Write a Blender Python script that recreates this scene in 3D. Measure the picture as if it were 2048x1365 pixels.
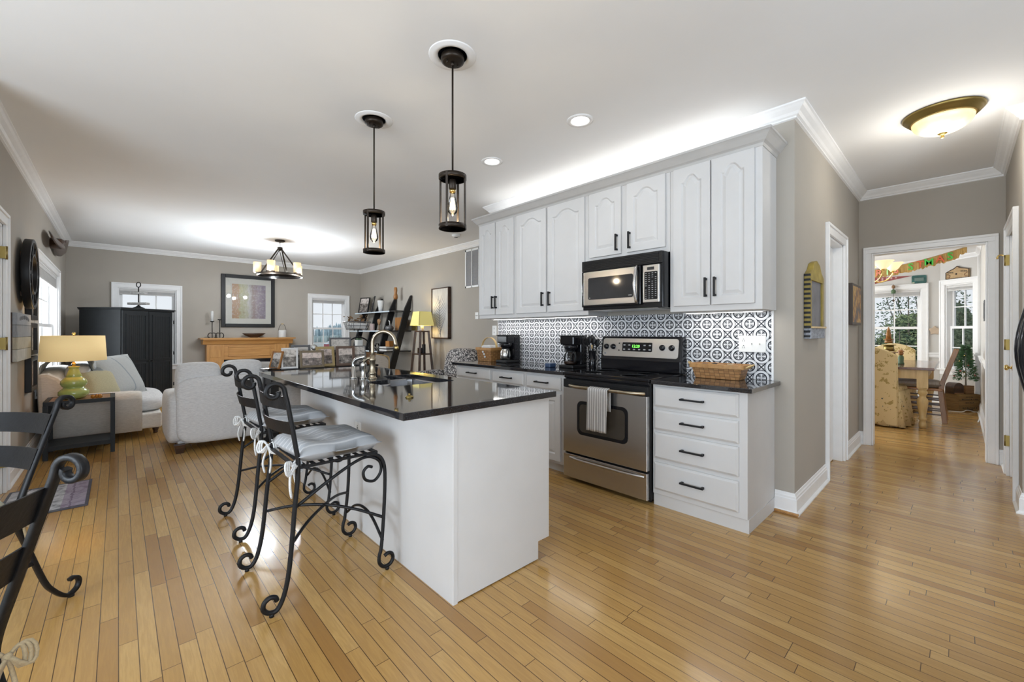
import bpy, bmesh, math, random
from mathutils import Vector, Matrix, Euler
for o in list(bpy.data.objects): bpy.data.objects.remove(o, do_unlink=True)
S = bpy.context.scene
COL = S.collection
PI = math.pi
# ---------------------------------------------------------------- camera
cam_d = bpy.data.cameras.new('camera'); cam = bpy.data.objects.new('camera', cam_d); COL.objects.link(cam)
cam_d.sensor_width = 36.0; cam_d.lens = 840.0 / 2048 * 36.0
cam_d.shift_y = -18.5 / 2048
cam_d.clip_start = 0.02; cam_d.clip_end = 1000
cam.location = (0, 0, 1.23)
cam.rotation_euler = (PI / 2, 0, -math.atan(788 / 840))
S.camera = cam
# ---------------------------------------------------------------- exposure and sky
S.view_settings.view_transform = 'Standard'; S.view_settings.look = 'None'
S.view_settings.exposure = 0.35; S.view_settings.gamma = 1.0
S.view_settings.use_curve_mapping = False
S.cycles.use_denoising = True
S.cycles.max_bounces = 10; S.cycles.diffuse_bounces = 5; S.cycles.glossy_bounces = 5
S.cycles.transmission_bounces = 8; S.cycles.transparent_max_bounces = 12
S.cycles.sample_clamp_indirect = 4.0
S.cycles.caustics_reflective = False; S.cycles.caustics_refractive = False
W = bpy.data.worlds.new('sky'); S.world = W; W.use_nodes = True
wn = W.node_tree.nodes; wl = W.node_tree.links
bg = wn['Background']
tc = wn.new('ShaderNodeTexCoord'); sx = wn.new('ShaderNodeSeparateXYZ'); rp = wn.new('ShaderNodeValToRGB')
wl.new(tc.outputs['Generated'], sx.inputs[0]); wl.new(sx.outputs['Z'], rp.inputs[0]); wl.new(rp.outputs[0], bg.inputs[0])
rp.color_ramp.elements[0].position = 0.0; rp.color_ramp.elements[0].color = (0.90, 0.95, 1.0, 1)
rp.color_ramp.elements[1].position = 0.6; rp.color_ramp.elements[1].color = (0.74, 0.86, 1.0, 1)
bg.inputs[1].default_value = 0.72
# soft daylight of the bright overcast sky, strongest from the open breakfast side
def sun(name, rot, energy, angle, color):
    d = bpy.data.lights.new(name, 'SUN'); d.energy = energy; d.angle = angle; d.color = color
    o = bpy.data.objects.new(name, d); o.rotation_euler = rot; COL.objects.link(o); return o
sun('overcast_daylight', Vector((0.80, 0.52, -0.33)).to_track_quat('-Z', 'Y').to_euler(), 0.25, math.radians(110), (1.0, 0.98, 0.95))

def area(name, loc, direction, sx_, sy_, energy, color=(1, 1, 1)):
    d = bpy.data.lights.new(name, 'AREA'); d.shape = 'RECTANGLE'; d.size = sx_; d.size_y = sy_
    d.energy = energy; d.color = color
    o = bpy.data.objects.new(name, d); o.location = loc
    o.rotation_euler = Vector(direction).to_track_quat('-Z', 'Y').to_euler(); COL.objects.link(o); return o
# added fill lights on breakfast side and behind camera; daylight at the living window
def daylight():
    area('nook_fill_light', (-3.15, .9, 1.35), (1, 0, .55), 3.2, 1.9, 160, (.76, .875, 1.0))
    area('back_fill_light', (.3, -3.15, 1.35), (0, 1, .55), 3.4, 2.0, 135, (.76, .875, 1.0))
    area('living_window_daylight', (-.84, 7.83, 1.33), (1, 0, 0), 2.1, 1.36, 55, (.88, .95, 1.0))
daylight()
def point(name, loc, energy, color=(1, 0.8, 0.55), r=0.03):
    d = bpy.data.lights.new(name, 'POINT'); d.energy = energy; d.color = color; d.shadow_soft_size = r
    o = bpy.data.objects.new(name, d); o.location = loc; COL.objects.link(o); return o
def spot(name, loc, energy, color=(1, 0.95, 0.88), ang=130, r=0.07, blend=0.8):
    d = bpy.data.lights.new(name, 'SPOT'); d.energy = energy; d.color = color; d.shadow_soft_size = r
    d.spot_size = math.radians(ang); d.spot_blend = blend
    o = bpy.data.objects.new(name, d); o.location = loc; COL.objects.link(o); return o

# ---------------------------------------------------------------- mesh helpers
class MB:
    """collects shapes for ONE mesh"""
    def __init__(s): s.v = []; s.f = []; s.sm = []; s.mi = []; s.m = 0
    def add(s, vs, fs, smooth=False):
        b = len(s.v); s.v += [tuple(p) for p in vs]
        for f in fs: s.f.append(tuple(b + i for i in f)); s.sm.append(smooth); s.mi.append(s.m)
    def box(s, a, b):
        x0, y0, z0 = [min(a[i], b[i]) for i in range(3)]; x1, y1, z1 = [max(a[i], b[i]) for i in range(3)]
        s.add([(x0,y0,z0),(x1,y0,z0),(x1,y1,z0),(x0,y1,z0),(x0,y0,z1),(x1,y0,z1),(x1,y1,z1),(x0,y1,z1)],
              [(0,3,2,1),(4,5,6,7),(0,1,5,4),(1,2,6,5),(2,3,7,6),(3,0,4,7)])
        return s
    def bbox(s, a, b, r):
        """box with chamfered edges"""
        bm = bmesh.new(); bmesh.ops.create_cube(bm, size=1)
        for v in bm.verts: v.co = Vector([(a[i] + b[i]) / 2 + v.co[i] * abs(b[i] - a[i]) for i in range(3)])
        bmesh.ops.bevel(bm, geom=bm.edges[:], offset=r, segments=2, profile=0.5, affect='EDGES')
        s.frombm(bm); return s
    def frombm(s, bm, smooth=False):
        bm.verts.index_update()
        s.add([v.co[:] for v in bm.verts], [[v.index for v in f.verts] for f in bm.faces], smooth); bm.free(); return s
    def obox(s, c, size, rz=0, rx=0, ry=0):
        M = Matrix.Translation(c) @ Euler((rx, ry, rz)).to_matrix().to_4x4()
        h = [q / 2 for q in size]
        vs = [M @ Vector((i * h[0], j * h[1], k * h[2])) for k in (-1, 1) for (i, j) in ((-1,-1),(1,-1),(1,1),(-1,1))]
        s.add(vs, [(0,3,2,1),(4,5,6,7),(0,1,5,4),(1,2,6,5),(2,3,7,6),(3,0,4,7)]); return s
    def beam(s, p, q, w, t, up=(0, 0, 1)):
        """rectangular bar from p to q"""
        p = Vector(p); q = Vector(q); d = (q - p).normalized(); u = Vector(up)
        a = d.cross(u)
        if a.length < 1e-5: a = d.cross(Vector((1, 0, 0)))
        a.normalize(); b = a.cross(d).normalized()
        vs = [P + a * (i * w / 2) + b * (j * t / 2) for P in (p, q) for (i, j) in ((-1,-1),(1,-1),(1,1),(-1,1))]
        s.add(vs, [(0,3,2,1),(4,5,6,7),(0,1,5,4),(1,2,6,5),(2,3,7,6),(3,0,4,7)]); return s
    def lathe(s, prof, n=24, c=(0, 0, 0), axis='z', smooth=True, sq=1.0):
        """profile list of (r, h); closed at ends when r==0"""
        vs = []; fs = []
        for (r, h) in prof:
            for k in range(n):
                a = 2 * PI * k / n; x, y = r * math.cos(a), r * math.sin(a) * sq
                p = {'z': (x, y, h), 'x': (h, x, y), 'y': (y, h, x)}[axis]
                vs.append((c[0] + p[0], c[1] + p[1], c[2] + p[2]))
        for i in range(len(prof) - 1):
            for k in range(n):
                a, b = i * n + k, i * n + (k + 1) % n
                fs.append((a, b, b + n, a + n))
        if prof[0][0] > 1e-6: fs.append(tuple(range(n))[::-1])
        if prof[-1][0] > 1e-6: fs.append(tuple((len(prof) - 1) * n + k for k in range(n)))
        s.add(vs, fs, smooth); return s
    def bar(s, path, w, t, side):
        """flat bar: width w along the fixed side vector, thickness t across the path"""
        P = [Vector(p) for p in path]; m = len(P); sd = Vector(side); vs = []; fs = []
        for i in range(m):
            T = (P[min(i + 1, m - 1)] - P[max(i - 1, 0)]).normalized(); nn = T.cross(sd).normalized()
            for (a, b) in ((-1, -.6), (-.8, -1), (.8, -1), (1, -.6), (1, .6), (.8, 1), (-.8, 1), (-1, .6)): vs.append(P[i] + sd * (a * w / 2) + nn * (b * t / 2))
        for i in range(m - 1):
            for k in range(8): a = i * 8 + k; b = i * 8 + (k + 1) % 8; fs.append((a, b, b + 8, a + 8))
        s.add(vs, fs, True); s.add([vs[k] for k in range(8)], [tuple(range(8))[::-1]]); s.add(vs[-8:], [tuple(range(8))]); return s
    def cyl(s, p, q, r, n=16, r2=None, smooth=True):
        return s.tube([p, q], [r, r if r2 is None else r2], n, smooth)
    def tube(s, path, r, n=8, smooth=True, flat=None):
        P = [Vector(p) for p in path]; m = len(P)
        R = r if isinstance(r, (list, tuple)) else [r] * m
        T = []
        for i in range(m):
            t = P[min(i + 1, m - 1)] - P[max(i - 1, 0)]
            T.append(t.normalized() if t.length > 1e-9 else Vector((0, 0, 1)))
        u = T[0].cross(Vector((0, 0, 1)))
        if u.length < 1e-3: u = T[0].cross(Vector((0, 1, 0)))
        u.normalize(); vs = []; fs = []
        for i in range(m):
            if i: u = (u - T[i] * u.dot(T[i])).normalized()
            w = T[i].cross(u)
            for k in range(n):
                a = 2 * PI * k / n
                vs.append(P[i] + (u * math.cos(a) + w * math.sin(a)) * R[i])
        for i in range(m - 1):
            for k in range(n):
                a, b = i * n + k, i * n + (k + 1) % n
                fs.append((a, b, b + n, a + n))
        fs.append(tuple(range(n))[::-1]); fs.append(tuple((m - 1) * n + k for k in range(n)))
        s.add(vs, fs, smooth); return s
    def ball(s, c, r, n=16, m=10, sc=(1, 1, 1)):
        prof = [(math.sin(PI * i / m), -math.cos(PI * i / m)) for i in range(m + 1)]
        b = len(s.v); s.lathe([(max(p[0], 1e-7) * r, p[1] * r) for p in prof], n)
        for i in range(b, len(s.v)):
            v = s.v[i]; s.v[i] = (c[0] + v[0] * sc[0], c[1] + v[1] * sc[1], c[2] + v[2] * sc[2])
        return s
    def prism(s, pts, a, b, axis='x', smooth=False):
        """extrude 2-D outline: axis x -> pts are (y,z); y -> (x,z); z -> (x,y)"""
        n = len(pts)
        def P(p, h): return {'x': (h, p[0], p[1]), 'y': (p[0], h, p[1]), 'z': (p[0], p[1], h)}[axis]
        vs = [P(p, a) for p in pts] + [P(p, b) for p in pts]
        fs = [tuple(range(n)), tuple(range(n, 2 * n))[::-1]] + [(i, i + n, (i + 1) % n + n, (i + 1) % n) for i in range(n)]
        s.add(vs, fs, smooth); return s
    def quad(s, a, b, c, d): s.add([a, b, c, d], [(0, 1, 2, 3)]); return s
    def sweep(s, prof, path, closed=False):
        """moulding: prof (out, up) offsets; path list of (pos, outdir) mitred frames"""
        n = len(prof); vs = []; fs = []
        for (p, o) in path:
            for (a, b) in prof: vs.append((p[0] + o[0] * a, p[1] + o[1] * a, p[2] + b))
        for i in range(len(path) - 1):
            for k in range(n):
                k2 = (k + 1) % n
                fs.append((i * n + k, i * n + k2, (i + 1) * n + k2, (i + 1) * n + k))
        fs.append(tuple(range(n))); fs.append(tuple((len(path) - 1) * n + k for k in range(n))[::-1])
        s.add(vs, fs); return s
    def xform(s, M, start=0):
        for i in range(start, len(s.v)): s.v[i] = tuple(M @ Vector(s.v[i]))
        return s

def fix_normals(me):
    bm = bmesh.new(); bm.from_mesh(me); bmesh.ops.recalc_face_normals(bm, faces=bm.faces); bm.to_mesh(me); bm.free()

def build(name, mb, mats, parent=None, world=True, bevel=0, subsurf=0, loc=None, label=None, kind=None, solid=0):
    """links the collected shapes as ONE mesh object; world=True: shapes were given in world coordinates"""
    off = Vector((0, 0, 0))
    if parent is not None and world:
        q = parent
        while q is not None: off += q.location; q = q.parent
    if loc is not None: off += Vector(loc)
    me = bpy.data.meshes.new(name)
    me.from_pydata([(v[0] - off.x, v[1] - off.y, v[2] - off.z) for v in mb.v] if world else mb.v, [], mb.f)
    if not isinstance(mats, (list, tuple)): mats = [mats]
    for m in mats: me.materials.append(m)
    me.polygons.foreach_set('use_smooth', mb.sm); me.polygons.foreach_set('material_index', mb.mi)
    fix_normals(me); me.update()
    o = bpy.data.objects.new(name, me); COL.objects.link(o)
    if parent is not None: o.parent = parent
    if loc is not None: o.location = loc
    if bevel:
        m = o.modifiers.new('bevel', 'BEVEL'); m.width = bevel; m.segments = 2; m.limit_method = 'ANGLE'; m.angle_limit = math.radians(40)
    if solid:
        m = o.modifiers.new('solid', 'SOLIDIFY'); m.thickness = solid
    if subsurf:
        m = o.modifiers.new('sub', 'SUBSURF'); m.levels = subsurf; m.render_levels = subsurf
    if label: o['label'] = label
    if kind: o['kind'] = kind
    return o
def thing(name, label, cat, loc=(0, 0, 0), rz=0, group=None):
    o = bpy.data.objects.new(name, None); COL.objects.link(o); o.empty_display_size = 0.05
    o.location = loc; o.rotation_euler = (0, 0, rz); o['label'] = label; o['category'] = cat
    if group: o['group'] = group
    return o
def tag(o, label, cat, group=None):
    o['label'] = label; o['category'] = cat
    if group: o['group'] = group
    return o
def struct(name, mb, mats, bevel=0, parent=None):
    o = build(name, mb, mats, parent, bevel=bevel)
    o['kind'] = 'structure'; return o
def dup(o, parent=None):
    c = o.copy(); COL.objects.link(c)
    if parent is not None: c.parent = parent
    for ch in [x for x in bpy.data.objects if x.parent == o]: dup(ch, c)
    return c
def text_mb(body, size, depth=0.002, fat=0.0):
    """letters as a mesh lying in local XZ, facing -Y"""
    cu = bpy.data.curves.new('t', 'FONT'); cu.body = body; cu.size = size; cu.extrude = depth / 2; cu.offset = fat
    cu.align_x = 'CENTER'; cu.align_y = 'CENTER'; cu.resolution_u = 2
    ob = bpy.data.objects.new('t', cu); COL.objects.link(ob)
    dg = bpy.context.evaluated_depsgraph_get(); me = bpy.data.meshes.new_from_object(ob.evaluated_get(dg))
    mb = MB(); mb.add([(v.co.x, -v.co.z, v.co.y) for v in me.vertices], [tuple(p.vertices) for p in me.polygons])
    bpy.data.objects.remove(ob); bpy.data.meshes.remove(me); return mb
def spiral(cx, cz, r0, r1, a0, a1, n=22):
    return [(cx + (r0 + (r1 - r0) * i / n) * math.cos(a0 + (a1 - a0) * i / n),
             cz + (r0 + (r1 - r0) * i / n) * math.sin(a0 + (a1 - a0) * i / n)) for i in range(n + 1)]
def smooth_path(pts, k=6):
    """Catmull-Rom through points"""
    P = [Vector(p) for p in pts]; P = [P[0] * 2 - P[1]] + P + [P[-1] * 2 - P[-2]]; out = []
    for i in range(1, len(P) - 2):
        for j in range(k):
            t = j / k
            out.append(0.5 * ((2 * P[i]) + (-P[i-1] + P[i+1]) * t + (2*P[i-1] - 5*P[i] + 4*P[i+1] - P[i+2]) * t*t + (-P[i-1] + 3*P[i] - 3*P[i+1] + P[i+2]) * t**3))
    out.append(P[-2]); return out

# ---------------------------------------------------------------- materials
class E:
    """tiny expression builder over Math nodes"""
    def __init__(s, nt, sock): s.nt = nt; s.k = sock
    def _op(s, op, *o):
        n = s.nt.nodes.new('ShaderNodeMath'); n.operation = op
        for i, q in enumerate((s,) + o):
            if isinstance(q, E): s.nt.links.new(q.k, n.inputs[i])
            else: n.inputs[i].default_value = q
        return E(s.nt, n.outputs[0])
    def __add__(s, o): return s._op('ADD', o)
    def __sub__(s, o): return s._op('SUBTRACT', o)
    def __mul__(s, o): return s._op('MULTIPLY', o)
    def __truediv__(s, o): return s._op('DIVIDE', o)
    def __lt__(s, o): return s._op('LESS_THAN', o)
    def __gt__(s, o): return s._op('GREATER_THAN', o)
    def floor(s): return s._op('FLOOR')
    def fract(s): return s._op('FRACT')
    def abs(s): return s._op('ABSOLUTE')
    def sqrt(s): return s._op('SQRT')
    def sin(s): return s._op('SINE')
    def mod(s, o): return s._op('FLOORED_MODULO', o)
    def min(s, o): return s._op('MINIMUM', o)
    def max(s, o): return s._op('MAXIMUM', o)
    def atan2(s, o): return s._op('ARCTAN2', o)
    def inv(s): return s * -1.0 + 1.0
def new_mat(name):
    m = bpy.data.materials.new(name); m.use_nodes = True
    return m, m.node_tree, m.node_tree.nodes['Principled BSDF']
def lnk(nt, a, b): nt.links.new(a, b)
def setc(b, **k):
    names = {'rough': 'Roughness', 'metal': 'Metallic', 'spec': 'Specular IOR Level', 'trans': 'Transmission Weight', 'ior': 'IOR',
             'coat': 'Coat Weight', 'coatr': 'Coat Roughness', 'alpha': 'Alpha', 'sheen': 'Sheen Weight', 'emis': 'Emission Strength', 'sss': 'Subsurface Weight'}
    for q, v in k.items(): b.inputs[names[q]].default_value = v
def noise(nt, scale, detail=4, rough=0.55, vec=None, sc=None):
    n = nt.nodes.new('ShaderNodeTexNoise'); n.inputs['Scale'].default_value = scale
    n.inputs['Detail'].default_value = detail; n.inputs['Roughness'].default_value = rough
    if vec is None:
        t = nt.nodes.new('ShaderNodeTexCoord'); vec = t.outputs['Object']
    if sc:
        mp = nt.nodes.new('ShaderNodeMapping'); mp.inputs['Scale'].default_value = sc; lnk(nt, vec, mp.inputs[0]); vec = mp.outputs[0]
    lnk(nt, vec, n.inputs['Vector']); return n
def ramp(nt, fac, stops):
    r = nt.nodes.new('ShaderNodeValToRGB'); cr = r.color_ramp
    while len(cr.elements) < len(stops): cr.elements.new(0.5)
    for e, (p, c) in zip(cr.elements, stops): e.position = p; e.color = (c[0], c[1], c[2], 1)
    lnk(nt, fac, r.inputs[0]); return r.outputs[0]
def mixc(nt, fac, a, b, blend='MIX'):
    n = nt.nodes.new('ShaderNodeMix'); n.data_type = 'RGBA'; n.blend_type = blend
    for i, q in ((0, fac), (6, a), (7, b)):
        if hasattr(q, 'k'): q = q.k
        if isinstance(q, (int, float)): n.inputs[i].default_value = q
        elif isinstance(q, (tuple, list)): n.inputs[i].default_value = (q[0], q[1], q[2], 1)
        else: lnk(nt, q, n.inputs[i])
    return n.outputs[2]
def bump(nt, b, h, strength=0.2, dist=0.01):
    n = nt.nodes.new('ShaderNodeBump'); n.inputs['Strength'].default_value = strength; n.inputs['Distance'].default_value = dist
    lnk(nt, h, n.inputs['Height']); lnk(nt, n.outputs[0], b.inputs['Normal'])
def plain(name, c, rough=0.5, metal=0.0, var=0.06, scale=12, bmp=0.0, bscale=60, **k):
    m, nt, b = new_mat(name); setc(b, rough=rough, metal=metal, **k)
    n = noise(nt, scale)
    col = ramp(nt, n.outputs[0], [(0.3, [q * (1 - var) for q in c]), (0.7, [min(q * (1 + var), 1) for q in c])])
    lnk(nt, col, b.inputs['Base Color'])
    if bmp: bump(nt, b, noise(nt, bscale, 3).outputs[0], bmp)
    return m
def emit(name, c, strength, base=None):
    m, nt, b = new_mat(name); b.inputs['Base Color'].default_value = (*(base or c), 1)
    b.inputs['Emission Color'].default_value = (*c, 1); setc(b, emis=strength, rough=0.5); return m
def woodm(name, c1, c2, rough=0.4, sc=(3, 40, 40), **k):
    m, nt, b = new_mat(name); setc(b, rough=rough, **k)
    n = noise(nt, 1.0, 6, 0.6, sc=sc)
    lnk(nt, ramp(nt, n.outputs[0], [(0.3, c1), (0.68, c2)]), b.inputs['Base Color']); bump(nt, b, n.outputs[0], 0.08)
    return m
def fabric(name, c, c2=None, sc=(160, 160, 160), rough=0.95, bmp=0.25):
    m, nt, b = new_mat(name); setc(b, rough=rough, spec=0.15, sheen=0.2)
    n = noise(nt, 1.0, 3, 0.7, sc=sc); c2 = c2 or [q * 0.78 for q in c]
    lnk(nt, ramp(nt, n.outputs[0], [(0.35, c2), (0.65, c)]), b.inputs['Base Color']); bump(nt, b, n.outputs[0], bmp, 0.004)
    return m
def objxyz(nt):
    t = nt.nodes.new('ShaderNodeTexCoord'); s = nt.nodes.new('ShaderNodeSeparateXYZ'); lnk(nt, t.outputs['Object'], s.inputs[0])
    return [E(nt, s.outputs[i]) for i in range(3)]
def comb(nt, x, y, z=0.0):
    n = nt.nodes.new('ShaderNodeCombineXYZ')
    for i, q in enumerate((x, y, z)):
        if isinstance(q, E): lnk(nt, q.k, n.inputs[i])
        else: n.inputs[i].default_value = q
    return n.outputs[0]
def wnoise(nt, vec):
    n = nt.nodes.new('ShaderNodeTexWhiteNoise'); n.noise_dimensions = '3D'; lnk(nt, vec, n.inputs['Vector']); return n

def floor_mat():
    m, nt, b = new_mat('oak_strip_floor'); X, Y, Z = objxyz(nt)
    w = 0.0572
    u = X / w; row = u.floor(); fu = u.fract()
    r1 = E(nt, wnoise(nt, comb(nt, row, 3.7)).outputs['Value'])
    L = r1 * 0.45 + 0.55
    vv = Y / L + r1 * 17.0; cell = vv.floor(); fv = vv.fract()
    wn_ = wnoise(nt, comb(nt, row, cell, 1.3)); t = E(nt, wn_.outputs['Value'])
    gv = comb(nt, X * 30.0 + t * 40.0, Y * 2.2 + t * 90.0, t * 20.0)
    g1 = noise(nt, 1.0, 5, 0.6, vec=gv)
    gv2 = comb(nt, X * 260.0, Y * 9.0 + t * 50.0, t * 9.0); g2 = noise(nt, 1.0, 3, 0.6, vec=gv2)
    ring = (E(nt, g1.outputs[0]) * 38.0).sin() * 0.5 + 0.5
    base = ramp(nt, t.k, [(0.0, (0.345, 0.175, 0.045)), (0.2, (0.455, 0.258, 0.072)), (0.65, (0.54, 0.320, 0.095)), (1.0, (0.62, 0.395, 0.135))])
    c = mixc(nt, (ring * 0.26).k, base, (0.26, 0.13, 0.042))
    c = mixc(nt, (E(nt, g2.outputs[0]) * 0.42).k, c, (0.28, 0.145, 0.045))
    big = noise(nt, 1.6, 2); c = mixc(nt, (E(nt, big.outputs[0]) * 0.25).k, c, (0.50, 0.30, 0.13))
    seam = ((fu < 0.05).max((fv * L) < 0.0025))
    c = mixc(nt, seam * 0.9, c, (0.05, 0.024, 0.01))
    lnk(nt, c, b.inputs['Base Color'])
    rr = E(nt, noise(nt, 7.0, 3).outputs[0]) * 0.14 + 0.15
    lnk(nt, rr.k, b.inputs['Roughness']); setc(b, spec=0.5, coat=0.25, coatr=0.12)
    wav = noise(nt, 1.0, 2, 0.5, vec=comb(nt, X * 24.0, Y * 3.0))
    h = E(nt, wav.outputs[0]) * 0.6 + (seam.inv()) * 0.25 + E(nt, g2.outputs[0]) * 0.05
    bump(nt, b, h.k, 0.22, 0.004)
    return m
def tile_mat():
    """black and white medallion tiles: circles on a diagonal lattice with star squares between"""
    m, nt, b = new_mat('medallion_tile'); X, Y, Z = objxyz(nt)
    h = 0.0752; hz = 0.0768
    u = (Y - 1.334) / h + 100.5; v = (Z - 1.287) / hz + 100.5
    par = (u.floor() + v.floor()).mod(2.0)         # 0 on circle cells
    fu = u.fract() - 0.5; fv = v.fract() - 0.5
    r = (fu * fu + fv * fv).sqrt(); a = fv.atan2(fu)
    ring = (r > 0.375) * (r < 0.475)
    pet = ((a * 4.0).sin().abs() > 0.80) * (r > 0.10) * (r < 0.36)
    cross = ((a * 2.0).sin().abs() > 0.94) * (r < 0.37)
    dots = ((a * 8.0).sin() > 0.45) * (r > 0.24) * (r < 0.34)
    thin = (r > 0.62) * (r < 0.645)
    circ = ring.max(cross).max(pet * 0.75).max(thin * 0.5)
    au = fu.abs(); av = fv.abs()
    d1 = ((au - 1.0) * (au - 1.0) + fv * fv).sqrt(); d2 = ((av - 1.0) * (av - 1.0) + fu * fu).sqrt(); d = d1.min(d2)
    edge = (d > 0.685) * (d < 0.75)
    diag = ((au - av).abs() < 0.06) * (d > 0.735)
    ctr = (r < 0.075)
    leaf = (au * av > 0.018) * (au * av < 0.034) * (d > 0.77)
    thin2 = (d > 0.62) * (d < 0.645)
    star = edge.max(diag).max(ctr).max(leaf).max(thin2 * 0.5)
    k = circ * par.inv() + star * par
    c = mixc(nt, k, (0.74, 0.75, 0.77), (0.010, 0.012, 0.020))
    lnk(nt, c, b.inputs['Base Color']); setc(b, rough=0.4, spec=.25); return m
def granite(name):
    m, nt, b = new_mat(name); setc(b, rough=0.06, spec=0.75, coat=0.4, coatr=0.03)
    n = noise(nt, 260, 2, 0.6); v = noise(nt, 40, 3)
    c = ramp(nt, n.outputs[0], [(0.50, (0.010, 0.010, 0.012)), (0.66, (0.045, 0.045, 0.052)), (0.8, (0.13, 0.12, 0.11))])
    lnk(nt, c, b.inputs['Base Color']); return m
def steel(name, c=(0.62, 0.61, 0.60), rough=0.27, sc=(400, 3, 3), aniso=0.6):
    m, nt, b = new_mat(name); setc(b, rough=rough, metal=1.0)
    n = noise(nt, 1.0, 3, 0.6, sc=sc)
    lnk(nt, ramp(nt, n.outputs[0], [(0.3, [q * 0.93 for q in c]), (0.7, c)]), b.inputs['Base Color'])
    bump(nt, b, n.outputs[0], 0.03, 0.002); return m
def glassm(name, tint=(1, 1, 1), rough=0.0, refl=0.08):
    """thin clear pane: see-through with a weak mirror"""
    m, nt, b = new_mat(name); out = nt.nodes['Material Output']
    t = nt.nodes.new('ShaderNodeBsdfTransparent'); t.inputs[0].default_value = (*tint, 1)
    g = nt.nodes.new('ShaderNodeBsdfGlossy'); g.inputs['Roughness'].default_value = max(rough, 0.02)
    f = nt.nodes.new('ShaderNodeFresnel'); f.inputs[0].default_value = 1.35
    mx = nt.nodes.new('ShaderNodeMixShader'); lnk(nt, (E(nt, f.outputs[0]) * (refl / .08)).k, mx.inputs[0]); lnk(nt, t.outputs[0], mx.inputs[1]); lnk(nt, g.outputs[0], mx.inputs[2])
    lnk(nt, mx.outputs[0], out.inputs[0]); return m
def stripes(name, c1, c2, axis, period, duty=0.5, rough=0.9, bmp=0.0):
    m, nt, b = new_mat(name); q = objxyz(nt)[axis]; setc(b, rough=rough, spec=0.2)
    n = noise(nt, 40, 3); k = ((q / period).fract() < duty)
    c = mixc(nt, k, c1, c2); c = mixc(nt, (E(nt, n.outputs[0]) * 0.25).k, c, [w * 0.8 for w in c1]); lnk(nt, c, b.inputs['Base Color'])
    if bmp: bump(nt, b, n.outputs[0], bmp)
    return m
def weave(name, c1, c2, dark):
    m, nt, b = new_mat(name); X, Y, Z = objxyz(nt); setc(b, rough=0.5, coat=0.15)
    t = (X + Y) / 0.034; r = Z / 0.021
    ch = (t.floor() + r.floor()).mod(2.0)
    edge = (t.fract() < 0.08).max(r.fract() < 0.14)
    n = noise(nt, 90, 3)
    c = mixc(nt, ch, c1, c2); c = mixc(nt, (E(nt, n.outputs[0]) * 0.4).k, c, [q * 0.6 for q in c1]); c = mixc(nt, edge * 0.75, c, dark)
    lnk(nt, c, b.inputs['Base Color']); bump(nt, b, (ch * 0.5 + edge.inv() * 0.5).k, 0.5, 0.004); return m
def photo_mat(name, seed, horizon=0.5, warm=1.0):
    """faded black-and-white print"""
    m, nt, b = new_mat(name); X, Y, Z = objxyz(nt); setc(b, rough=0.25)
    n1 = noise(nt, 1.0, 3, 0.6, vec=comb(nt, X * 22.0 + seed * 7.3, Y * 22.0, Z * 22.0 + seed))
    n2 = noise(nt, 1.0, 2, 0.6, vec=comb(nt, X * 60.0 + seed, Y * 60.0, Z * 70.0))
    up = (Z - horizon)
    k = E(nt, n1.outputs[0]) * 0.9 + E(nt, n2.outputs[0]) * 0.4 - 0.18 + (up > 0.0) * 0.28
    c = ramp(nt, k.k, [(0.25, (0.02, 0.019, 0.018)), (0.5, (0.17 * warm, 0.155, 0.14)), (0.8, (0.60 * warm, 0.56, 0.52))])
    lnk(nt, c, b.inputs['Base Color']); return m

M = {}
M['wall'] = plain('greige_wall_paint', (0.405, 0.372, 0.325), 0.85, var=0.02, scale=3, bmp=0.03, bscale=220)
M['wall_d'] = plain('pale_grey_wall_paint', (0.60, 0.58, 0.55), 0.85, var=0.02, scale=3)
M['ceil'] = plain('white_ceiling_paint', (0.875, 0.885, 0.895), 0.9, var=0.012, scale=2, bmp=0.03, bscale=150)
M['trim'] = plain('white_trim_paint', (0.84, 0.84, 0.84), 0.4, var=0.02)
M['cab'] = plain('white_cabinet_paint', (0.64, 0.635, 0.63), 0.5, spec=.3, var=0.02, scale=6)
M['crownc'] = plain('grey_white_crown_paint', (0.50, 0.49, 0.475), 0.5, var=0.03)
M['floor'] = floor_mat(); M['tile'] = tile_mat()
M['granite'] = granite('black_granite')
M['steel'] = steel('brushed_stainless', sc=(3, 3, 400)); M['steel_h'] = steel('brushed_stainless_horizontal', (0.60, 0.59, 0.58), 0.3, (3, 3, 300))
M['chrome'] = steel('chrome', (0.56, 0.55, 0.53), 0.2, (20, 20, 20)); M['nickel'] = steel('warm_nickel', (0.36, 0.30, 0.215), 0.3, (30, 30, 30))
M['black'] = plain('black_gloss', (0.008, 0.008, 0.010), 0.12, var=0.1, spec=.4); M['blackm'] = plain('black_matt', (0.010, 0.010, 0.011), 0.45, var=0.15, spec=.3)
M['iron'] = plain('black_wrought_iron', (0.008, 0.008, 0.009), 0.42, spec=.28, var=0.25, scale=40, bmp=0.08, bscale=90)
M['bronze'] = plain('dark_oiled_bronze', (0.030, 0.022, 0.016), 0.4, metal=0.6, var=0.2)
M['brass'] = steel('polished_brass', (0.80, 0.58, 0.22), 0.18, (20, 20, 20)); M['brass_old'] = steel('aged_brass', (0.30, 0.22, 0.075), 0.42, (20, 20, 20))
M['glass'] = glassm('clear_glass'); M['pane'] = glassm('window_glass', refl=.03)
M['white'] = plain('white_plastic', (0.80, 0.80, 0.78), 0.35, var=0.02)
M['charcoal'] = plain('charcoal_paint', (0.015, 0.017, 0.019), 0.5, var=0.12, spec=.3)
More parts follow.
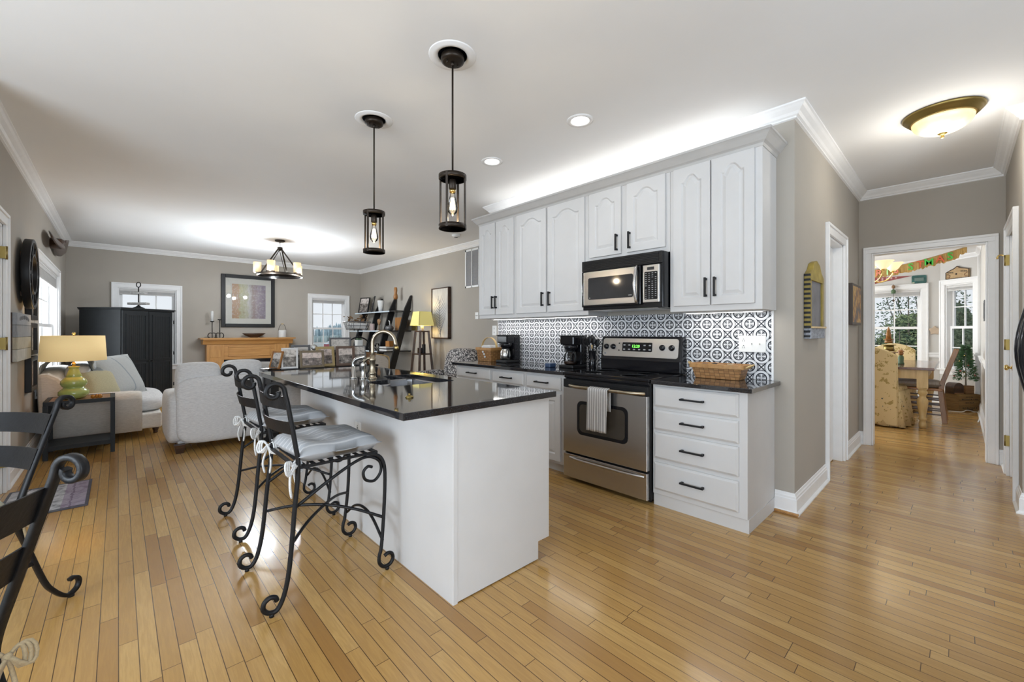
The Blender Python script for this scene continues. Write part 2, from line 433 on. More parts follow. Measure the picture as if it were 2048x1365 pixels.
M['sofa'] = fabric('light_grey_linen', (0.74, 0.74, 0.74), (0.56, 0.56, 0.57), (30, 30, 260)); M['sofa_c'] = fabric('cream_linen', (0.76, 0.73, 0.68), (0.62, 0.59, 0.54), (30, 30, 240))
M['cush'] = stripes('grey_striped_cotton', (0.40, 0.41, 0.425), (0.57, 0.57, 0.57), 1, 0.041, 0.25)
M['tie'] = fabric('white_cotton_tie', (0.72, 0.72, 0.71))
M['oak_m'] = woodm('honey_oak', (0.36, 0.17, 0.050), (0.52, 0.28, 0.095), 0.35, (3, 40, 40)); M['oak_v'] = woodm('honey_oak_upright', (0.36, 0.17, 0.050), (0.52, 0.28, 0.095), 0.35, (40, 40, 3))
M['walnut'] = woodm('dark_brown_wood', (0.030, 0.016, 0.010), (0.075, 0.035, 0.018), 0.3); M['midwood'] = woodm('mid_brown_wood', (0.17, 0.085, 0.035), (0.30, 0.16, 0.07), 0.4)
M['pine'] = woodm('pale_pine', (0.52, 0.36, 0.15), (0.66, 0.48, 0.23), 0.4, (30, 30, 4)); M['teak'] = woodm('orange_brown_wood', (0.22, 0.085, 0.018), (0.38, 0.17, 0.045), 0.3, (30, 30, 4))
M['crate'] = woodm('old_crate_wood', (0.16, 0.09, 0.03), (0.30, 0.18, 0.065), 0.7, (4, 4, 60)); M['driftwood'] = woodm('weathered_grey_wood', (0.22, 0.21, 0.20), (0.48, 0.47, 0.46), 0.8, (60, 5, 60))
M['tan'] = fabric('tan_cloth', (0.42, 0.33, 0.20)); M['weave'] = weave('split_oak_basket', (0.36, 0.17, 0.055), (0.45, 0.23, 0.08), (0.06, 0.025, 0.008))
M['weave_d'] = weave('brown_wicker', (0.16, 0.075, 0.03), (0.22, 0.11, 0.045), (0.02, 0.01, 0.005))
M['bulb'] = emit('warm_filament', (1.0, 0.72, 0.32), 14.0); M['led'] = emit('white_led', (1.0, 0.97, 0.92), 9.0)
M['paper'] = plain('off_white_mat_board', (0.66, 0.64, 0.58), 0.8, var=0.02); M['inkbar'] = plain('dark_ink', (0.03, 0.025, 0.02), 0.7)
# ================================================================ THE SETTING
CZ = 2.75
XL, YF, XR, XK, YJ, YH, XD, YR = -0.64, 10.2, 4.40, 3.32, 3.90, 0.76, 5.95, -0.29
mb = MB(); mb.box((-3.2, -3.2, -0.12), (XK, YF + .12, 0)); mb.box((XK, -0.6, -0.12), (10.6, 3.6, 0)); mb.box((XK, 3.6, -0.12), (XR + .12, YF + .12, 0)); mb.box((XK, -3.2, -.12), (XD, -.6, 0))
struct('floor', mb, M['floor'])
mb = MB(); mb.box((-3.2, -3.2, CZ), (XR + .12, YF + .12, CZ + .12)); mb.box((XR + .12, -3.2, CZ), (XD + .12, 1.5, CZ + .12))
struct('ceiling', mb, M['ceil'])
def wall(name, axis, plane0, plane1, lo, hi, z1, holes, mat):
    """axis 'x': wall at x in [plane0,plane1] running along y; holes = (lo,hi,z0,z1)"""
    mb = MB()
    def bx(a, b, za, zb):
        if b - a < 1e-4 or zb - za < 1e-4: return
        if axis == 'x': mb.box((plane0, a, za), (plane1, b, zb))
        else: mb.box((a, plane0, za), (b, plane1, zb))
    cur = lo
    for (a, b, za, zb) in sorted(holes):
        bx(cur, a, 0, z1); bx(a, b, 0, za); bx(a, b, zb, z1); cur = b
    bx(cur, hi, 0, z1)
    return struct(name, mb, mat)
wall('wall_left', 'x', XL - .12, XL, 3.90, YF, CZ, [(4.13, 4.975, 0, 2.045), (6.75, 8.92, .62, 2.03)], M['wall'])
wall('wall_far', 'y', YF, YF + .12, XL - .12, XR + .12, CZ, [(0.0, .81, .62, 2.02), (3.25, 4.03, .62, 2.02)], M['wall'])
wall('wall_right', 'x', XR, XR + .12, YJ, YF, CZ, [], M['wall'])
wall('wall_kitchen', 'x', XK, XK + .12, YH, YJ, CZ, [], M['wall'])
wall('wall_jog', 'y', YJ - .12, YJ, XK + .12, XR + .12, CZ, [], M['wall'])
wall('wall_hall', 'y', YH, YH + .12, XK + .12, XD, CZ, [(4.345, 5.025, 0, 2.05)], M['wall'])
wall('wall_doorway', 'x', XD, XD + .12, -3.2, 1.5, CZ, [(-.181, .653, 0, 2.075)], M['wall'])
wall('wall_hallright', 'y', YR - .12, YR, 4.46, XD, CZ, [(4.78, 5.53, 0, 2.045)], M['wall'])
wall('wall_pantry', 'x', 4.46, 4.58, -3.2, YR - .12, CZ, [], M['wall'])
# breakfast side and wall behind camera, wide openings added for fill light
wall('wall_nook', 'x', -3.32, -3.2, -3.2, 3.9, CZ, [(-.75, 2.55, .38, 2.35)], M['wall'])
wall('wall_nookend', 'y', 3.78, 3.90, -3.2, XL - .12, CZ, [], M['wall'])
wall('wall_back', 'y', -3.32, -3.2, -3.32, 4.58, CZ, [(-1.45, 2.05, .02, 2.38)], M['wall'])
# dining room
DX, DZ = 10.4, 2.5
wall('wall_diningfar', 'x', DX, DX + .12, .18, 3.6, DZ, [(.462, 1.50, .62, 2.0)], M['wall_d'])
wall('wall_diningright', 'y', -.339, -.219, XD + .12, 9.951, DZ, [], M['wall_d'])
wall('wall_diningleft', 'y', 3.5, 3.62, XD + .12, DX, DZ, [], M['wall_d'])
mb = MB(); L5 = .635; q = math.sqrt(.5)
def ang(s, t, z): return (10.4 - s * q + t * q, .23 - s * q - t * q, z)      # s along the slanted wall, t outwards
def angbox(mb, s0, s1, t0, t1, z0, z1):
    vs = [ang(s, t, z) for z in (z0, z1) for (s, t) in ((s0, t0), (s1, t0), (s1, t1), (s0, t1))]
    mb.add(vs, [(0,3,2,1),(4,5,6,7),(0,1,5,4),(1,2,6,5),(2,3,7,6),(3,0,4,7)])
angbox(mb, 0, .09, 0, .12, 0, DZ); angbox(mb, .545, L5 + .05, 0, .12, 0, DZ); angbox(mb, .09, .545, 0, .12, 0, .60); angbox(mb, .09, .545, 0, .12, 2.03, DZ)
struct('wall_diningangle', mb, M['wall_d'])
mb = MB(); mb.box((XD + .12, -.6, DZ), (10.6, 3.62, DZ + .1)); struct('ceiling_dining', mb, M['ceil'])
mb = MB(); pr = [(0, 0), (.05, 0), (.045, -.015), (.015, -.05), (.01, -.07), (0, -.07)]
mb.sweep(pr, [((DX, 3.5, DZ), (-1, 0, 0)), ((DX, .23, DZ), (-1, .414, 0)), ((9.951, -.219, DZ), (-.414, 1, 0)), ((6.1, -.219, DZ), (0, 1, 0))])
struct('trim_2', mb, M['trim'])
mb = MB(); pr = [(0, .78), (.012, .78), (.018, .80), (.018, .83), (.03, .845), (.03, .86), (0, .865)]
mb.sweep(pr, [((DX, .375, 0), (-1, 0, 0)), ((DX, .23, 0), (-1, .414, 0)), (ang(.02, 0, 0), (-q, q, 0))])
mb.sweep(pr, [(ang(.615, 0, 0), (-q, q, 0)), ((9.951, -.219, 0), (-.414, 1, 0)), ((6.1, -.219, 0), (0, 1, 0))])
struct('trim_3', mb, M['trim'])
BP = [(0, 0), (.030, 0), (.030, .010), (.016, .022), (.016, .100), (.012, .106), (.012, .118), (.007, .124), (.005, .138), (0, .14)]
mb = MB(); mb.sweep(BP, [((DX, 3.4, 0), (-1, 0, 0)), ((DX, .23, 0), (-1, .414, 0)), ((9.951, -.219, 0), (-.414, 1, 0)), ((6.1, -.219, 0), (0, 1, 0))])
struct('baseboard_dining', mb, M['trim'])
# pilaster of the bay
mb = MB(); mb.box((9.80, -.219, 0), (9.90, -.165, .90)); mb.box((9.785, -.219, .84), (9.915, -.155, .875)); mb.box((9.785, -.219, 0), (9.915, -.155, .14)); mb.box((9.83, -.219, .9), (9.88, -.19, 2.43))
struct('trim_4', mb, M['trim'], bevel=.004)
# crown moulding round the whole room
CP = [(0, 0), (.078, 0), (.078, -.010), (.070, -.016), (.058, -.030), (.036, -.050), (.026, -.066), (.014, -.074), (.014, -.083), (0, -.088)]
mb = MB(); P = [((XL, 3.9), (1, 0)), ((XL, YF), (1, -1)), ((XR, YF), (-1, -1)), ((XR, YJ), (-1, 1)), ((XK, YJ), (-1, 1)), ((XK, YH), (-1, -1)), ((XD, YH), (-1, -1)), ((XD, YR), (-1, 1)), ((4.46, YR), (-1, 1)), ((4.46, -3.2), (-1, 0))]
mb.sweep(CP, [((p[0], p[1], CZ), (o[0], o[1], 0)) for p, o in P])
struct('trim_1', mb, M['trim'])
def base(name, pts, shoe=True):
    mb = MB(); mb.sweep(BP, [((p[0], p[1], 0), (o[0], o[1], 0)) for p, o in pts]); struct('baseboard_' + name, mb, M['trim'])
base('left', [((XL, 5.06), (1, 0)), ((XL, YF), (1, -1)), ((1.20, YF), (0, -1))])
base('far', [((2.76, YF), (0, -1)), ((XR, YF), (-1, -1)), ((XR, YJ), (-1, 1)), ((XK, YJ), (-1, 1))])
base('kitchen', [((XK, .875), (-1, 0)), ((XK, YH), (-1, -1)), ((4.25, YH), (0, -1))])
base('hall', [((5.12, YH), (0, -1)), ((XD, YH), (-1, -1)), ((XD, .715), (-1, 0))])
base('hallright', [((XD, -.25), (-1, 0)), ((XD, YR), (-1, 1)), ((5.62, YR), (0, 1))])
base('pantry', [((4.69, YR), (0, 1)), ((4.46, YR), (-1, 1)), ((4.46, -1.4), (-1, 0))])
# oak shoe moulding, bare wood, under the kitchen corner
mb = MB(); mb.box((XK - .034, YH - .030, 0), (XK - .016, .874, .017)); struct('trim_6', mb, M['oak_m'], bevel=.005)

def casing(mb, axis, plane, out, lo, hi, z, w=.085, t=.02):
    """door casing on the wall face: two legs and a head with a stepped back band"""
    def bx(a, b, z0, z1, tt):
        p = sorted((plane, plane + out * tt))
        if axis == 'x': mb.box((p[0], a, z0), (p[1], b, z1))
        else: mb.box((a, p[0], z0), (b, p[1], z1))
    bx(lo - w, lo, 0, z, t); bx(hi, hi + w, 0, z, t); bx(lo - w, hi + w, z, z + w, t)
    e = .022
    g = .0015; bx(lo - w - g, lo - w + e, 0, z + w - e, t * 1.5); bx(hi + w - e, hi + w + g, 0, z + w - e, t * 1.5); bx(lo - w - g, hi + w + g, z + w - e, z + w + g, t * 1.5)
mb = MB(); casing(mb, 'x', XL, 1, 4.13, 4.975, 2.045); mb.box((XL - .12, 4.955, 0), (XL, 4.975, 2.045)); mb.box((XL - .12, 4.13, 0), (XL, 4.15, 2.045)); mb.box((XL - .12, 4.13, 2.025), (XL, 4.975, 2.045))
mb2 = MB()
def panel_door(mb, axis, p0, p1, lo, hi, z0, z1, face):
    """six panel door leaf"""
    def bx(a, b, za, zb, q0, q1):
        if axis == 'x': mb.box((q0, a, za), (q1, b, zb))
        else: mb.box((a, q0, za), (b, q1, zb))
    bx(lo, hi, z0, z1, p0, p1)
    w = hi - lo; f = p1 if face > 0 else p0
    for (za, zb) in ((.22, .82), (.95, 1.58), (1.68, 1.93)):
        for (a, b) in ((lo + .11, lo + w / 2 - .05), (lo + w / 2 + .05, hi - .11)):
            bx(a, b, za, zb, f, f + face * .006); bx(a + .03, b - .03, za + .03, zb - .03, f, f + face * .010)
def door(n, cas, leaf, hinges, knob=None, knobm='brass'):
    r = bpy.data.objects.new('door_%d' % n, None); COL.objects.link(r); r['kind'] = 'structure'; r.empty_display_size = .05
    build('door_casing', cas, M['trim'], r, bevel=.003); build('door_leaf', leaf, M['trim'], r, bevel=.003)
    for h in hinges: build('hinge', h, M['brass_old'], r)
    if knob: build('door_knob', knob, M[knobm], r)
    return r
panel_door(mb2, 'x', XL - .055, XL - .018, 4.152, 4.953, .008, 2.023, 1)
hs = []
for z in (1.83, 1.14, .25):
    h = MB(); h.box((XL - .018, 4.93, z - .045), (XL + .0215, 4.975, z + .045)); h.cyl((XL + .022, 4.957, z - .05), (XL + .022, 4.957, z + .05), .007, 8); hs.append(h)
door(1, mb, mb2, hs)
mb = MB(); casing(mb, 'y', YH, -1, 4.345, 5.025, 2.05); mb.box((4.345, YH, 0), (4.365, YH + .12, 2.05)); mb.box((5.005, YH, 0), (5.025, YH + .12, 2.05)); mb.box((4.345, YH, 2.03), (5.025, YH + .12, 2.05))
mb2 = MB(); panel_door(mb2, 'y', YH + .07, YH + .105, 4.367, 5.003, .008, 2.028, -1)
door(2, mb, mb2, [])
mb = MB(); casing(mb, 'x', XD, -1, -.181, .653, 2.075, w=.065); mb.box((XD, -.181, 0), (XD + .12, -.166, 2.075)); mb.box((XD, .638, 0), (XD + .12, .653, 2.075)); mb.box((XD, -.166, 2.06), (XD + .12, .638, 2.075))
casing(mb, 'x', XD + .12, 1, -.181, .653, 2.075, w=.036)
struct('trim_7', mb, M['trim'], bevel=.003)
mb = MB(); casing(mb, 'y', YR, 1, 4.78, 5.53, 2.045); mb.box((4.78, YR - .12, 0), (4.80, YR, 2.045)); mb.box((5.51, YR - .12, 0), (5.53, YR, 2.045))
mb2 = MB(); panel_door(mb2, 'y', YR - .055, YR - .012, 4.802, 5.508, .008, 2.04, 1)
hs = []
for z in (1.84, 1.12, .30):
    h = MB(); h.box((5.522, YR - .012, z - .045), (5.562, YR + .0225, z + .045)); h.cyl((5.53, YR + .025, z - .045), (5.53, YR + .025, z + .045), .006, 8); hs.append(h)
kb = MB(); kb.lathe([(.026, 0), (.026, .004), (.010, .007), (.010, .020), (.022, .026), (.025, .036), (.018, .045), (1e-5, .047)], 16, c=(5.44, YR - .012, .93), axis='y')
door(3, mb, mb2, hs, kb)

# ---------------------------------------------------------------- windows
def window(n, loc, rz, w, z0, z1, cols, rows=2, sill=True):
    r = bpy.data.objects.new('window_%d' % n, None); COL.objects.link(r); r.location = loc; r.rotation_euler = (0, 0, rz); r['kind'] = 'structure'
    cw = .085; c = MB()
    c.box((-cw, -.02, z0 - .02), (0, 0, z1)); c.box((w, -.02, z0 - .02), (w + cw, 0, z1)); c.box((-cw, -.02, z1), (w + cw, 0, z1 + cw))
    g = .0015; c.box((-cw - g, -.03, z0), (-cw + .022, 0, z1 + cw - .022)); c.box((w + cw - .022, -.03, z0), (w + cw + g, 0, z1 + cw - .022)); c.box((-cw - g, -.03, z1 + cw - .022), (w + cw + g, 0, z1 + cw + g))
    c.box((.0005, -.001, z0), (.018, .118, z1 - .018)); c.box((w - .018, -.001, z0), (w - .0005, .118, z1 - .018)); c.box((.0005, -.001, z1 - .018), (w - .0005, .118, z1 - .0005))
    build('window_casing', c, M['trim'], r, world=False, bevel=.003)
    s = MB(); s.box((-cw - .02, -.05, z0 - .025), (w + cw + .02, .12, z0)); s.box((-cw, -.018, z0 - .10), (w + cw, 0, z0 - .025)); build('window_sill', s, M['trim'], r, world=False, bevel=.004)
    zm = (z0 + z1) / 2 - .01
    for (a, b, y) in ((zm - .02, z1 - .018, .085), (z0, zm + .02, .050)):
        f = MB(); st = .042; x0, x1 = .018, w - .018
        f.box((x0, y, a), (x0 + st, y + .03, b)); f.box((x1 - st, y, a), (x1, y + .03, b)); f.box((x0 + st, y, a), (x1 - st, y + .03, a + st)); f.box((x0 + st, y, b - st), (x1 - st, y + .03, b))
        gx0, gx1, gz0, gz1 = x0 + st, x1 - st, a + st, b - st
        for i in range(1, cols): xx = gx0 + (gx1 - gx0) * i / cols; f.box((xx - .009, y + .006, gz0), (xx + .009, y + .024, gz1))
        for i in range(1, rows): zz = gz0 + (gz1 - gz0) * i / rows; f.box((gx0, y + .007, zz - .009), (gx1, y + .023, zz + .009))
        so = build('window_sash', f, M['trim'], r, world=False)
        g = MB(); g.box((gx0, y + .013, gz0), (gx1, y + .017, gz1)); build('window_glass', g, M['pane'], so, world=False)
    return r
def blind(label, loc, rz, w, z1, drop=.10, group=None):
    t = thing('window_blind', label, 'blind', loc, rz)
    b = MB(); b.box((.021, .004, z1 - .060), (w - .021, .048, z1 - .019)); build('headrail', b, M['blindm'], t, world=False, bevel=.003)
    s = MB(); n = int((drop - .042) / .007)
    for i in range(n): z = z1 - .064 - i * .007; s.box((.025, .008, z - .0045), (w - .025, .045, z))
    s.box((.025, .006, z1 - drop - .022), (w - .025, .046, z1 - drop - .006)); build('raised_slats', s, M['blindm'], t, world=False)
M['blindm'] = plain('pale_grey_blind', (0.62, 0.61, 0.60), .6)
window(1, (XL, 6.75, 0), PI / 2, 2.17, .62, 2.03, 6); blind('raised grey blind in the left wall window above the sofa', (XL, 6.75, 0), PI / 2, 2.17, 2.03, .16)
window(2, (0, YF, 0), 0, .81, .62, 2.02, 3); blind('raised blind in the far window behind the charcoal armoire', (0, YF, 0), 0, .81, 2.02)
window(3, (3.25, YF, 0), 0, .78, .62, 2.02, 3); blind('raised blind in the far window beside the ladder shelf', (3.25, YF, 0), 0, .78, 2.02)
window(4, (DX, 1.50, 0), -PI / 2, 1.038, .62, 2.0, 3); blind('raised grey blind in the wide dining window', (DX, 1.50, 0), -PI / 2, 1.038, 2.0, .11)
a5 = ang(.09, 0, 0); window(5, a5, -3 * PI / 4, .455, .60, 2.03, 2); blind('raised blind in the narrow slanted dining window', a5, -3 * PI / 4, .455, 2.03, .09)

# ---------------------------------------------------------------- outdoors
M['dry'] = plain('pale_winter_grass', (0.46, 0.47, 0.43), .95, var=.15, scale=.2)
mb = MB(); mb.box((-300, -200, -2.2), (300, 400, -2.0)); struct('ground_outside', mb, M['dry'])
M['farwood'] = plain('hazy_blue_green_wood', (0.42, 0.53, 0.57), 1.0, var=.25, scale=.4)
R_ = random.Random(4)
def treeline(name, y, x0, x1, h0, h1, label, mat):
    mb = MB(); x = x0
    while x < x1:
        h = h0 + (h1 - h0) * (.5 + .3 * math.sin(x * .13) + .2 * math.sin(x * .41 + 1)) * R_.uniform(.55, 1.1); w = R_.uniform(.7, 1.9)
        mb.lathe([(w * .6, -2), (w * R_.uniform(.4, .7), h * .45), (w * R_.uniform(.2, .5), h * .8), (1e-4, h * R_.uniform(1.0, 1.25))], 6, c=(x, y + R_.uniform(-4, 4), 0), smooth=False)
        x += w * .38
    o = build(name, mb, mat); tag(o, label, 'trees'); o['kind'] = 'stuff'
treeline('distant_woodland', 250, -40, 190, 3.0, 7.5, 'hazy blue line of distant trees seen through the far windows', M['farwood'])
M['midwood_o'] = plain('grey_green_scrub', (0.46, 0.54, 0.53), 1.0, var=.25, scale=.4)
treeline('field_hedge', 135, 25, 95, -.6, .5, 'grey green hedge line across the field outside the far window', M['midwood_o'])
M['barnred'] = plain('faded_red_paint', (0.46, 0.12, 0.14), .8, var=.15, scale=1); M['barnroof'] = plain('pale_metal_roof', (0.62, 0.64, 0.66), .5)
for (x, y, w, d, h, lab) in ((32, 88, 2.6, 2.2, .75, 'small faded red shed in the field, left one of the two'), (36, 90, 3.4, 2.4, 1.0, 'larger faded red shed in the field, right one of the two')):
    t = thing('red_shed', lab, 'shed', (x, y, -2))
    b = MB(); b.box((x - w / 2, y - d / 2, -2), (x + w / 2, y + d / 2, -2 + h)); build('walls', b, M['barnred'], t)
    b = MB(); b.prism([(x - w / 2 - .2, -2 + h), (x + w / 2 + .2, -2 + h), (x, -2 + h + .6)], y - d / 2 - .2, y + d / 2 + .2, 'y'); build('roof', b, M['barnroof'], t)
# evergreen shrubs behind the dining windows
M['leafd'] = plain('dark_evergreen_leaf', (0.075, 0.130, 0.065), .6, var=.4, scale=3); M['leafl'] = plain('yellow_green_leaf', (0.32, 0.39, 0.17), .6, var=.4, scale=3); M['leafmass'] = new_mat('dense_leaf_mass')[0]; nt = M['leafmass'].node_tree; b = nt.nodes['Principled BSDF']; n = noise(nt, 16, 5, .7); lnk(nt, ramp(nt, n.outputs[0], [(.38, (.02, .04, .02)), (.5, (.10, .16, .08)), (.62, (.30, .36, .22))]), b.inputs['Base Color']); setc(b, rough=.9); bump(nt, b, n.outputs[0], 1.0, .1); M['twig'] = plain('grey_twig', (0.26, 0.22, 0.18), .9)
def shrub(name, lab, x, y, r, h, mat, n, seed, leaf=.13):
    rr = random.Random(seed); t = thing(name, lab, 'shrub', (x, y, -2), group=None)
    mb = MB()
    for i in range(n):
        a = rr.uniform(0, 2 * PI); zz = rr.uniform(0, 1); rad = r * math.sqrt(max(0, 1 - (zz * 1.9 - .9) ** 2 * .9)) * rr.uniform(.55, 1.0)
        c = Vector((x + rad * math.cos(a), y + rad * math.sin(a), -1.9 + zz * h))
        d = Vector((rr.gauss(0, 1), rr.gauss(0, 1), rr.gauss(.3, .7))).normalized(); u = d.orthogonal().normalized(); k = leaf * rr.uniform(.6, 1.3)
        mb.add([c, c + d * k * .5 + u * k * .2, c + d * k, c + d * k * .5 - u * k * .2], [(0, 1, 2, 3)])
    build('foliage', mb, mat, t)
    mb = MB()
    for i in range(16): a = rr.uniform(0, 2 * PI); k = rr.uniform(.05, .92); q_ = r * .55 * math.sqrt(max(.05, 1 - (k * 1.9 - .9) ** 2 * .9)); mb.ball((x + q_ * math.cos(a), y + q_ * math.sin(a), -1.9 + k * h * .86), r * rr.uniform(.25, .42), 9, 7, (1, 1, rr.uniform(.8, 1.4)))
    build('inner_growth', mb, M['leafmass'], t)
    s = MB()
    for i in range(9):
        a = rr.uniform(0, 6.28); s.tube([(x, y, -2), (x + r * .35 * math.cos(a), y + r * .35 * math.sin(a), -2 + h * .5), (x + r * .7 * math.cos(a + .4), y + r * .7 * math.sin(a + .4), -2 + h * rr.uniform(.8, 1.05))], [.04, .025, .008], 5)
    build('branches', s, M['twig'], t)
shrub('evergreen_shrub', 'dark evergreen shrub filling the left of the wide dining window', 13.0, 2.9, 1.25, 4.3, M['leafd'], 5200, 1, .085)
shrub('evergreen_shrub', 'dark evergreen shrub behind the middle of the wide dining window', 15.3, .65, 1.2, 4.6, M['leafd'], 5200, 2, .09)
shrub('yellow_green_shrub', 'yellow green shrub in front of the evergreens outside the dining room', 12.85, .78, .78, 3.5, M['leafl'], 4200, 3, .07)
shrub('yellow_green_shrub', 'pale green shrub outside the narrow slanted dining window', 13.6, -1.05, .8, 3.3, M['leafl'], 3600, 5, .075)
shrub('evergreen_shrub', 'low dark shrub close under the narrow slanted dining window', 12.0, -.95, .60, 2.9, M['leafd'], 2600, 6, .07)
M['siding'] = plain('pale_blue_siding', (0.42, 0.58, 0.62), .7)
t = thing('garden_shed', 'pale blue shed beyond the narrow slanted dining window', 'shed', (17.0, -2.2, -2))
mb = MB(); mb.box((15.9, -3.4, -2), (18.5, -.9, 2.3)); build('walls', mb, M['siding'], t)
mb = MB(); mb.prism([(-3.6, 2.3), (-.7, 2.3), (-2.15, 3.3)], 15.7, 18.7, 'x'); build('roof', mb, M['barnroof'], t)
mb = MB()
for i in range(11): mb.box((15.88, -3.4 + i * .24, -2), (15.90, -3.37 + i * .24, 2.3))
build('battens', mb, M['siding'], t)
# ================================================================ KITCHEN
def arch_door(mb, y0, y1, z0, z1, xf, t=.020, hc=.05, fr=.060, axis='x', face=-1):
    """raised-panel door: slab, routed groove, raised field with an arched top; front plane at x = xf"""
    w = y1 - y0; N = 26
    def loop(ins, h):
        a, b = y0 + fr + ins, y1 - fr - ins; zb = z0 + fr + ins; zs = z1 - fr - hc - ins
        pts = [(a, zb), (b, zb), (b, zs)]
        for i in range(1, N):
            s = 1 - 2 * i / N; k = min(abs(s) / .84, 1) ** 1.35
            pts.append(((a + b) / 2 + s * (b - a) / 2, zs + h * .5 * (1 + math.cos(PI * k))))
        pts.append((a, zs)); return pts
    P0 = loop(0, hc); P1 = loop(.009, hc); P2 = loop(.034, hc); n = len(P0)
    Rl = [(y0, z0), (y1, z0)] + [(y1, P0[2][1])] + [(p[0], z1) for p in P0[3:-1]] + [(y0, P0[-1][1])]
    Rl[3] = (y1, z1); Rl[-2] = (y0, z1)
    d = -face
    rings = [(Rl, xf), (P0, xf), (P1, xf + d * .011), (P2, xf + d * .002)]
    if hc == 0: pass
    def V(p, x): return (x, p[0], p[1]) if axis == 'x' else (p[0], x, p[1])
    vs = []; fs = []
    for (L, x) in rings: vs += [V(p, x) for p in L]
    for r in range(3):
        for i in range(n):
            j = (i + 1) % n; fs.append((r * n + i, r * n + j, (r + 1) * n + j, (r + 1) * n + i))
    fs.append(tuple(3 * n + i for i in range(n)))
    xb = xf + d * t; b = len(vs); vs += [V(p, xb) for p in Rl]
    for i in range(n): j = (i + 1) % n; fs.append((i, b + i, b + j, j))
    fs.append(tuple(b + i for i in range(n)))
    mb.add(vs, fs); return mb
def pull(vert, y, z, xf, L=.135):
    """square black bar pull standing off the front plane xf, towards -X"""
    m = MB(); h = L / 2; x = xf - .030
    if vert:
        for s in (-1, 1): m.box((x, y - .006, z + s * (h - .010) - .007), (xf, y + .006, z + s * (h - .010) + .007))
        m.box((x - .004, y - .006, z - h), (x + .007, y + .006, z + h))
    else:
        for s in (-1, 1): m.box((x, y + s * (h - .010) - .007, z - .007), (xf, y + s * (h - .010) + .007, z + .006))
        m.box((x - .004, y - h, z - .006), (x + .007, y + h, z + .005))
    return m
# --- upper cabinets
UX = 3.02
def upper(name, label, y0, y1, zb, zt, doors, cat='cabinet'):
    t = thing(name, label, cat, (UX + .15, (y0 + y1) / 2, zb), 0, 'white wall cabinets over the counter')
    b = MB(); b.box((UX, y0, zb), (XK - .001, y1, zt)); build('cabinet_body', b, M['cab'], t, bevel=.002)
    for (a, c, z0, z1, hy, hz) in doors:
        dm = MB(); arch_door(dm, a, c, z0, z1, UX - .021); do = build('door', dm, M['cab'], t, bevel=.0025)
        build('handle', pull(True, hy, hz, UX - .021), M['blackm'], do)
    return t
upper('wall_cabinet', 'narrow white double-door wall cabinet at the living room end of the row', 3.158, 3.765, 1.377, 2.452, [(3.474, 3.745, 1.418, 2.424, 3.495, 1.55), (3.182, 3.458, 1.418, 2.424, 3.440, 1.55)])
upper('wall_cabinet', 'wide white double-door wall cabinet over the two coffee makers', 2.237, 3.157, 1.377, 2.452, [(2.724, 3.134, 1.418, 2.424, 2.757, 1.545), (2.268, 2.700, 1.418, 2.424, 2.668, 1.545)])
upper('wall_cabinet', 'short white double-door wall cabinet above the microwave', 1.486, 2.236, 1.832, 2.452, [(1.898, 2.212, 1.872, 2.424, 1.930, 1.965), (1.517, 1.845, 1.872, 2.424, 1.812, 1.965)])
upper('wall_cabinet', 'tall white double-door wall cabinet at the hall end of the row', .867, 1.485, 1.377, 2.452, [(1.188, 1.452, 1.418, 2.424, 1.212, 1.54), (.909, 1.177, 1.418, 2.424, 1.150, 1.54)])
mb = MB(); pr = [(0, 0), (.004, 0), (.010, .018), (.016, .024), (.024, .030), (.050, .062), (.060, .072), (.066, .076), (.066, .092), (0, .092)]
mb.sweep(pr, [((XK - .002, 3.765, 2.428), (0, 1, 0)), ((UX, 3.765, 2.428), (-1, 1, 0)), ((UX, .867, 2.428), (-1, -1, 0)), ((XK - .002, .867, 2.428), (0, -1, 0))])
mb.box((UX, .867, 2.452), (XK - .002, 3.765, 2.462))
tag(build('cabinet_crown', mb, M['crownc'], loc=(UX, 2.3, 2.428)), 'grey crown moulding running along the tops of the wall cabinets', 'moulding')
# lamps on and under the wall cabinets
def strip(name, label, y0, y1, x, z, up, watts):
    t = thing(name, label, 'light strip', (x, (y0 + y1) / 2, z))
    b = MB(); b.box((x - .018, y0, z), (x + .018, y1, z + .008 * (1 if up else -1))); build('strip_housing', b, M['white'], t)
    e = MB(); zz = z + (.0085 if up else -.0085); e.box((x - .008, y0 + .02, zz), (x + .008, y1 - .02, zz + (.001 if up else -.001))); build('strip_diffuser', e, M['led'], t)
    area(name + '_light', (x, (y0 + y1) / 2, z + (.016 if up else -.016)), (0, 0, 1 if up else -1), .03, abs(y1 - y0) - .05, watts, (1, .98, .95))
strip('light_strip', 'slim white light strip under the left wall cabinets', 2.26, 3.74, 3.20, 1.3765, False, 1.7)
strip('light_strip', 'slim white light strip under the tall wall cabinet at the hall end', .90, 1.46, 3.20, 1.3765, False, .75)
strip('light_strip', 'light strip hidden on top of the wall cabinets', .95, 3.70, 3.16, 2.463, True, 1.3)
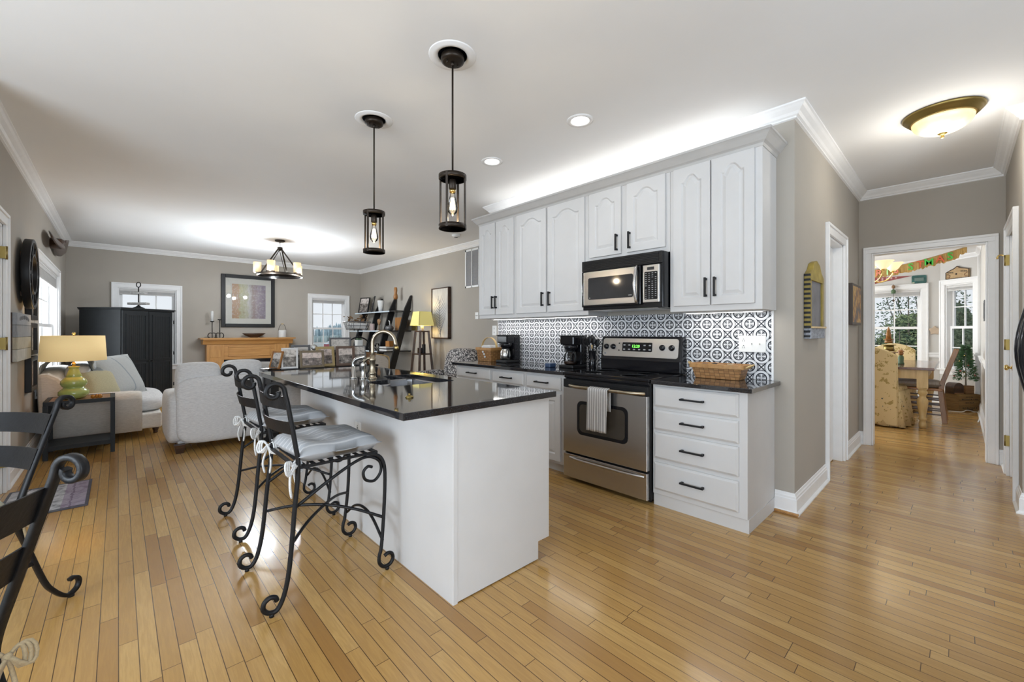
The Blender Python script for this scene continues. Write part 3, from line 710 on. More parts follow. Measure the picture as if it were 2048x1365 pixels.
# --- backsplash
mb = MB(); mb.box((XK - .008, .895, .891), (XK - .0005, 3.765, 1.3765)); o = build('backsplash', mb, M['tile']); o['kind'] = 'structure'; o.name = 'trim_8'
mb = MB(); mb.box((XK - .010, .882, .891), (XK - .0005, .895, 1.3765)); mb.box((XK - .010, 3.765, .891), (XK - .0005, 3.775, 1.3765)); struct('trim_9', mb, M['trim'])
def plate(name, label, loc, w, h, mode, cat, normal=(-1, 0)):
    """wall plate on a wall facing -X (normal -1,0)"""
    t = thing(name, label, cat, loc); x, y, z = loc
    b = MB(); b.bbox((x - .007, y - w / 2, z - h / 2), (x, y + w / 2, z + h / 2), .002); build('plate', b, M['white'], t)
    for (k, dy, dz) in mode:
        m = MB()
        if k == 'o':
            m.box((x - .0085, y + dy - .006, z + dz - .008), (x - .007, y + dy - .004, z + dz + .004)); m.box((x - .0085, y + dy + .004, z + dz - .008), (x - .007, y + dy + .006, z + dz + .004)); m.cyl((x - .0085, y + dy, z + dz + .011), (x - .007, y + dy, z + dz + .011), .003, 8)
            build('socket', m, M['blackm'], t)
        else:
            m.beam((x - .005, y + dy, z + dz - .004), (x - .016, y + dy, z + dz + .008), .008, .008); build('toggle', m, M['white'], t)
    return t
plate('wall_plate', 'white three-gang switch and outlet plate on the tiles above the long basket', (XK - .008, 1.016, 1.143), .176, .118, [('o', .055, .024), ('o', .055, -.024), ('s', 0, 0), ('s', -.050, 0)], 'switch plate')
plate('wall_outlet', 'white outlet plate on the bare wall left of the tiles above the handled basket', (XK, 3.845, 1.245), .075, .118, [('o', 0, .024), ('o', 0, -.024)], 'outlet')
plate('light_switch', 'white switch plate on the living room wall below the air vent', (XR, 5.55, 1.50), .085, .115, [('s', .015, 0), ('s', -.015, 0)], 'switch plate')
plate('wall_outlet', 'white outlet plate on the seating side of the island behind the near stool', (1.094, 2.565, .61), .072, .118, [('o', 0, .024), ('o', 0, -.024)], 'outlet')
# --- base cabinets and counters
FX = 2.78
def base_cab(label, y0, y1, fronts, toe=True, side=False):
    t = thing('base_cabinet', label, 'cabinet', (3.0, (y0 + y1) / 2, 0), 0, 'white base cabinets under the counter')
    b = MB(); b.box((FX, y0, .085), (XK - .001, y1, .861)); build('cabinet_body', b, M['cab'], t, bevel=.002)
    k = MB(); k.box((FX + (.012 if side else .06), y0 - (.004 if side else 0), 0), (XK - .001, y1, .085)); build('toe_kick', k, M['cab'], t)
    for f in fronts:
        kind, a, c, z0, z1 = f[:5]
        dm = MB()
        if kind == 'drawer':
            e = .014
            V = [(FX - .020, a + e, z0 + e), (FX - .020, c - e, z0 + e), (FX - .020, c - e, z1 - e), (FX - .020, a + e, z1 - e),
                 (FX - .011, a, z0), (FX - .011, c, z0), (FX - .011, c, z1), (FX - .011, a, z1),
                 (FX - .0005, a, z0), (FX - .0005, c, z0), (FX - .0005, c, z1), (FX - .0005, a, z1)]
            dm.add(V, [(0,1,2,3),(0,4,5,1),(1,5,6,2),(2,6,7,3),(3,7,4,0),(4,8,9,5),(5,9,10,6),(6,10,11,7),(7,11,8,4),(8,11,10,9)])
            do = build('drawer', dm, M['cab'], t, bevel=.0015); build('handle', pull(False, (a + c) / 2, (z0 + z1) / 2 + .003, FX - .020, .155), M['blackm'], do)
        else:
            arch_door(dm, a, c, z0, z1, FX - .020, hc=.0, fr=.058); do = build('door', dm, M['cab'], t, bevel=.0015)
            build('handle', pull(True, f[5], z1 - .11, FX - .020), M['blackm'], do)
    return t
base_cab('white base cabinet with one drawer at the living room end of the counter', 3.257, 3.875, [('drawer', 3.275, 3.845, .735, .845), ('door', 3.565, 3.845, .112, .690, 3.60), ('door', 3.275, 3.555, .112, .690, 3.52)])
base_cab('white base cabinet with one drawer, second from the living room end', 2.772, 3.256, [('drawer', 2.792, 3.238, .725, .838), ('door', 2.792, 3.238, .112, .690, 2.83)])
base_cab('white base cabinet with one drawer right beside the oven', 2.296, 2.771, [('drawer', 2.341, 2.755, .722, .836), ('door', 2.341, 2.755, .112, .690, 2.72)])
base_cab('white four-drawer base cabinet between the oven and the hall corner', .878, 1.494, [('drawer', .926, 1.480, .703, .846), ('drawer', .926, 1.480, .543, .682), ('drawer', .926, 1.480, .340, .522), ('drawer', .926, 1.480, .120, .312)], side=True)
mb = MB(); mb.box((2.735, 2.288, .862), (XK - .001, 3.90, .890)); o = build('countertop', mb, M['granite'], loc=(3.0, 3.1, .862), bevel=.003); tag(o, 'polished black granite counter under the coffee makers, left of the oven', 'countertop')
mb = MB(); mb.box((2.735, .842, .862), (XK - .001, 1.488, .890)); o = build('countertop', mb, M['granite'], loc=(3.0, 1.15, .862), bevel=.003); tag(o, 'polished black granite counter under the long basket, right of the oven', 'countertop')
# --- range
t = thing('kitchen_range', 'freestanding stainless steel range with black glass cooktop', 'oven', (3.0, 1.89, 0))
ry0, ry1 = 1.500, 2.275
mb = MB(); mb.box((2.762, ry0, .03), (3.30, ry1, .872)); mb.box((2.80, ry0 + .02, 0), (3.26, ry1 - .02, .03)); build('range_body', mb, M['blackm'], t, bevel=.003)
mb = MB(); mb.box((2.728, ry0 - .004, .872), (3.22, ry1 + .004, .896)); mb.box((2.735, ry0, .845), (2.762, ry1, .872)); ck = build('cooktop', mb, M['black'], t, bevel=.006)
M['ring'] = plain('grey_burner_ring', (0.10, 0.10, 0.105), .25)
for (x, y, r) in ((2.87, 1.70, .10), (2.87, 2.08, .085), (3.08, 1.70, .085), (3.08, 2.08, .10)):
    mb = MB(); mb.lathe([(r - .004, .8962), (r - .004, .8966), (r, .8966), (r, .8962)], 32, c=(x, y, 0)); build('burner_ring', mb, M['ring'], t)
mb = MB(); mb.prism([(3.20, .896), (3.30, .896), (3.30, 1.190), (3.228, 1.190), (3.205, 1.005), (3.20, .99)], ry0 - .012, ry1 - .040, 'y'); build('backguard', mb, M['black'], t, bevel=.01)
# sloped steel control panel with rounded corners, lying on the backguard front
p0, p1 = Vector((3.2045, 0, 1.012)), Vector((3.2265, 0, 1.178)); pd = (p1 - p0); nrm = Vector((-pd.z, 0, pd.x)).normalized()
def on_panel(y, k, out=0.0): p = p0 + pd * k + nrm * out; return (p.x, y, p.z)
def rrect(a, b, c, d, r, n=5):
    pts = []
    for (cx, cy, s) in ((b - r, d - r, 0), (a + r, d - r, 1), (a + r, c + r, 2), (b - r, c + r, 3)):
        for i in range(n + 1): an = s * PI / 2 + i * PI / 2 / n; pts.append((cx + r * math.cos(an), cy + r * math.sin(an)))
    return pts
def panel_plate(mb, y0, y1, k0, k1, r, o0, o1):
    L = pd.length; pts = rrect(y0, y1, k0 * L, k1 * L, r); n = len(pts)
    vs = [on_panel(p[0], p[1] / L, o) for o in (o0, o1) for p in pts]
    mb.add(vs, [tuple(range(n)), tuple(range(n, 2 * n))[::-1]] + [(i, (i + 1) % n, (i + 1) % n + n, i + n) for i in range(n)])
mb = MB(); panel_plate(mb, ry0 + .012, ry1 - .062, .02, .96, .022, 0, .004); cp = build('control_panel', mb, M['steel_h'], t)
mb = MB(); panel_plate(mb, 1.735, 2.015, .30, .76, .008, .004, .006); ds = build('display', mb, M['black'], cp)
M['green'] = emit('green_clock_digits', (0.15, 0.9, 0.08), 2.2)
mb = text_mb('12:20', .034, .001); R = Matrix.Translation(on_panel(1.885, .56, .0068)) @ Matrix.Rotation(-PI / 2, 4, 'Z') @ Matrix.Rotation(-math.atan2(pd.x, pd.z), 4, 'X'); mb.xform(R); build('clock_digits', mb, M['green'], ds)
M['pale'] = plain('pale_grey_marking', (0.34, 0.34, 0.34), .5)
for i in range(6):
    for k in (.40, .62):
        y = 1.755 + i * .048
        if 1.83 < y < 1.94 and k > .5: continue
        mb = MB(); panel_plate(mb, y - .010, y + .010, k - .03, k + .03, .003, .006, .0066); build('touch_key', mb, M['pale'], ds)
for y in (2.175, 2.105, 1.645, 1.565):
    mb = MB(); c = Vector(on_panel(y, .52, .004)); mb.tube([c, c + nrm * .008, c + nrm * .010, c + nrm * .024, c + nrm * .026], [.024, .024, .020, .018, .012], 18)
    a = c + nrm * .025; mb.beam(a - pd.normalized() * .018, a + pd.normalized() * .018, .008, .010, up=nrm); build('control_knob', mb, M['black'], cp)
for (y, k) in ((2.047, .70), (2.047, .34)): mb = MB(); c = Vector(on_panel(y, k, .004)); mb.tube([c, c + nrm * .003], .006, 10); build('indicator_light', mb, M['blackm'], cp)
def emblem(par, loc, r, nm):
    """small round maker's emblem, disc with a script-like curl"""
    mb = MB(); c = Vector(loc); n = Vector(nm); mb.tube([c, c + n * .001], r, 16); o = build('emblem', mb, M['pale'], par)
    u = Vector((0, 1, 0)); w = n.cross(u); q = c + n * .0014
    mb = MB(); mb.tube([q + (u * math.cos(a) + w * math.sin(a)) * r * (.25 + .08 * a) for a in [i * .4 for i in range(18)] if r * (.25 + .08 * a) < r * .9], r * .09, 5); build('emblem_curl', mb, M['blackm'], par)
emblem(cp, on_panel(2.187, .16, .004), .010, nrm)
# vent strip, door, drawer
mb = MB(); mb.box((2.722, ry0 + .004, .772), (2.762, ry1 - .004, .838)); mb.box((2.719, ry0 + .06, .800), (2.722, ry1 - .06, .804)); mb.box((2.719, ry0 + .06, .815), (2.722, ry1 - .06, .819)); build('vent_trim', mb, M['blackm'], t, bevel=.002)
mb = MB(); mb.box((2.720, ry0 + .008, .238), (2.762, ry1 - .005, .770)); dr = build('oven_door', mb, M['steel'], t, bevel=.004)
def win_plate(y0, y1, z0, z1, r, x0, x1): m = MB(); m.prism([(p[0], p[1]) for p in rrect(y0, y1, z0, z1, r)], x0, x1, 'x'); return m
build('oven_window', win_plate(1.660, 2.125, .400, .672, .045, 2.7175, 2.721), M['black'], dr)
M['smoke'] = plain('smoked_oven_glass', (0.055, 0.046, 0.036), .07); build('window_pane', win_plate(1.685, 2.100, .425, .648, .035, 2.7165, 2.718), M['smoke'], dr)
def bow(y0, y1, z, x0, sag, r, mat, par, nm='handle'):
    m = MB(); P = [(x0, y0, z)] + [(x0 - sag * (1 - abs(s) ** 4), y0 + (y1 - y0) * (.5 + .5 * s), z) for s in [-.97 + i * .097 * 2 for i in range(11)]] + [(x0, y1, z)]
    m.tube(smooth_path(P, 3), r, 10); return build(nm, m, mat, par)
bow(1.528, 2.205, .788, 2.725, .052, .013, M['nickel'], dr)
mb = MB(); mb.box((2.724, ry0 + .010, .030), (2.762, ry1 - .004, .222)); dw = build('oven_drawer', mb, M['steel'], t, bevel=.004)
bow(1.535, 2.205, .196, 2.727, .028, .008, M['steel_h'], dw)
# towel over the oven handle
M['towel'] = stripes('white_towel_thin_grey_stripes', (0.84, 0.83, 0.81), (0.34, 0.33, 0.32), 1, .0205, .80, bmp=.1)
mb = MB(); n = 14; rows = 22; vs = []; fs = []
for i in range(n + 1):
    y = 1.792 + .180 * i / n
    for j in range(rows + 1):
        s = j / rows
        if s < .72: k = s / .72; z = .470 + k * .318; x = 2.652 - .004 * (1 - k) + .006 * math.sin(i * 1.15 + 1) * (1 - k) - .0
        elif s < .80: a = (s - .72) / .08 * PI; z = .788 + .0175 * math.sin(a); x = 2.673 - .0215 * math.cos(a)
        else: k = (s - .80) / .20; z = .788 - k * .16; x = 2.6945
        vs.append((x, y + .010 * (1 - min(s / .72, 1)) * (1 if i < 7 else .6), z))
for i in range(n):
    for j in range(rows): a = i * (rows + 1) + j; fs.append((a, a + 1, a + rows + 2, a + rows + 1))
mb.add(vs, fs, True); tag(build('dish_towel', mb, M['towel'], loc=(2.67, 1.88, .788), solid=.003), 'white striped dish towel hanging over the oven door handle', 'towel')
# --- microwave
t = thing('microwave', 'stainless and black over-the-range microwave with a curved handle', 'microwave', (3.1, 1.85, 1.41))
mb = MB(); mb.box((2.925, 1.493, 1.412), (XK - .001, 2.222, 1.831)); build('microwave_body', mb, M['black'], t, bevel=.004)
mb = MB(); mb.box((2.905, 1.495, 1.742), (2.925, 2.218, 1.828))
for i in range(6): mb.box((2.899, 1.515, 1.752 + i * .012), (2.905, 2.198, 1.757 + i * .012))
build('vent_grille', mb, M['blackm'], t)
mb = MB(); mb.box((2.900, 1.662, 1.438), (2.925, 2.218, 1.740)); build('door_rim', mb, M['black'], t, bevel=.006)
mb = MB(); mb.box((2.895, 1.690, 1.452), (2.902, 2.195, 1.732)); md = build('microwave_door', mb, M['steel_h'], t, bevel=.003)
M['dusk'] = plain('dark_tinted_glass', (0.035, 0.035, 0.037), .07); build('door_window', win_plate(1.722, 2.145, 1.498, 1.680, .014, 2.8925, 2.896), M['dusk'], md)
emblem(md, (2.8922, 2.128, 1.512), .006, (-1, 0, 0))
mb = MB(); mb.box((2.8915, 1.733, 1.513), (2.8925, 1.762, 1.518)); build('maker_mark', mb, M['pale'], md)
mb = MB(); mb.tube(smooth_path([(2.898, 1.690, 1.735), (2.872, 1.688, 1.70), (2.852, 1.688, 1.592), (2.872, 1.688, 1.48), (2.898, 1.690, 1.448)], 6), .011, 10); build('door_handle', mb, M['steel'], md)
mb = MB(); mb.box((2.895, 1.508, 1.450), (2.925, 1.640, 1.730)); pn = build('control_panel', mb, M['steel_h'], t, bevel=.003)
mb = MB(); mb.box((2.893, 1.548, 1.692), (2.8955, 1.604, 1.714)); build('display', mb, M['dusk'], pn)
build('keypad', win_plate(1.522, 1.626, 1.472, 1.680, .006, 2.893, 2.8955), M['black'], pn)
mb = MB()
for r_ in range(13):
    for c_ in range(4):
        if (r_ * 7 + c_ * 3) % 11 == 0: continue
        y = 1.535 + c_ * .026; z = 1.482 + r_ * .0155; mb.box((2.8922, y - .006, z - .002), (2.893, y + .006, z + .002))
build('key_marks', mb, M['pale'], pn)
mb = MB(); mb.box((2.96, 1.55, 1.4095), (3.25, 2.17, 1.412)); build('underside_filter', mb, M['steel_h'], t)
# --- island
t = thing('kitchen_island', 'white painted kitchen island with flat panels', 'island', (1.4, 2.6, 0))
mb = MB(); mb.prism([(1.12, 0), (1.651, 0), (1.651, .10), (1.735, .10), (1.735, .69), (1.12, .69)], 1.575, 3.69, 'y'); mb.box((1.12, 1.576, .69), (1.135, 3.689, .8738)); mb.box((1.72, 1.576, .69), (1.7345, 3.689, .8738)); mb.box((1.135, 1.576, .69), (1.72, 2.18, .8738)); mb.box((1.135, 2.98, .69), (1.72, 3.689, .8738)); build('island_body', mb, M['cab'], t)
mb = MB(); mb.prism([(1.108, .006), (1.651, .006), (1.651, .10), (1.737, .10), (1.737, .874), (1.108, .874)], 1.553, 1.575, 'y'); build('end_panel', mb, M['cab'], t, bevel=.0015)
mb = MB(); mb.box((1.735, 1.560, .10), (1.742, 1.60, .874)); build('edge_stile', mb, M['cab'], t)
mb = MB(); mb.box((1.094, 1.551, 0), (1.120, 3.705, .874)); build('back_panel', mb, M['cab'], t, bevel=.002)
for (a, b) in ((1.61, 2.30), (2.31, 3.0), (3.01, 3.68)):
    dm = MB(); arch_door(dm, a, b, .12, .85, 1.757, hc=0, face=1); do = build('door', dm, M['cab'], t)
# granite top with a shaped sink cut-out
sk = [(1.170, 2.325), (1.195, 2.300), (1.610, 2.290), (1.638, 2.315), (1.638, 2.860), (1.612, 2.886), (1.430, 2.886), (1.400, 2.865), (1.375, 2.700), (1.335, 2.655), (1.200, 2.635), (1.170, 2.605)]
x0, x1, y0, y1 = .826, 1.752, 1.512, 3.855
def proj(p, i):
    cx, cy = 1.42, 2.55
    return p
bm = bmesh.new()
outer = [(x0, y0), (x1, y0), (x1, y1), (x0, y1)]
ev = []
for z in (.905,):
    for L in (outer, sk):
        vs = [bm.verts.new((p[0], p[1], z)) for p in L]
        for i in range(len(vs)): ev.append(bm.edges.new((vs[i], vs[(i + 1) % len(vs)])))
bmesh.ops.triangle_fill(bm, use_beauty=True, use_dissolve=False, edges=bm.edges[:])
for f in [f for f in bm.faces if all(abs(v.co.x - 1.42) < .27 and 2.28 < v.co.y < 2.90 for v in f.verts)]:
    pass
g = bmesh.ops.extrude_face_region(bm, geom=bm.faces[:]); bmesh.ops.translate(bm, verts=[v for v in g['geom'] if isinstance(v, bmesh.types.BMVert)], vec=(0, 0, -.031))
mb = MB(); mb.frombm(bm); tag(build('countertop', mb, M['granite'], loc=(1.3, 2.6, .874), bevel=.002), 'polished black granite top of the island with a sink cut into it', 'countertop')
M['sinkm'] = steel('sink_steel', (0.42, 0.42, 0.43), .25, (40, 40, 40))
t = thing('kitchen_sink', 'stainless steel undermount sink in the island top', 'sink', (1.42, 2.55, .70))
mb = MB(); n = len(sk); cx, cy = 1.42, 2.56
rings = [(1.00, .8735), (.965, .866), (.93, .74), (.86, .715)]
vs = []
for (k, z) in rings:
    for p in sk: vs.append((cx + (p[0] - cx) * k, cy + (p[1] - cy) * k, z))
fs = [(r * n + i, r * n + (i + 1) % n, (r + 1) * n + (i + 1) % n, (r + 1) * n + i) for r in range(3) for i in range(n)] + [tuple(3 * n + i for i in range(n))]
mb.add(vs, fs, False); build('sink_bowl', mb, M['sinkm'], t)
mb = MB(); mb.lathe([(.02, .716), (.042, .716), (.042, .720), (.03, .719), (.02, .7165)], 20, c=(1.47, 2.5, 0)); build('drain', mb, M['chrome'], t)
# faucet group
t = thing('kitchen_faucet', 'warm steel gooseneck faucet with bridge, lever and side spray behind the sink', 'faucet', (1.283, 2.778, .905))
def post(x, y, prof): m = MB(); m.lathe([(r, .905 + h) for r, h in prof], 18, c=(x, y, 0)); return m
build('spout_column', post(1.283, 2.778, [(.030, 0), (.030, .006), (.022, .012), (.021, .030), (.024, .034), (.024, .042), (.019, .048), (.019, .120), (.023, .125), (.023, .140), (.015, .148), (.014, .165)]), M['nickel'], t)
mb = MB(); a = Vector((.66, -.75, 0)); c = Vector((1.283, 2.778, 0)); R2 = .082
P = [c + Vector((0, 0, z)) for z in (1.05, 1.09, 1.13)] + [c + a * (R2 - R2 * math.cos(q)) + Vector((0, 0, 1.150 + R2 * math.sin(q))) for q in [i * PI / 10 for i in range(11)]]
P += [c + a * (2 * R2 + .006) + Vector((0, 0, 1.128))]
mb.tube(P, [.0125] * (len(P) - 2) + [.0135, .015], 12); sp = build('spout', mb, M['nickel'], t)
mb = MB(); e = P[-1]; mb.tube([e, e + Vector((.002, -.002, -.02))], [.0155, .014], 12); build('aerator', mb, M['brass'], sp)
build('side_column', post(1.243, 2.835, [(.024, 0), (.024, .006), (.017, .012), (.017, .075), (.021, .080), (.021, .105), (.012, .115)]), M['chrome'], t)
mb = MB(); mb.tube(smooth_path([(1.283, 2.778, 1.045), (1.265, 2.80, 1.046), (1.243, 2.835, 1.02)], 5), .010, 10); build('bridge', mb, M['nickel'], t)
build('lever_column', post(1.198, 2.895, [(.022, 0), (.022, .006), (.014, .012), (.013, .085)]), M['chrome'], t)
mb = MB(); mb.tube(smooth_path([(1.198, 2.895, .985), (1.198, 2.893, 1.015), (1.213, 2.872, 1.040), (1.238, 2.838, 1.052), (1.250, 2.822, 1.058)], 5), [.013] * 18 + [.012, .011, .011], 10); build('lever', mb, M['chrome'], t)
mb = MB(); mb.tube([(1.232, 2.846, 1.02), (1.232, 2.846, .955)], [.014, .010], 10); build('spray_head', mb, M['blackm'], t)
mb = MB(); mb.lathe([(.020, .9055), (.020, .909), (.016, .914), (.008, .916), (1e-5, .920)], 18, c=(1.05, 1.86, 0)); mb.lathe([(.006, .915), (.006, .924), (1e-5, .926)], 10, c=(1.05, 1.86, 0)); tag(build('sink_stopper', mb, M['brass_old'], loc=(1.05, 1.86, .9055)), 'small brass stopper lying on the near corner of the island top', 'stopper')
# --- things on the wall counter
ZC = .890
t = thing('handled_basket', 'small woven basket with an arched wooden handle beside the left coffee maker', 'basket', (3.13, 3.72, ZC))
def basket(t, cx, cy, z, lx, ly, hx, hy, h, mat, rim):
    mb = MB(); mb.add([(cx + i * lx, cy + j * ly, z) for i, j in ((-1,-1),(1,-1),(1,1),(-1,1))] + [(cx + i * hx, cy + j * hy, z + h) for i, j in ((-1,-1),(1,-1),(1,1),(-1,1))]
       + [(cx + i * (hx - .008), cy + j * (hy - .008), z + h) for i, j in ((-1,-1),(1,-1),(1,1),(-1,1))] + [(cx + i * (lx - .008), cy + j * (ly - .008), z + .01) for i, j in ((-1,-1),(1,-1),(1,1),(-1,1))],
       [(0,3,2,1)] + [(i, (i + 1) % 4, (i + 1) % 4 + 4, i + 4) for i in range(4)] + [(i + 4, (i + 1) % 4 + 4, (i + 1) % 4 + 8, i + 8) for i in range(4)] + [(i + 8, (i + 1) % 4 + 8, (i + 1) % 4 + 12, i + 12) for i in range(4)] + [(12, 13, 14, 15)])
    b = build('basket_body', mb, mat, t, bevel=.006)
    mb = MB(); r0, r1 = z + h - .028, z + h + .004
    for (a, b2) in (((-1, -1), (1, -1)), ((1, -1), (1, 1)), ((1, 1), (-1, 1)), ((-1, 1), (-1, -1))):
        mb.beam((cx + a[0] * (hx + .003), cy + a[1] * (hy + .003), (r0 + r1) / 2), (cx + b2[0] * (hx + .003), cy + b2[1] * (hy + .003), (r0 + r1) / 2), .010, r1 - r0)
    build('rim', mb, rim, t, bevel=.003)
basket(t, 3.13, 3.72, ZC, .075, .115, .090, .130, .155, M['weave'], M['oak_m'])
mb = MB(); P = [(3.13, 3.72 + .128 * math.cos(a), ZC + .14 + .135 * math.sin(a) ** .8) for a in [PI * i / 18 for i in range(19)]]
for i in range(18): mb.beam(P[i], P[i + 1], .026, .006, up=(0, math.cos(PI * (i + .5) / 18), math.sin(PI * (i + .5) / 18)))
build('handle', mb, M['pine'], t)
mb = MB(); 
for (dy, dz) in ((0, 0), (.02, .025), (-.015, -.03)): mb.ball((3.034, 3.70 + dy, ZC + .085 + dz), .016, 8, 6, (.4, 1, .8))
build('bow_trim', mb, M['tie'], t)
mb = MB(); mb.bbox((3.07, 3.65, ZC + .12), (3.19, 3.80, ZC + .185), .02); build('cloth_liner', mb, M['tie'], t)
def drip(label, y, steelpot):
    t = thing('coffee_maker', label, 'coffee maker', (3.16, y, ZC), 0)
    x = 3.16; mb = MB(); mb.bbox((x - .115, y - .085, ZC), (x + .10, y + .085, ZC + .030), .008); build('base', mb, M['blackm'], t)
    mb = MB(); mb.bbox((x + .01, y - .085, ZC + .028), (x + .10, y + .085, ZC + .295), .010); build('water_tank', mb, M['black'], t)
    mb = MB(); mb.bbox((x - .10, y - .083, ZC + .215), (x + .02, y + .083, ZC + .30), .012); mb.lathe([(.055, ZC + .165), (.078, ZC + .215)], 20, c=(x - .035, y, 0)); build('brew_head', mb, M['black'], t)
    mb = MB(); mb.bbox((x - .105, y - .087, ZC + .296), (x + .102, y + .087, ZC + .306), .004); build('lid', mb, M['blackm'], t)
    mb = MB(); mb.lathe([(.045, ZC + .032), (.060, ZC + .04), (.064, ZC + .085), (.056, ZC + .125), (.044, ZC + .145), (.046, ZC + .152)], 22, c=(x - .045, y, 0)); cf = build('carafe', mb, M['chrome'] if steelpot else M['glass'], t)
    mb = MB(); mb.lathe([(.047, ZC + .150), (.045, ZC + .162), (.02, ZC + .166)], 20, c=(x - .045, y, 0)); build('carafe_lid', mb, M['blackm'], cf)
    s = -1; mb = MB(); mb.tube(smooth_path([(x - .060, y + s * .045, ZC + .148), (x - .085, y + s * .088, ZC + .140), (x - .085, y + s * .092, ZC + .075), (x - .062, y + s * .060, ZC + .055)], 5), .009, 8); build('carafe_handle', mb, M['blackm'], cf)
    if not steelpot:
        mb = MB(); mb.lathe([(.044, ZC + .034), (.058, ZC + .042), (.060, ZC + .060)], 20, c=(x - .045, y, 0)); build('coffee', mb, M['walnut'], cf)
    return t
drip('black coffee maker with a steel carafe beside the handled basket', 3.425, True)
drip('black coffee maker with a glass carafe nearer the oven', 2.515, False)
mb = MB(); mb.bbox((2.99, 2.66, ZC), (3.08, 2.73, ZC + .04), .008); tag(build('coffee_canister', mb, plain('dark_blue_plastic', (.04, .07, .14), .3), loc=(3.03, 2.69, ZC)), 'small dark blue box on the counter in front of the glass carafe', 'box')
t = thing('utensil_crock', 'black utensil crock packed with black spoons beside the oven backguard', 'crock', (3.215, 2.335, ZC))
mb = MB(); mb.lathe([(.030, ZC), (.032, ZC + .005), (.034, ZC + .165), (.028, ZC + .165), (.026, ZC + .02), (1e-5, ZC + .02)], 20, c=(3.215, 2.335, 0)); build('crock', mb, M['black'], t)
for i, (dx, dy, hh) in enumerate(((-.02, .035, .27), (.01, .012, .30), (-.01, -.018, .285), (.015, -.036, .26), (-.028, .010, .29))):
    u = thing('cooking_utensil', ('tallest black spoon in the crock by the oven', 'black spoon leaning to the left in the crock', 'black spatula at the back of the crock', 'black spoon leaning to the right in the crock', 'black ladle at the front of the crock')[(1, 0, 2, 3, 4)[i]], 'utensil', (3.215, 2.335, ZC + .03), 0, 'black utensils in the crock')
    a = Vector((3.215 + dx * .3, 2.335 + dy * .3, ZC + .022)); b = Vector((3.215 + dx, 2.335 + dy, ZC + hh - .06)); d = (b - a).normalized()
    m = MB(); m.tube([a, b], [.005, .006], 8); build('shaft', m, M['blackm'], u)
    m = MB(); m.ball(b + d * .035, .030, 12, 8, (.35, .85, 1.3)); build('bowl', m, M['blackm'], u)
    if i == 1: m = MB(); m.tube([a + d * .16, a + d * .195], .010, 8); build('wood_collar', m, M['pine'], u)
t = thing('long_basket', 'long low woven basket with small end handles on the counter right of the oven', 'basket', (3.17, 1.19, ZC))
basket(t, 3.19, 1.195, ZC, .062, .150, .078, .178, .105, M['weave'], M['oak_m'])
for s in (-1, 1):
    mb = MB(); P = [(3.19 + .035 * math.cos(a), 1.195 + s * (.180 + .045 * math.sin(a)), ZC + .085 + .025 * math.sin(a)) for a in [PI * i / 12 for i in range(13)]]
    mb.tube(P, .006, 8); build('end_handle', mb, M['pine'], t)
rr = random.Random(2)
for i, (dx, dy, lab) in enumerate(((-.02, .10, 'brown'), (.02, .04, 'dark'), (-.015, -.01, 'near-black'), (.02, -.07, 'tan'), (-.02, -.11, 'reddish'))):
    mb = MB(); mb.ball((3.19 + dx, 1.195 + dy, ZC + .080), .034, 10, 8, (1, 1.1, .9))
    tag(build('potpourri_ball', mb, M[('walnut', 'blackm', 'midwood', 'tan', 'teak')[i]], loc=(3.19 + dx, 1.195 + dy, ZC + .05)), 'round %s ball in the long basket, %s' % (lab, ('closest to the oven', 'second from the oven', 'in the middle', 'second from the hall end', 'closest to the hall end')[i]), 'decorative ball', 'balls in the long basket')

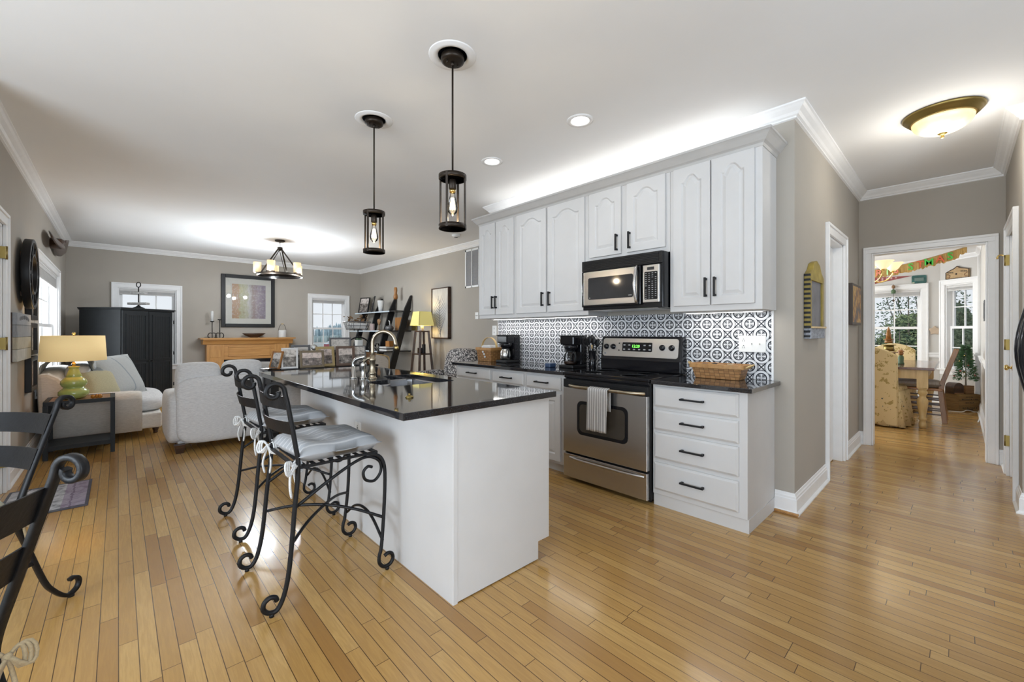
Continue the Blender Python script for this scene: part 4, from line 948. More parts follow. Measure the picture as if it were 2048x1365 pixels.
# --- ceiling lights of the kitchen
def pendant(label, x, y):
    t = thing('pendant_light', label, 'pendant light', (x, y, CZ), 0, 'cage pendants over the island')
    mb = MB(); mb.lathe([(.080, CZ), (.082, CZ - .003), (.088, CZ - .007), (.098, CZ - .009), (.108, CZ - .008), (.116, CZ - .005), (.124, CZ - .004), (.130, CZ - .0012), (.130, CZ)], 40, c=(x, y, 0)); build('ceiling_medallion', mb, M['ceil'], t)
    mb = MB(); mb.lathe([(.062, CZ - .001), (.064, CZ - .02), (.062, CZ - .032), (.050, CZ - .036), (1e-5, CZ - .036)], 28, c=(x, y, 0))
    for s in (-1, 1): mb.cyl((x + s * .035, y, CZ - .05), (x + s * .035, y, CZ - .034), .004, 8)
    build('canopy', mb, M['bronze'], t)
    mb = MB(); mb.cyl((x, y, CZ - .036), (x, y, 2.075), .0052, 10); mb.lathe([(.009, CZ - .055), (.009, CZ - .034)], 10, c=(x, y, 0)); build('rod', mb, M['bronze'], t)
    zt, zb = 2.092, 1.795; r = .073
    def ring(z0, z1): m = MB(); m.lathe([(r - .003, z0), (r + .003, z0), (r + .003, z1), (r - .003, z1), (r - .003, z0)], 36, c=(x, y, 0)); return m
    build('cage_ring', ring(zt - .024, zt), M['bronze'], t); build('cage_ring', ring(zb, zb + .024), M['bronze'], t)
    mb = MB(); mb.box((x - r, y - .008, zt - .012), (x + r, y + .008, zt - .008)); mb.box((x - .008, y - r, zt - .012), (x + .008, y + r, zt - .008)); build('cross_strap', mb, M['bronze'], t)
    for k in range(4):
        a = PI / 4 + k * PI / 2 - .25; m = MB(); c, s = math.cos(a), math.sin(a)
        vs = [(x + rr_ * c - q_ * s, y + rr_ * s + q_ * c, z) for z in (zb, zt) for rr_, q_ in ((r - .0035, -.006), (r + .0035, -.006), (r + .0035, .006), (r - .0035, .006))]
        m.add(vs, [(0,3,2,1),(4,5,6,7),(0,1,5,4),(1,2,6,5),(2,3,7,6),(3,0,4,7)]); build('cage_bar', m, M['bronze'], t)
    mb = MB(); mb.lathe([(.012, zt - .012), (.020, zt - .035), (.021, zt - .075), (.018, zt - .078)], 16, c=(x, y, 0)); so = build('socket', mb, M['bronze'], t)
    mb = MB(); mb.lathe([(.0165, zt - .078), (.0165, zt - .096)], 16, c=(x, y, 0)); build('bulb_cap', mb, M['brass'], so)
    z0 = zt - .096; mb = MB(); mb.lathe([(.013, z0), (.015, z0 - .02), (.026, z0 - .065), (.029, z0 - .085), (.024, z0 - .108), (.010, z0 - .122), (1e-5, z0 - .130)], 18, c=(x, y, 0)); bl = build('bulb', mb, M['glass'], t)
    mb = MB()
    for k in range(6): a = k * PI / 3; mb.tube([(x + .006 * math.cos(a), y + .006 * math.sin(a), z0 - .03), (x + .014 * math.cos(a), y + .014 * math.sin(a), z0 - .092)], .003, 5)
    build('filament', mb, M['bulb'], bl)
    point('pendant_glow', (x, y, zb + .055), 4, (1, .82, .58), .02)
pendant('black cage pendant over the near end of the island', 1.344, 1.911)
pendant('black cage pendant over the far end of the island', 1.339, 2.873)
for (x, y, lab) in ((2.422, 1.867, 'nearer of the two recessed ceiling lights beside the wall cabinets'), (2.432, 2.853, 'farther of the two recessed ceiling lights beside the wall cabinets')):
    t = thing('recessed_light', lab, 'ceiling light', (x, y, CZ), 0, 'recessed lights in front of the wall cabinets')
    mb = MB(); mb.lathe([(.095, CZ - .0005), (.095, CZ - .004), (.072, CZ - .008), (.062, CZ - .004), (.062, CZ - .0005)], 36, c=(x, y, 0)); build('trim_ring', mb, M['trim'], t)
    mb = MB(); mb.lathe([(.062, CZ - .002), (1e-5, CZ - .0025)], 32, c=(x, y, 0)); build('lens', mb, M['led'], t)
    spot('recessed_beam', (x, y, CZ - .02), 6, (.9, .95, 1.0), 150, .06)
t = thing('smoke_detector', 'white smoke detector on the living room ceiling', 'smoke detector', (3.863, 5.40, CZ))
mb = MB(); mb.lathe([(.065, CZ), (.065, CZ - .012), (.055, CZ - .030), (.035, CZ - .038), (1e-5, CZ - .040)], 26, c=(3.863, 5.40, 0)); build('cover', mb, M['white'], t)
mb = MB(); mb.lathe([(.030, CZ - .039), (.028, CZ - .044), (1e-5, CZ - .045)], 20, c=(3.863, 5.40, 0)); build('test_button', mb, M['ring'], t)
t = thing('flush_ceiling_light', 'brass flush ceiling light with a cream alabaster bowl in the hall', 'ceiling light', (4.164, .082, CZ))
x, y = 4.164, .082
mb = MB(); mb.lathe([(.205, CZ), (.208, CZ - .008), (.200, CZ - .020), (.190, CZ - .024), (.186, CZ - .036), (.176, CZ - .040), (.172, CZ - .050), (.160, CZ - .052), (.160, CZ - .02)], 48, c=(x, y, 0)); build('brass_pan', mb, M['brass_old'], t)
M['alab'] = new_mat('cream_alabaster_glass')[0]; nt = M['alab'].node_tree; b = nt.nodes['Principled BSDF']; n = noise(nt, 7, 3, .5)
c = ramp(nt, n.outputs[0], [(.35, (1.0, .72, .34)), (.65, (1.0, .84, .52))]); lnk(nt, c, b.inputs['Base Color']); lnk(nt, c, b.inputs['Emission Color']); setc(b, emis=.62, rough=.25)
mb = MB(); R = .158; mb.lathe([(R * math.cos(a), CZ - .052 - .095 * math.sin(a)) for a in [i * PI / 2 / 12 for i in range(12)]] + [(1e-5, CZ - .147)], 40, c=(x, y, 0)); build('glass_bowl', mb, M['alab'], t)
mb = MB(); mb.lathe([(.024, CZ - .142), (.026, CZ - .148), (.010, CZ - .158), (.006, CZ - .164), (.011, CZ - .170), (.008, CZ - .178), (1e-5, CZ - .181)], 18, c=(x, y, 0)); build('finial', mb, M['brass_old'], t)
point('flush_glow', (x + .02, y, CZ - .24), 8, (1, .95, .86), .10)
# --- fridge edge, just reaching into the frame at the right
t = thing('refrigerator', 'stainless refrigerator whose bowed black handle reaches in at the right edge', 'refrigerator', (1.62, -.58, 0))
mb = MB(); mb.box((1.18, -.94, .02), (2.06, -.265, 1.76)); build('cabinet_shell', mb, M['blackm'], t, bevel=.006)
mb = MB(); mb.box((1.185, -.262, .62), (1.60, -.205, 1.755)); d1 = build('fridge_door', mb, M['steel'], t, bevel=.01)
mb = MB(); mb.box((1.61, -.262, .62), (2.055, -.205, 1.755)); d2 = build('fridge_door', mb, M['steel'], t, bevel=.01)
mb = MB(); mb.box((1.185, -.262, .05), (2.055, -.205, .61)); build('freezer_drawer', mb, M['steel'], t, bevel=.01)
for (xx, dd) in ((1.555, d1), (1.655, d2)):
    P = smooth_path([(xx, -.207, .895), (xx, -.158, .96), (xx, -.1235, 1.08), (xx, -.1075, 1.185), (xx, -.1235, 1.29), (xx, -.158, 1.41), (xx, -.207, 1.475)], 5)
    mb = MB()
    for i in range(len(P) - 1): mb.beam(P[i], P[i + 1], .022, .030, up=(1, 0, 0))
    mb2 = MB(); mb2.tube(P, .014, 10); build('door_handle', mb2, M['black'], dd)
# ================================================================ WROUGHT IRON SEATING
def scroll_tip(p, d, up, r, turns, n=20, w0=1.0):
    """points of a spiral starting at p heading along 'up', curling towards d"""
    p = Vector(p); d = Vector(d); up = Vector(up); c = p + d * r; out = []
    for i in range(n + 1):
        a = PI - turns * 2 * PI * i / n; k = r * (1 - .62 * (i / n) ** 1.15)
        out.append(c + d * (math.cos(a) * k) + up * (math.sin(a) * k))
    return out
def slat(mb, p, q, z0, z1, bowd, sag, t=.006, lean=(0, 0)):
    """flat back slat from post p to post q, bowed along bowd"""
    n = 14; vs = []; p = Vector(p); q = Vector(q); b = Vector(bowd)
    for i in range(n + 1):
        s = i / n; c = p.lerp(q, s) + b * (sag * (1 - (2 * s - 1) ** 2))
        for (z, o) in ((z0, -t / 2), (z0, t / 2), (z1, t / 2), (z1, -t / 2)):
            k = (z - z0); vs.append(c + b * (o + lean[0] * k) + Vector((0, 0, z)))
    fs = []
    for i in range(n):
        for k in range(4): a = i * 4 + k; b2 = i * 4 + (k + 1) % 4; fs.append((a, b2, b2 + 4, a + 4))
    for k in range(4):      # each long face keeps its own corners so that it shades smoothly along the bow only
        mb.add([vs[i * 4 + q] for i in range(n + 1) for q in (k, (k + 1) % 4)], [(2 * i, 2 * i + 1, 2 * i + 3, 2 * i + 2) for i in range(n)], True)
    mb.add(vs[:4], [(0, 1, 2, 3)]); mb.add(vs[-4:], [(3, 2, 1, 0)])
def cushion(mb, x0, x1, y0, y1, z, h, n=14, tuft=True):
    vs = []; fs = []
    for side in (1, -1):
        for i in range(n + 1):
            for j in range(n + 1):
                u, v = i / n, j / n; e = (1 - (2 * u - 1) ** 6) * (1 - (2 * v - 1) ** 6)
                e = max(e, 0) ** .45; zz = z + h * .45 + side * h * .5 * e
                if side > 0 and tuft:
                    for (tu, tv) in ((.33, .33), (.33, .67), (.67, .33), (.67, .67)): zz -= .020 * math.exp(-((u - tu) ** 2 + (v - tv) ** 2) / .012) * e
                    zz += .006 * math.sin(u * 9 + v * 4)
                vs.append((x0 + (x1 - x0) * (u + .02 * math.sin(v * PI * 2) * (1 if u > .5 else -1) * abs(2 * u - 1) * -1), y0 + (y1 - y0) * v, zz))
    N = (n + 1) ** 2
    for i in range(n):
        for j in range(n):
            a = i * (n + 1) + j; fs.append((a, a + n + 1, a + n + 2, a + 1)); fs.append((N + a, N + a + 1, N + a + n + 2, N + a + n + 1))
    for i in range(n):
        for (a, b) in ((i, i + 1), (n * (n + 1) + i, n * (n + 1) + i + 1), (i * (n + 1), (i + 1) * (n + 1)), (i * (n + 1) + n, (i + 1) * (n + 1) + n)): fs.append((a, b, b + N, a + N))
    mb.add(vs, fs, True)
def bow_tie(c, d, s=1.0, tails=True):
    """tied ribbon: two loops and two hanging tails around point c; d = sideways direction"""
    m = MB(); c = Vector(c); d = Vector(d).normalized(); up = Vector((0, 0, 1)); o = d.cross(up)
    for k in (1, -1):
        for rr_ in (1.0, .78, .55):
            P = [c + d * k * (.004 + .040 * rr_ * s * math.sin(t) ) + up * (.026 * s * math.sin(2 * t) * .9 - .010 * s * math.sin(t)) + o * .010 * math.cos(t) * rr_ for t in [PI * i / 10 for i in range(11)]]
            m.tube(P, .0042 * s, 5)
    if tails:
        for k in (1, -.6): m.tube(smooth_path([c, c + d * k * .012 * s - up * .035 * s + o * .006, c + d * k * .02 * s - up * .075 * s, c + d * k * .012 * s - up * .115 * s], 4), [.0045 * s] * 12 + [.003 * s], 5)
    m.ball(c, .009 * s, 8, 6); return m
def iron_stool(label, loc, cush, tie, group):
    """counter stool facing local +X; origin on the floor below the middle of the back legs line"""
    t = thing('iron_counter_stool', label, 'stool', loc, 0, group)
    Wy = .225; rb = .0105
    SZ = .615
    for s in (-1, 1):
        y = s * Wy; yo = s * (Wy + .012)
        # back post and leg in one bar: foot scroll, leg, seat joint, post, top scroll
        foot = [(x, yo, z) for x, z in spiral(-.022, .0575, .021, .044, -1.95 * PI, -.12 * PI, 20)]
        leg = smooth_path(foot[::3] + [(.030, yo, .085), (.050, yo, .20), (.070, (y + yo) / 2, .42), (.088, y, SZ), (.076, y, .72), (.046, y, .90), (.036, y, .945)], 5)
        top = scroll_tip((.033, y, .965), (-1, 0, 0), (0, 0, 1), .043, 1.02)
        m = MB(); m.tube(leg + top, rb, 8); build('back_leg', m, M['iron'], t, world=False)
        m = MB(); m.cyl((-.022, yo, 0), (-.022, yo, .014), .010, 10); build('foot_pad', m, M['blackm'], t, world=False)
        # front leg
        ft = [(x, yo, z) for x, z in spiral(.512, .056, .043, .022, 1.06 * PI, 2.9 * PI, 20)]
        fl = smooth_path([(.405, y, SZ - .008), (.452, y, SZ - .012), (.488, y * 1.02, SZ - .045), (.502, y * 1.03, SZ - .12), (.496, y * 1.03, .30), (.480, yo, .13), (.469, yo, .085)] + ft[::3], 5)
        m = MB(); m.tube(fl, .0095, 8); build('front_leg', m, M['iron'], t, world=False)
        m = MB(); m.cyl((.512, yo, 0), (.512, yo, .014), .010, 10); build('foot_pad', m, M['blackm'], t, world=False)
        # side brace sweeping up to the seat front and curling into a spiral
        sb = smooth_path([(.076, y, .44), (.22, y, .525), (.35, y, .588), (.42, y, .598), (.475, y, .565), (.482, y, .512), (.448, y, .472), (.402, y, .486), (.390, y, .526), (.412, y, .550), (.436, y, .543)], 5)
        m = MB(); m.tube(sb, .0075, 7); build('side_brace', m, M['iron'], t, world=False)
    for (a, b) in ((-1, 1), (1, -1)):
        m = MB(); m.tube(smooth_path([(.060, a * (Wy + .006), .285), (.16, a * Wy * .55, .318), (.28, 0, .328), (.39, b * Wy * .55, .312), (.496, b * Wy * 1.03, .272)], 5), .0075, 7); build('cross_brace', m, M['iron'], t, world=False)
    m = MB(); m.tube(smooth_path([(.490, -Wy * 1.03, .155), (.490, -Wy * .5, .232), (.490, 0, .255), (.490, Wy * .5, .232), (.490, Wy * 1.03, .155)], 5), .0075, 7); build('front_stretcher', m, M['iron'], t, world=False)
    m = MB()
    for s in (-1, 1): m.beam((.085, s * Wy, SZ), (.462, s * Wy, SZ), .016, .010)
    m.beam((.085, -Wy, SZ), (.085, Wy, SZ), .016, .010); m.beam((.457, -Wy, SZ), (.457, Wy, SZ), .016, .010)
    for i in range(9): x = .115 + i * .041; m.beam((x, -Wy, SZ + .005), (x, Wy, SZ + .005), .018, .004)
    build('seat_frame', m, M['iron'], t, world=False)
    m = MB(); slat(m, (.044, -Wy, 0), (.044, Wy, 0), .882, .942, (-1, 0, 0), .040, lean=(.12, 0)); build('back_slat', m, M['iron'], t, world=False)
    m = MB(); slat(m, (.066, -Wy, 0), (.066, Wy, 0), .768, .828, (-1, 0, 0), .040, lean=(.25, 0)); build('back_slat', m, M['iron'], t, world=False)
    m = MB(); cushion(m, .085, .485, -.235, .235, SZ + .008, .088); cu = build('seat_cushion', m, cush, t, world=False)
    for s in (-1, 1): build('cushion_tie', bow_tie((.070, s * Wy, SZ + .015), (-.75, .55 * s, .1), 1.25), tie, cu, world=False)
    return t
iron_stool('black iron counter stool with grey striped cushion, nearer one at the island', (.505, 2.266, 0), M['cush'], M['tie'], 'iron stools along the island')
iron_stool('black iron counter stool with grey striped cushion, farther one along the island', (.545, 3.112, 0), M['cush'], M['tie'], 'iron stools along the island')
M['cushy'] = fabric('pale_green_cream_cotton', (0.60, 0.60, 0.46), (0.50, 0.51, 0.37), (20, 20, 20))
def iron_chair(label, loc, rz):
    """low chair of the breakfast table facing local +X, back towards -X"""
    t = thing('iron_dining_chair', label, 'chair', loc, rz, 'iron chairs at the left edge'); Wy = .232; SZ = .46
    for s in (-1, 1):
        y = s * Wy
        foot = [(.10, y, .14), (.062, y, .072)] + [(x, y, z) for x, z in spiral(-.012, .058, .046, .021, -.30 * PI, -1.75 * PI, 20)][::3]
        leg = smooth_path(foot[::-1] + [(.165, y, .33), (.195, y, .42), (.197, y, SZ + .02), (.165, y, .58), (.075, y, .82), (.050, y, .885)], 5)
        top = scroll_tip((.046, y, .900), (-1, 0, 0), (0, 0, 1), .037, 1.05)
        m = MB(); m.bar(leg + top, .022, .015, (0, 1, 0))
        build('back_leg', m, M['iron'], t, world=False)
        m = MB(); m.cyl((-.012, y, 0), (-.012, y, .012), .012, 10); build('foot_pad', m, M['blackm'], t, world=False)
        m = MB(); m.tube(smooth_path([(.50, y, SZ), (.56, y, SZ - .05), (.57, y, .25), (.56, y, .06), (.575, y, .016), (.61, y, .02), (.625, y, .06), (.60, y, .09), (.585, y, .07)], 4), .010, 8); build('front_leg', m, M['iron'], t, world=False)
        m = MB(); m.cyl((.59, y, 0), (.59, y, .014), .012, 10); build('foot_pad', m, M['blackm'], t, world=False)
        m = MB(); m.beam((.125, y, .235), (.568, y, .235), .010, .014); build('side_stretcher', m, M['iron'], t, world=False)
    m = MB()
    for s in (-1, 1): m.beam((.195, s * Wy, SZ), (.55, s * Wy, SZ), .016, .012)
    for i in range(8): x = .20 + i * .048; m.beam((x, -Wy, SZ + .004), (x, Wy, SZ + .004), .020, .005)
    build('seat_frame', m, M['iron'], t, world=False)
    m = MB(); slat(m, (.098, -Wy, 0), (.098, Wy, 0), .780, .862, (-1, 0, 0), .045, lean=(.36, 0)); build('back_slat', m, M['iron'], t, world=False)
    m = MB(); slat(m, (.150, -Wy, 0), (.150, Wy, 0), .640, .722, (-1, 0, 0), .045, lean=(.36, 0)); build('back_slat', m, M['iron'], t, world=False)
    m = MB(); cushion(m, .20, .58, -.215, .215, SZ + .008, .10, tuft=False); cu = build('seat_cushion', m, M['cushy'], t, world=False)
    for s in (-1, 1): build('cushion_tie', bow_tie((.17, s * (Wy + .004), SZ - .01), (.6, 1, 0), 1.1), M['tan'], cu, world=False)
    return t
def place_chair(label, scroll, ang_, side):
    """put the chair so that the scroll of its back post on 'side' stands over the floor point scroll"""
    c, s = math.cos(ang_), math.sin(ang_); x, y = .009, side * .232
    iron_chair(label, (scroll[0] - c * x + s * y, scroll[1] - s * x - c * y, 0), ang_)
place_chair('black iron chair at the left edge, farther one with its scroll foot showing', (-.174, 2.81), math.radians(225), 1)
place_chair('black iron chair at the left edge, nearer one with the large scroll', (-.080, 1.445), math.radians(136), -1)
# ================================================================ LIVING ROOM
# --- end table and lamp
t = thing('end_table', 'dark metal end table with a wooden top beside the cream sofa', 'table', (-.27, 6.16, 0))
x0, x1, y0, y1, h = -.505, -.040, 5.955, 6.375, .555
mb = MB(); mb.box((x0 + .02, y0 + .02, h - .018), (x1 - .02, y1 - .02, h)); build('table_top', mb, M['midwood'], t)
mb = MB()
for (a, b) in (((x0, y0), (x1, y0)), ((x1, y0), (x1, y1)), ((x1, y1), (x0, y1)), ((x0, y1), (x0, y0))):
    mb.beam((a[0], a[1], h - .016), (b[0], b[1], h - .016), .034, .036)
build('top_frame', mb, M['charcoal'], t)
for (x, y) in ((x0, y0), (x1, y0), (x1, y1), (x0, y1)): m = MB(); m.box((x - .017, y - .017, 0), (x + .017, y + .017, h - .034)); build('leg', m, M['charcoal'], t)
mb = MB(); mb.box((x0, y0, .085), (x1, y1, .125)); build('shelf', mb, M['charcoal'], t)
t = thing('table_lamp', 'green gourd table lamp with a wide cream drum shade', 'lamp', (-.325, 6.12, .555)); lx, ly, lz = -.325, 6.12, .555
mb = MB(); mb.lathe([(.055, lz), (.085, lz + .010), (.114, lz + .045), (.112, lz + .075), (.080, lz + .108), (.072, lz + .114), (.088, lz + .13), (.098, lz + .155), (.094, lz + .182), (.070, lz + .212), (.055, lz + .222), (.059, lz + .228), (.050, lz + .255), (.038, lz + .290), (.036, lz + .305), (.044, lz + .318), (.044, lz + .324), (.02, lz + .327)], 30, c=(lx, ly, 0)); build('lamp_base', mb, plain('celadon_green_glaze', (.36, .44, .13), .12, coat=.5), t)
mb = MB(); mb.cyl((lx, ly, lz + .325), (lx, ly, lz + .66), .007, 8); mb.lathe([(.010, lz + .648), (.014, lz + .655), (.012, lz + .668), (1e-5, lz + .672)], 12, c=(lx, ly, 0)); mb.lathe([(.012, lz + .327), (.014, lz + .36), (.009, lz + .365)], 12, c=(lx, ly, 0)); build('harp_and_finial', mb, M['brass'], t)
def shade_mat(name, c, e):
    m, nt, b = new_mat(name); setc(b, rough=.9); n = noise(nt, 1.0, 2, .5, sc=(200, 200, 300)); cc = ramp(nt, n.outputs[0], [(.3, [q * .93 for q in c]), (.7, c)])
    lnk(nt, cc, b.inputs['Base Color']); lnk(nt, cc, b.inputs['Emission Color']); setc(b, emis=e); return m
M['shade'] = shade_mat('lit_cream_lampshade', (1.0, .76, .38), .26); M['shade2'] = shade_mat('lit_yellow_lampshade', (.80, .70, .26), .22)
mb = MB(); mb.lathe([(.238, lz + .385), (.242, lz + .385), (.228, lz + .635), (.224, lz + .635), (.238, lz + .385)], 48, c=(lx, ly, 0)); build('lamp_shade', mb, M['shade'], t)
point('lamp_glow', (lx, ly, lz + .46), 5, (1, .74, .40), .05)
mb = MB(); 
for (dx, dy, r) in ((0, 0, .017), (.028, .006, .015), (.052, -.004, .018)): mb.lathe([(r * .5, .5555), (r, .563), (r, .578), (r * .55, .590), (1e-5, .592)], 12, c=(-.235 + dx + .05, 6.02 + dy, 0))
tag(build('amber_glass_ornament', mb, plain('amber_glass', (.42, .17, .02), .08), loc=(-.16, 6.02, .5555)), 'small amber glass ornament on the end table in front of the lamp', 'ornament')
# --- cream chaise sofa against the left wall
t = thing('cream_sofa', 'cream linen rolled-arm sofa with nailheads against the left wall', 'sofa', (-.1, 7.2, 0))
def soft(name, a, b, r, mat, par, sub=2, fn=None):
    bm = bmesh.new(); bmesh.ops.create_cube(bm, size=1)
    bmesh.ops.subdivide_edges(bm, edges=bm.edges[:], cuts=3, use_grid_fill=True)
    m = MB(); A = Vector(a); B = Vector(b)
    for v in bm.verts:
        u = v.co * 2; L = 1.0
        q = Vector([u[i] * (1 - r * (max(abs(u[(i + 1) % 3]), 0) ** 4 + max(abs(u[(i + 2) % 3]), 0) ** 4) * .5) for i in range(3)])
        p = (A + B) / 2 + Vector([q[i] * (B[i] - A[i]) / 2 for i in range(3)])
        v.co = fn(p, u) if fn else p
    m.frombm(bm, True); return build(name, m, mat, par, subsurf=sub)
sy0, sy1 = 6.46, 8.12
mb = MB(); mb.bbox((-.52, sy0 + .06, .095), (.385, sy1 - .06, .27), .02); build('sofa_base', mb, M['sofa_c'], t)
def arm(y0, y1, sgn):
    m = MB(); n = 14; path = []
    # outline in YZ of a rolled arm, swept along X with the front face
    yc = (y0 + y1) / 2; pts = [(y0 + .02, .085), (y0 + .015, .40), (y0 - .02, .46)]
    pts += [(yc + .105 * math.cos(a), .475 + .075 * math.sin(a)) for a in [PI - i * PI / 10 for i in range(11)]]
    pts += [(y1 + .0, .46), (y1 - .02, .40), (y1 - .02, .085)]
    vs = []; N = len(pts); X = [-.50, -.40, -.1, .10, .175, .20, .205]; K = [1, 1, 1, 1, .97, .93, .84]
    for x, k in zip(X, K):
        for p in pts: vs.append((x, yc + (p[0] - yc) * k, .30 + (p[1] - .30) * (k if p[1] > .3 else 1)))
    fs = [(i * N + j, i * N + (j + 1) % N, (i + 1) * N + (j + 1) % N, (i + 1) * N + j) for i in range(len(X) - 1) for j in range(N)] + [tuple(range(N)), tuple((len(X) - 1) * N + j for j in range(N))[::-1]]
    m.add(vs, fs, True); return build('arm', m, M['sofa_c'], t)
arm(sy0, sy0 + .17, 1); arm(sy1 - .17, sy1, -1)
def backfn(p, u):
    k = (p.z - .2) / .65; return Vector((p.x - .02 * k, p.y, p.z + (.03 * math.cos(u.y * PI / 2))))
soft('sofa_back', (-.615, sy0 + .03, .12), (-.40, sy1 - .03, .80), .10, M['sofa_c'], t, 2, backfn)
for s, nm in ((sy0, 1), (sy1, -1)):
    m = MB(); m.prism([(-.60, .35), (-.34, .48), (-.37, .62), (-.45, .74), (-.53, .795), (-.615, .79)], min(s + nm * .02, s + nm * .13), max(s + nm * .02, s + nm * .13), 'y'); build('wing', m, M['sofa_c'], t, bevel=.035)
soft('seat_cushion', (-.42, sy0 + .19, .255), (.44, sy1 - .19, .455), .16, M['sofa'], t, 2, lambda p, u: Vector((p.x, p.y - (.05 if u.x > .3 else 0) * (1 if u.y < 0 else -1), p.z + .02 * (1 - u.x ** 2) * (u.z > 0))))
soft('back_cushion', (-.44, sy0 + .20, .42), (-.22, 7.29, .86), .16, M['sofa'], t); soft('back_cushion', (-.44, 7.29, .42), (-.22, sy1 - .20, .86), .16, M['sofa'], t)
for (x, y) in ((.335, sy0 + .26), (.335, sy1 - .26), (-.45, sy0 + .14), (-.45, sy1 - .14)):
    m = MB(); m.lathe([(.020, 0), (.024, .008), (.020, .018), (.030, .045), (.034, .060), (.026, .066), (.042, .080), (.044, .098), (.03, .0985)], 16, c=(x, y, 0)); build('turned_leg', m, M['walnut'], t)
for i in range(14):
    yy = sy0 + .20 + i * .095; m = MB(); m.ball((.386, yy, .130), .0125, 8, 6, (.5, 1, 1)); build('nailhead', m, M['walnut'], t)
M['throw'] = stripes('grey_woven_throw', (.30, .33, .35), (.47, .48, .47), 1, .21, .92, .95, .3)
def pillow(label, c, w, h, th, rz, tilt, mat, group=None, cat='cushion', nm='throw_pillow'):
    m = MB(); n = 12; vs = []; fs = []
    for sd in (1, -1):
        for i in range(n + 1):
            for j in range(n + 1):
                u, v = 2 * i / n - 1, 2 * j / n - 1; e = (max(0, (1 - abs(u) ** 3) * (1 - abs(v) ** 3))) ** .55
                px = u * (1 - .10 * (1 - v * v) * 0 - .06 * (1 - abs(v)) * abs(u)); pv = v * (1 - .06 * (1 - abs(u)) * abs(v))
                vs.append((sd * th / 2 * e, px * w / 2, pv * h / 2))
    N = (n + 1) ** 2
    for i in range(n):
        for j in range(n): a = i * (n + 1) + j; fs += [(a, a + n + 1, a + n + 2, a + 1), (N + a, N + a + 1, N + a + n + 2, N + a + n + 1)]
    m.add(vs, fs, True); m.xform(Matrix.Translation(c) @ Matrix.Rotation(rz, 4, 'Z') @ Matrix.Rotation(tilt, 4, 'Y'))
    zmin = min(v[2] for v in m.v); o = build(nm, m, mat, loc=(c[0], c[1], zmin)); return tag(o, label, cat, group)
pillow('large yellow cream pillow at the near end of the sofa behind the lamp', (-.15, 6.77, .625), .40, .36, .14, -.75, -.40, fabric('yellow_cream_cotton', (.50, .46, .30)))
pillow('large pillow draped with a grey and white throw on the sofa', (.0, 7.05, .70), .64, .54, .16, -.62, -.45, M['throw'])
pillow('dusty pink pillow next to the draped grey one on the sofa', (.10, 7.42, .63), .40, .36, .12, -.55, -.4, fabric('dusty_pink_cotton', (.40, .31, .33)))
pillow('light grey pillow at the far end of the sofa', (.08, 7.70, .63), .38, .38, .13, -.45, -.4, fabric('pale_grey_cotton', (.50, .50, .50)))
# grey throw draped across back and pillow
mb = MB(); n, k = 16, 16; vs = []; fs = []
prof = smooth_path([(-.63, 0, .55), (-.62, 0, .80), (-.55, 0, .915), (-.35, 0, .925), (-.215, 0, .905), (-.195, 0, .86), (-.19, 0, .82)], 2)
for i, p in enumerate(prof):
    for j in range(k + 1): v = j / k; vs.append((p.x + .012 * math.sin(v * 17 + i), 6.66 + .52 * v + .02 * math.sin(i * .8), p.z + .010 * math.sin(v * 13 + i * .9)))
for i in range(len(prof) - 1):
    for j in range(k): a = i * (k + 1) + j; fs.append((a, a + 1, a + k + 2, a + k + 1))
mb.add(vs, fs, True); tag(build('throw_blanket', mb, M['throw'], loc=(-.2, 6.92, .5), solid=.008), 'grey throw blanket draped over the back and seat of the cream sofa', 'blanket')
# --- light grey loveseat seen from behind
t = thing('grey_sofa', 'light grey upholstered sofa seen from behind, past the stools', 'sofa', (1.05, 5.8, 0))
gx0, gx1, gy = .395, 1.72, 5.36
soft('sofa_back', (gx0 + .03, gy, .07), (gx1 - .03, gy + .22, .76), .03, M['sofa'], t, 2, lambda p, u: Vector((p.x, p.y + .03 * (p.z - .07), p.z)))
for (a, b) in ((gx0 - .04, gx0 + .16), (gx1 - .16, gx1 + .04)): soft('arm', (a, gy + .06, .07), (b, gy + .86, .60), .10, M['sofa'], t)
mb = MB(); mb.bbox((gx0 + .05, gy + .10, .07), (gx1 - .05, gy + .84, .33), .02); build('sofa_base', mb, M['sofa'], t)
soft('back_cushion', (gx0 + .035, gy + .10, .42), (.825, gy + .36, .905), .12, M['sofa'], t); soft('back_cushion', (.83, gy + .10, .42), (1.235, gy + .36, .915), .12, M['sofa'], t)
soft('seat_cushion', (gx0 + .16, gy + .26, .31), (1.055, gy + .88, .47), .12, M['sofa'], t); soft('seat_cushion', (1.06, gy + .26, .31), (gx1 - .16, gy + .88, .47), .12, M['sofa'], t)
for (x, y) in ((gx0 + .06, gy + .05), (gx1 - .06, gy + .05), (gx0 + .06, gy + .78), (gx1 - .06, gy + .78)):
    m = MB(); m.add([(x + i * .045, y + j * .045, .085) for i, j in ((-1,-1),(1,-1),(1,1),(-1,1))] + [(x + i * .030, y + j * .030, 0) for i, j in ((-1,-1),(1,-1),(1,1),(-1,1))], [(0,1,2,3),(7,6,5,4)] + [(i, i + 4, (i + 1) % 4 + 4, (i + 1) % 4) for i in range(4)]); build('leg', m, M['walnut'], t)
pillow('white pillow on the grey sofa behind the picture frames', (1.42, 5.70, .68), .44, .40, .15, PI / 2, .25, M['tie'])
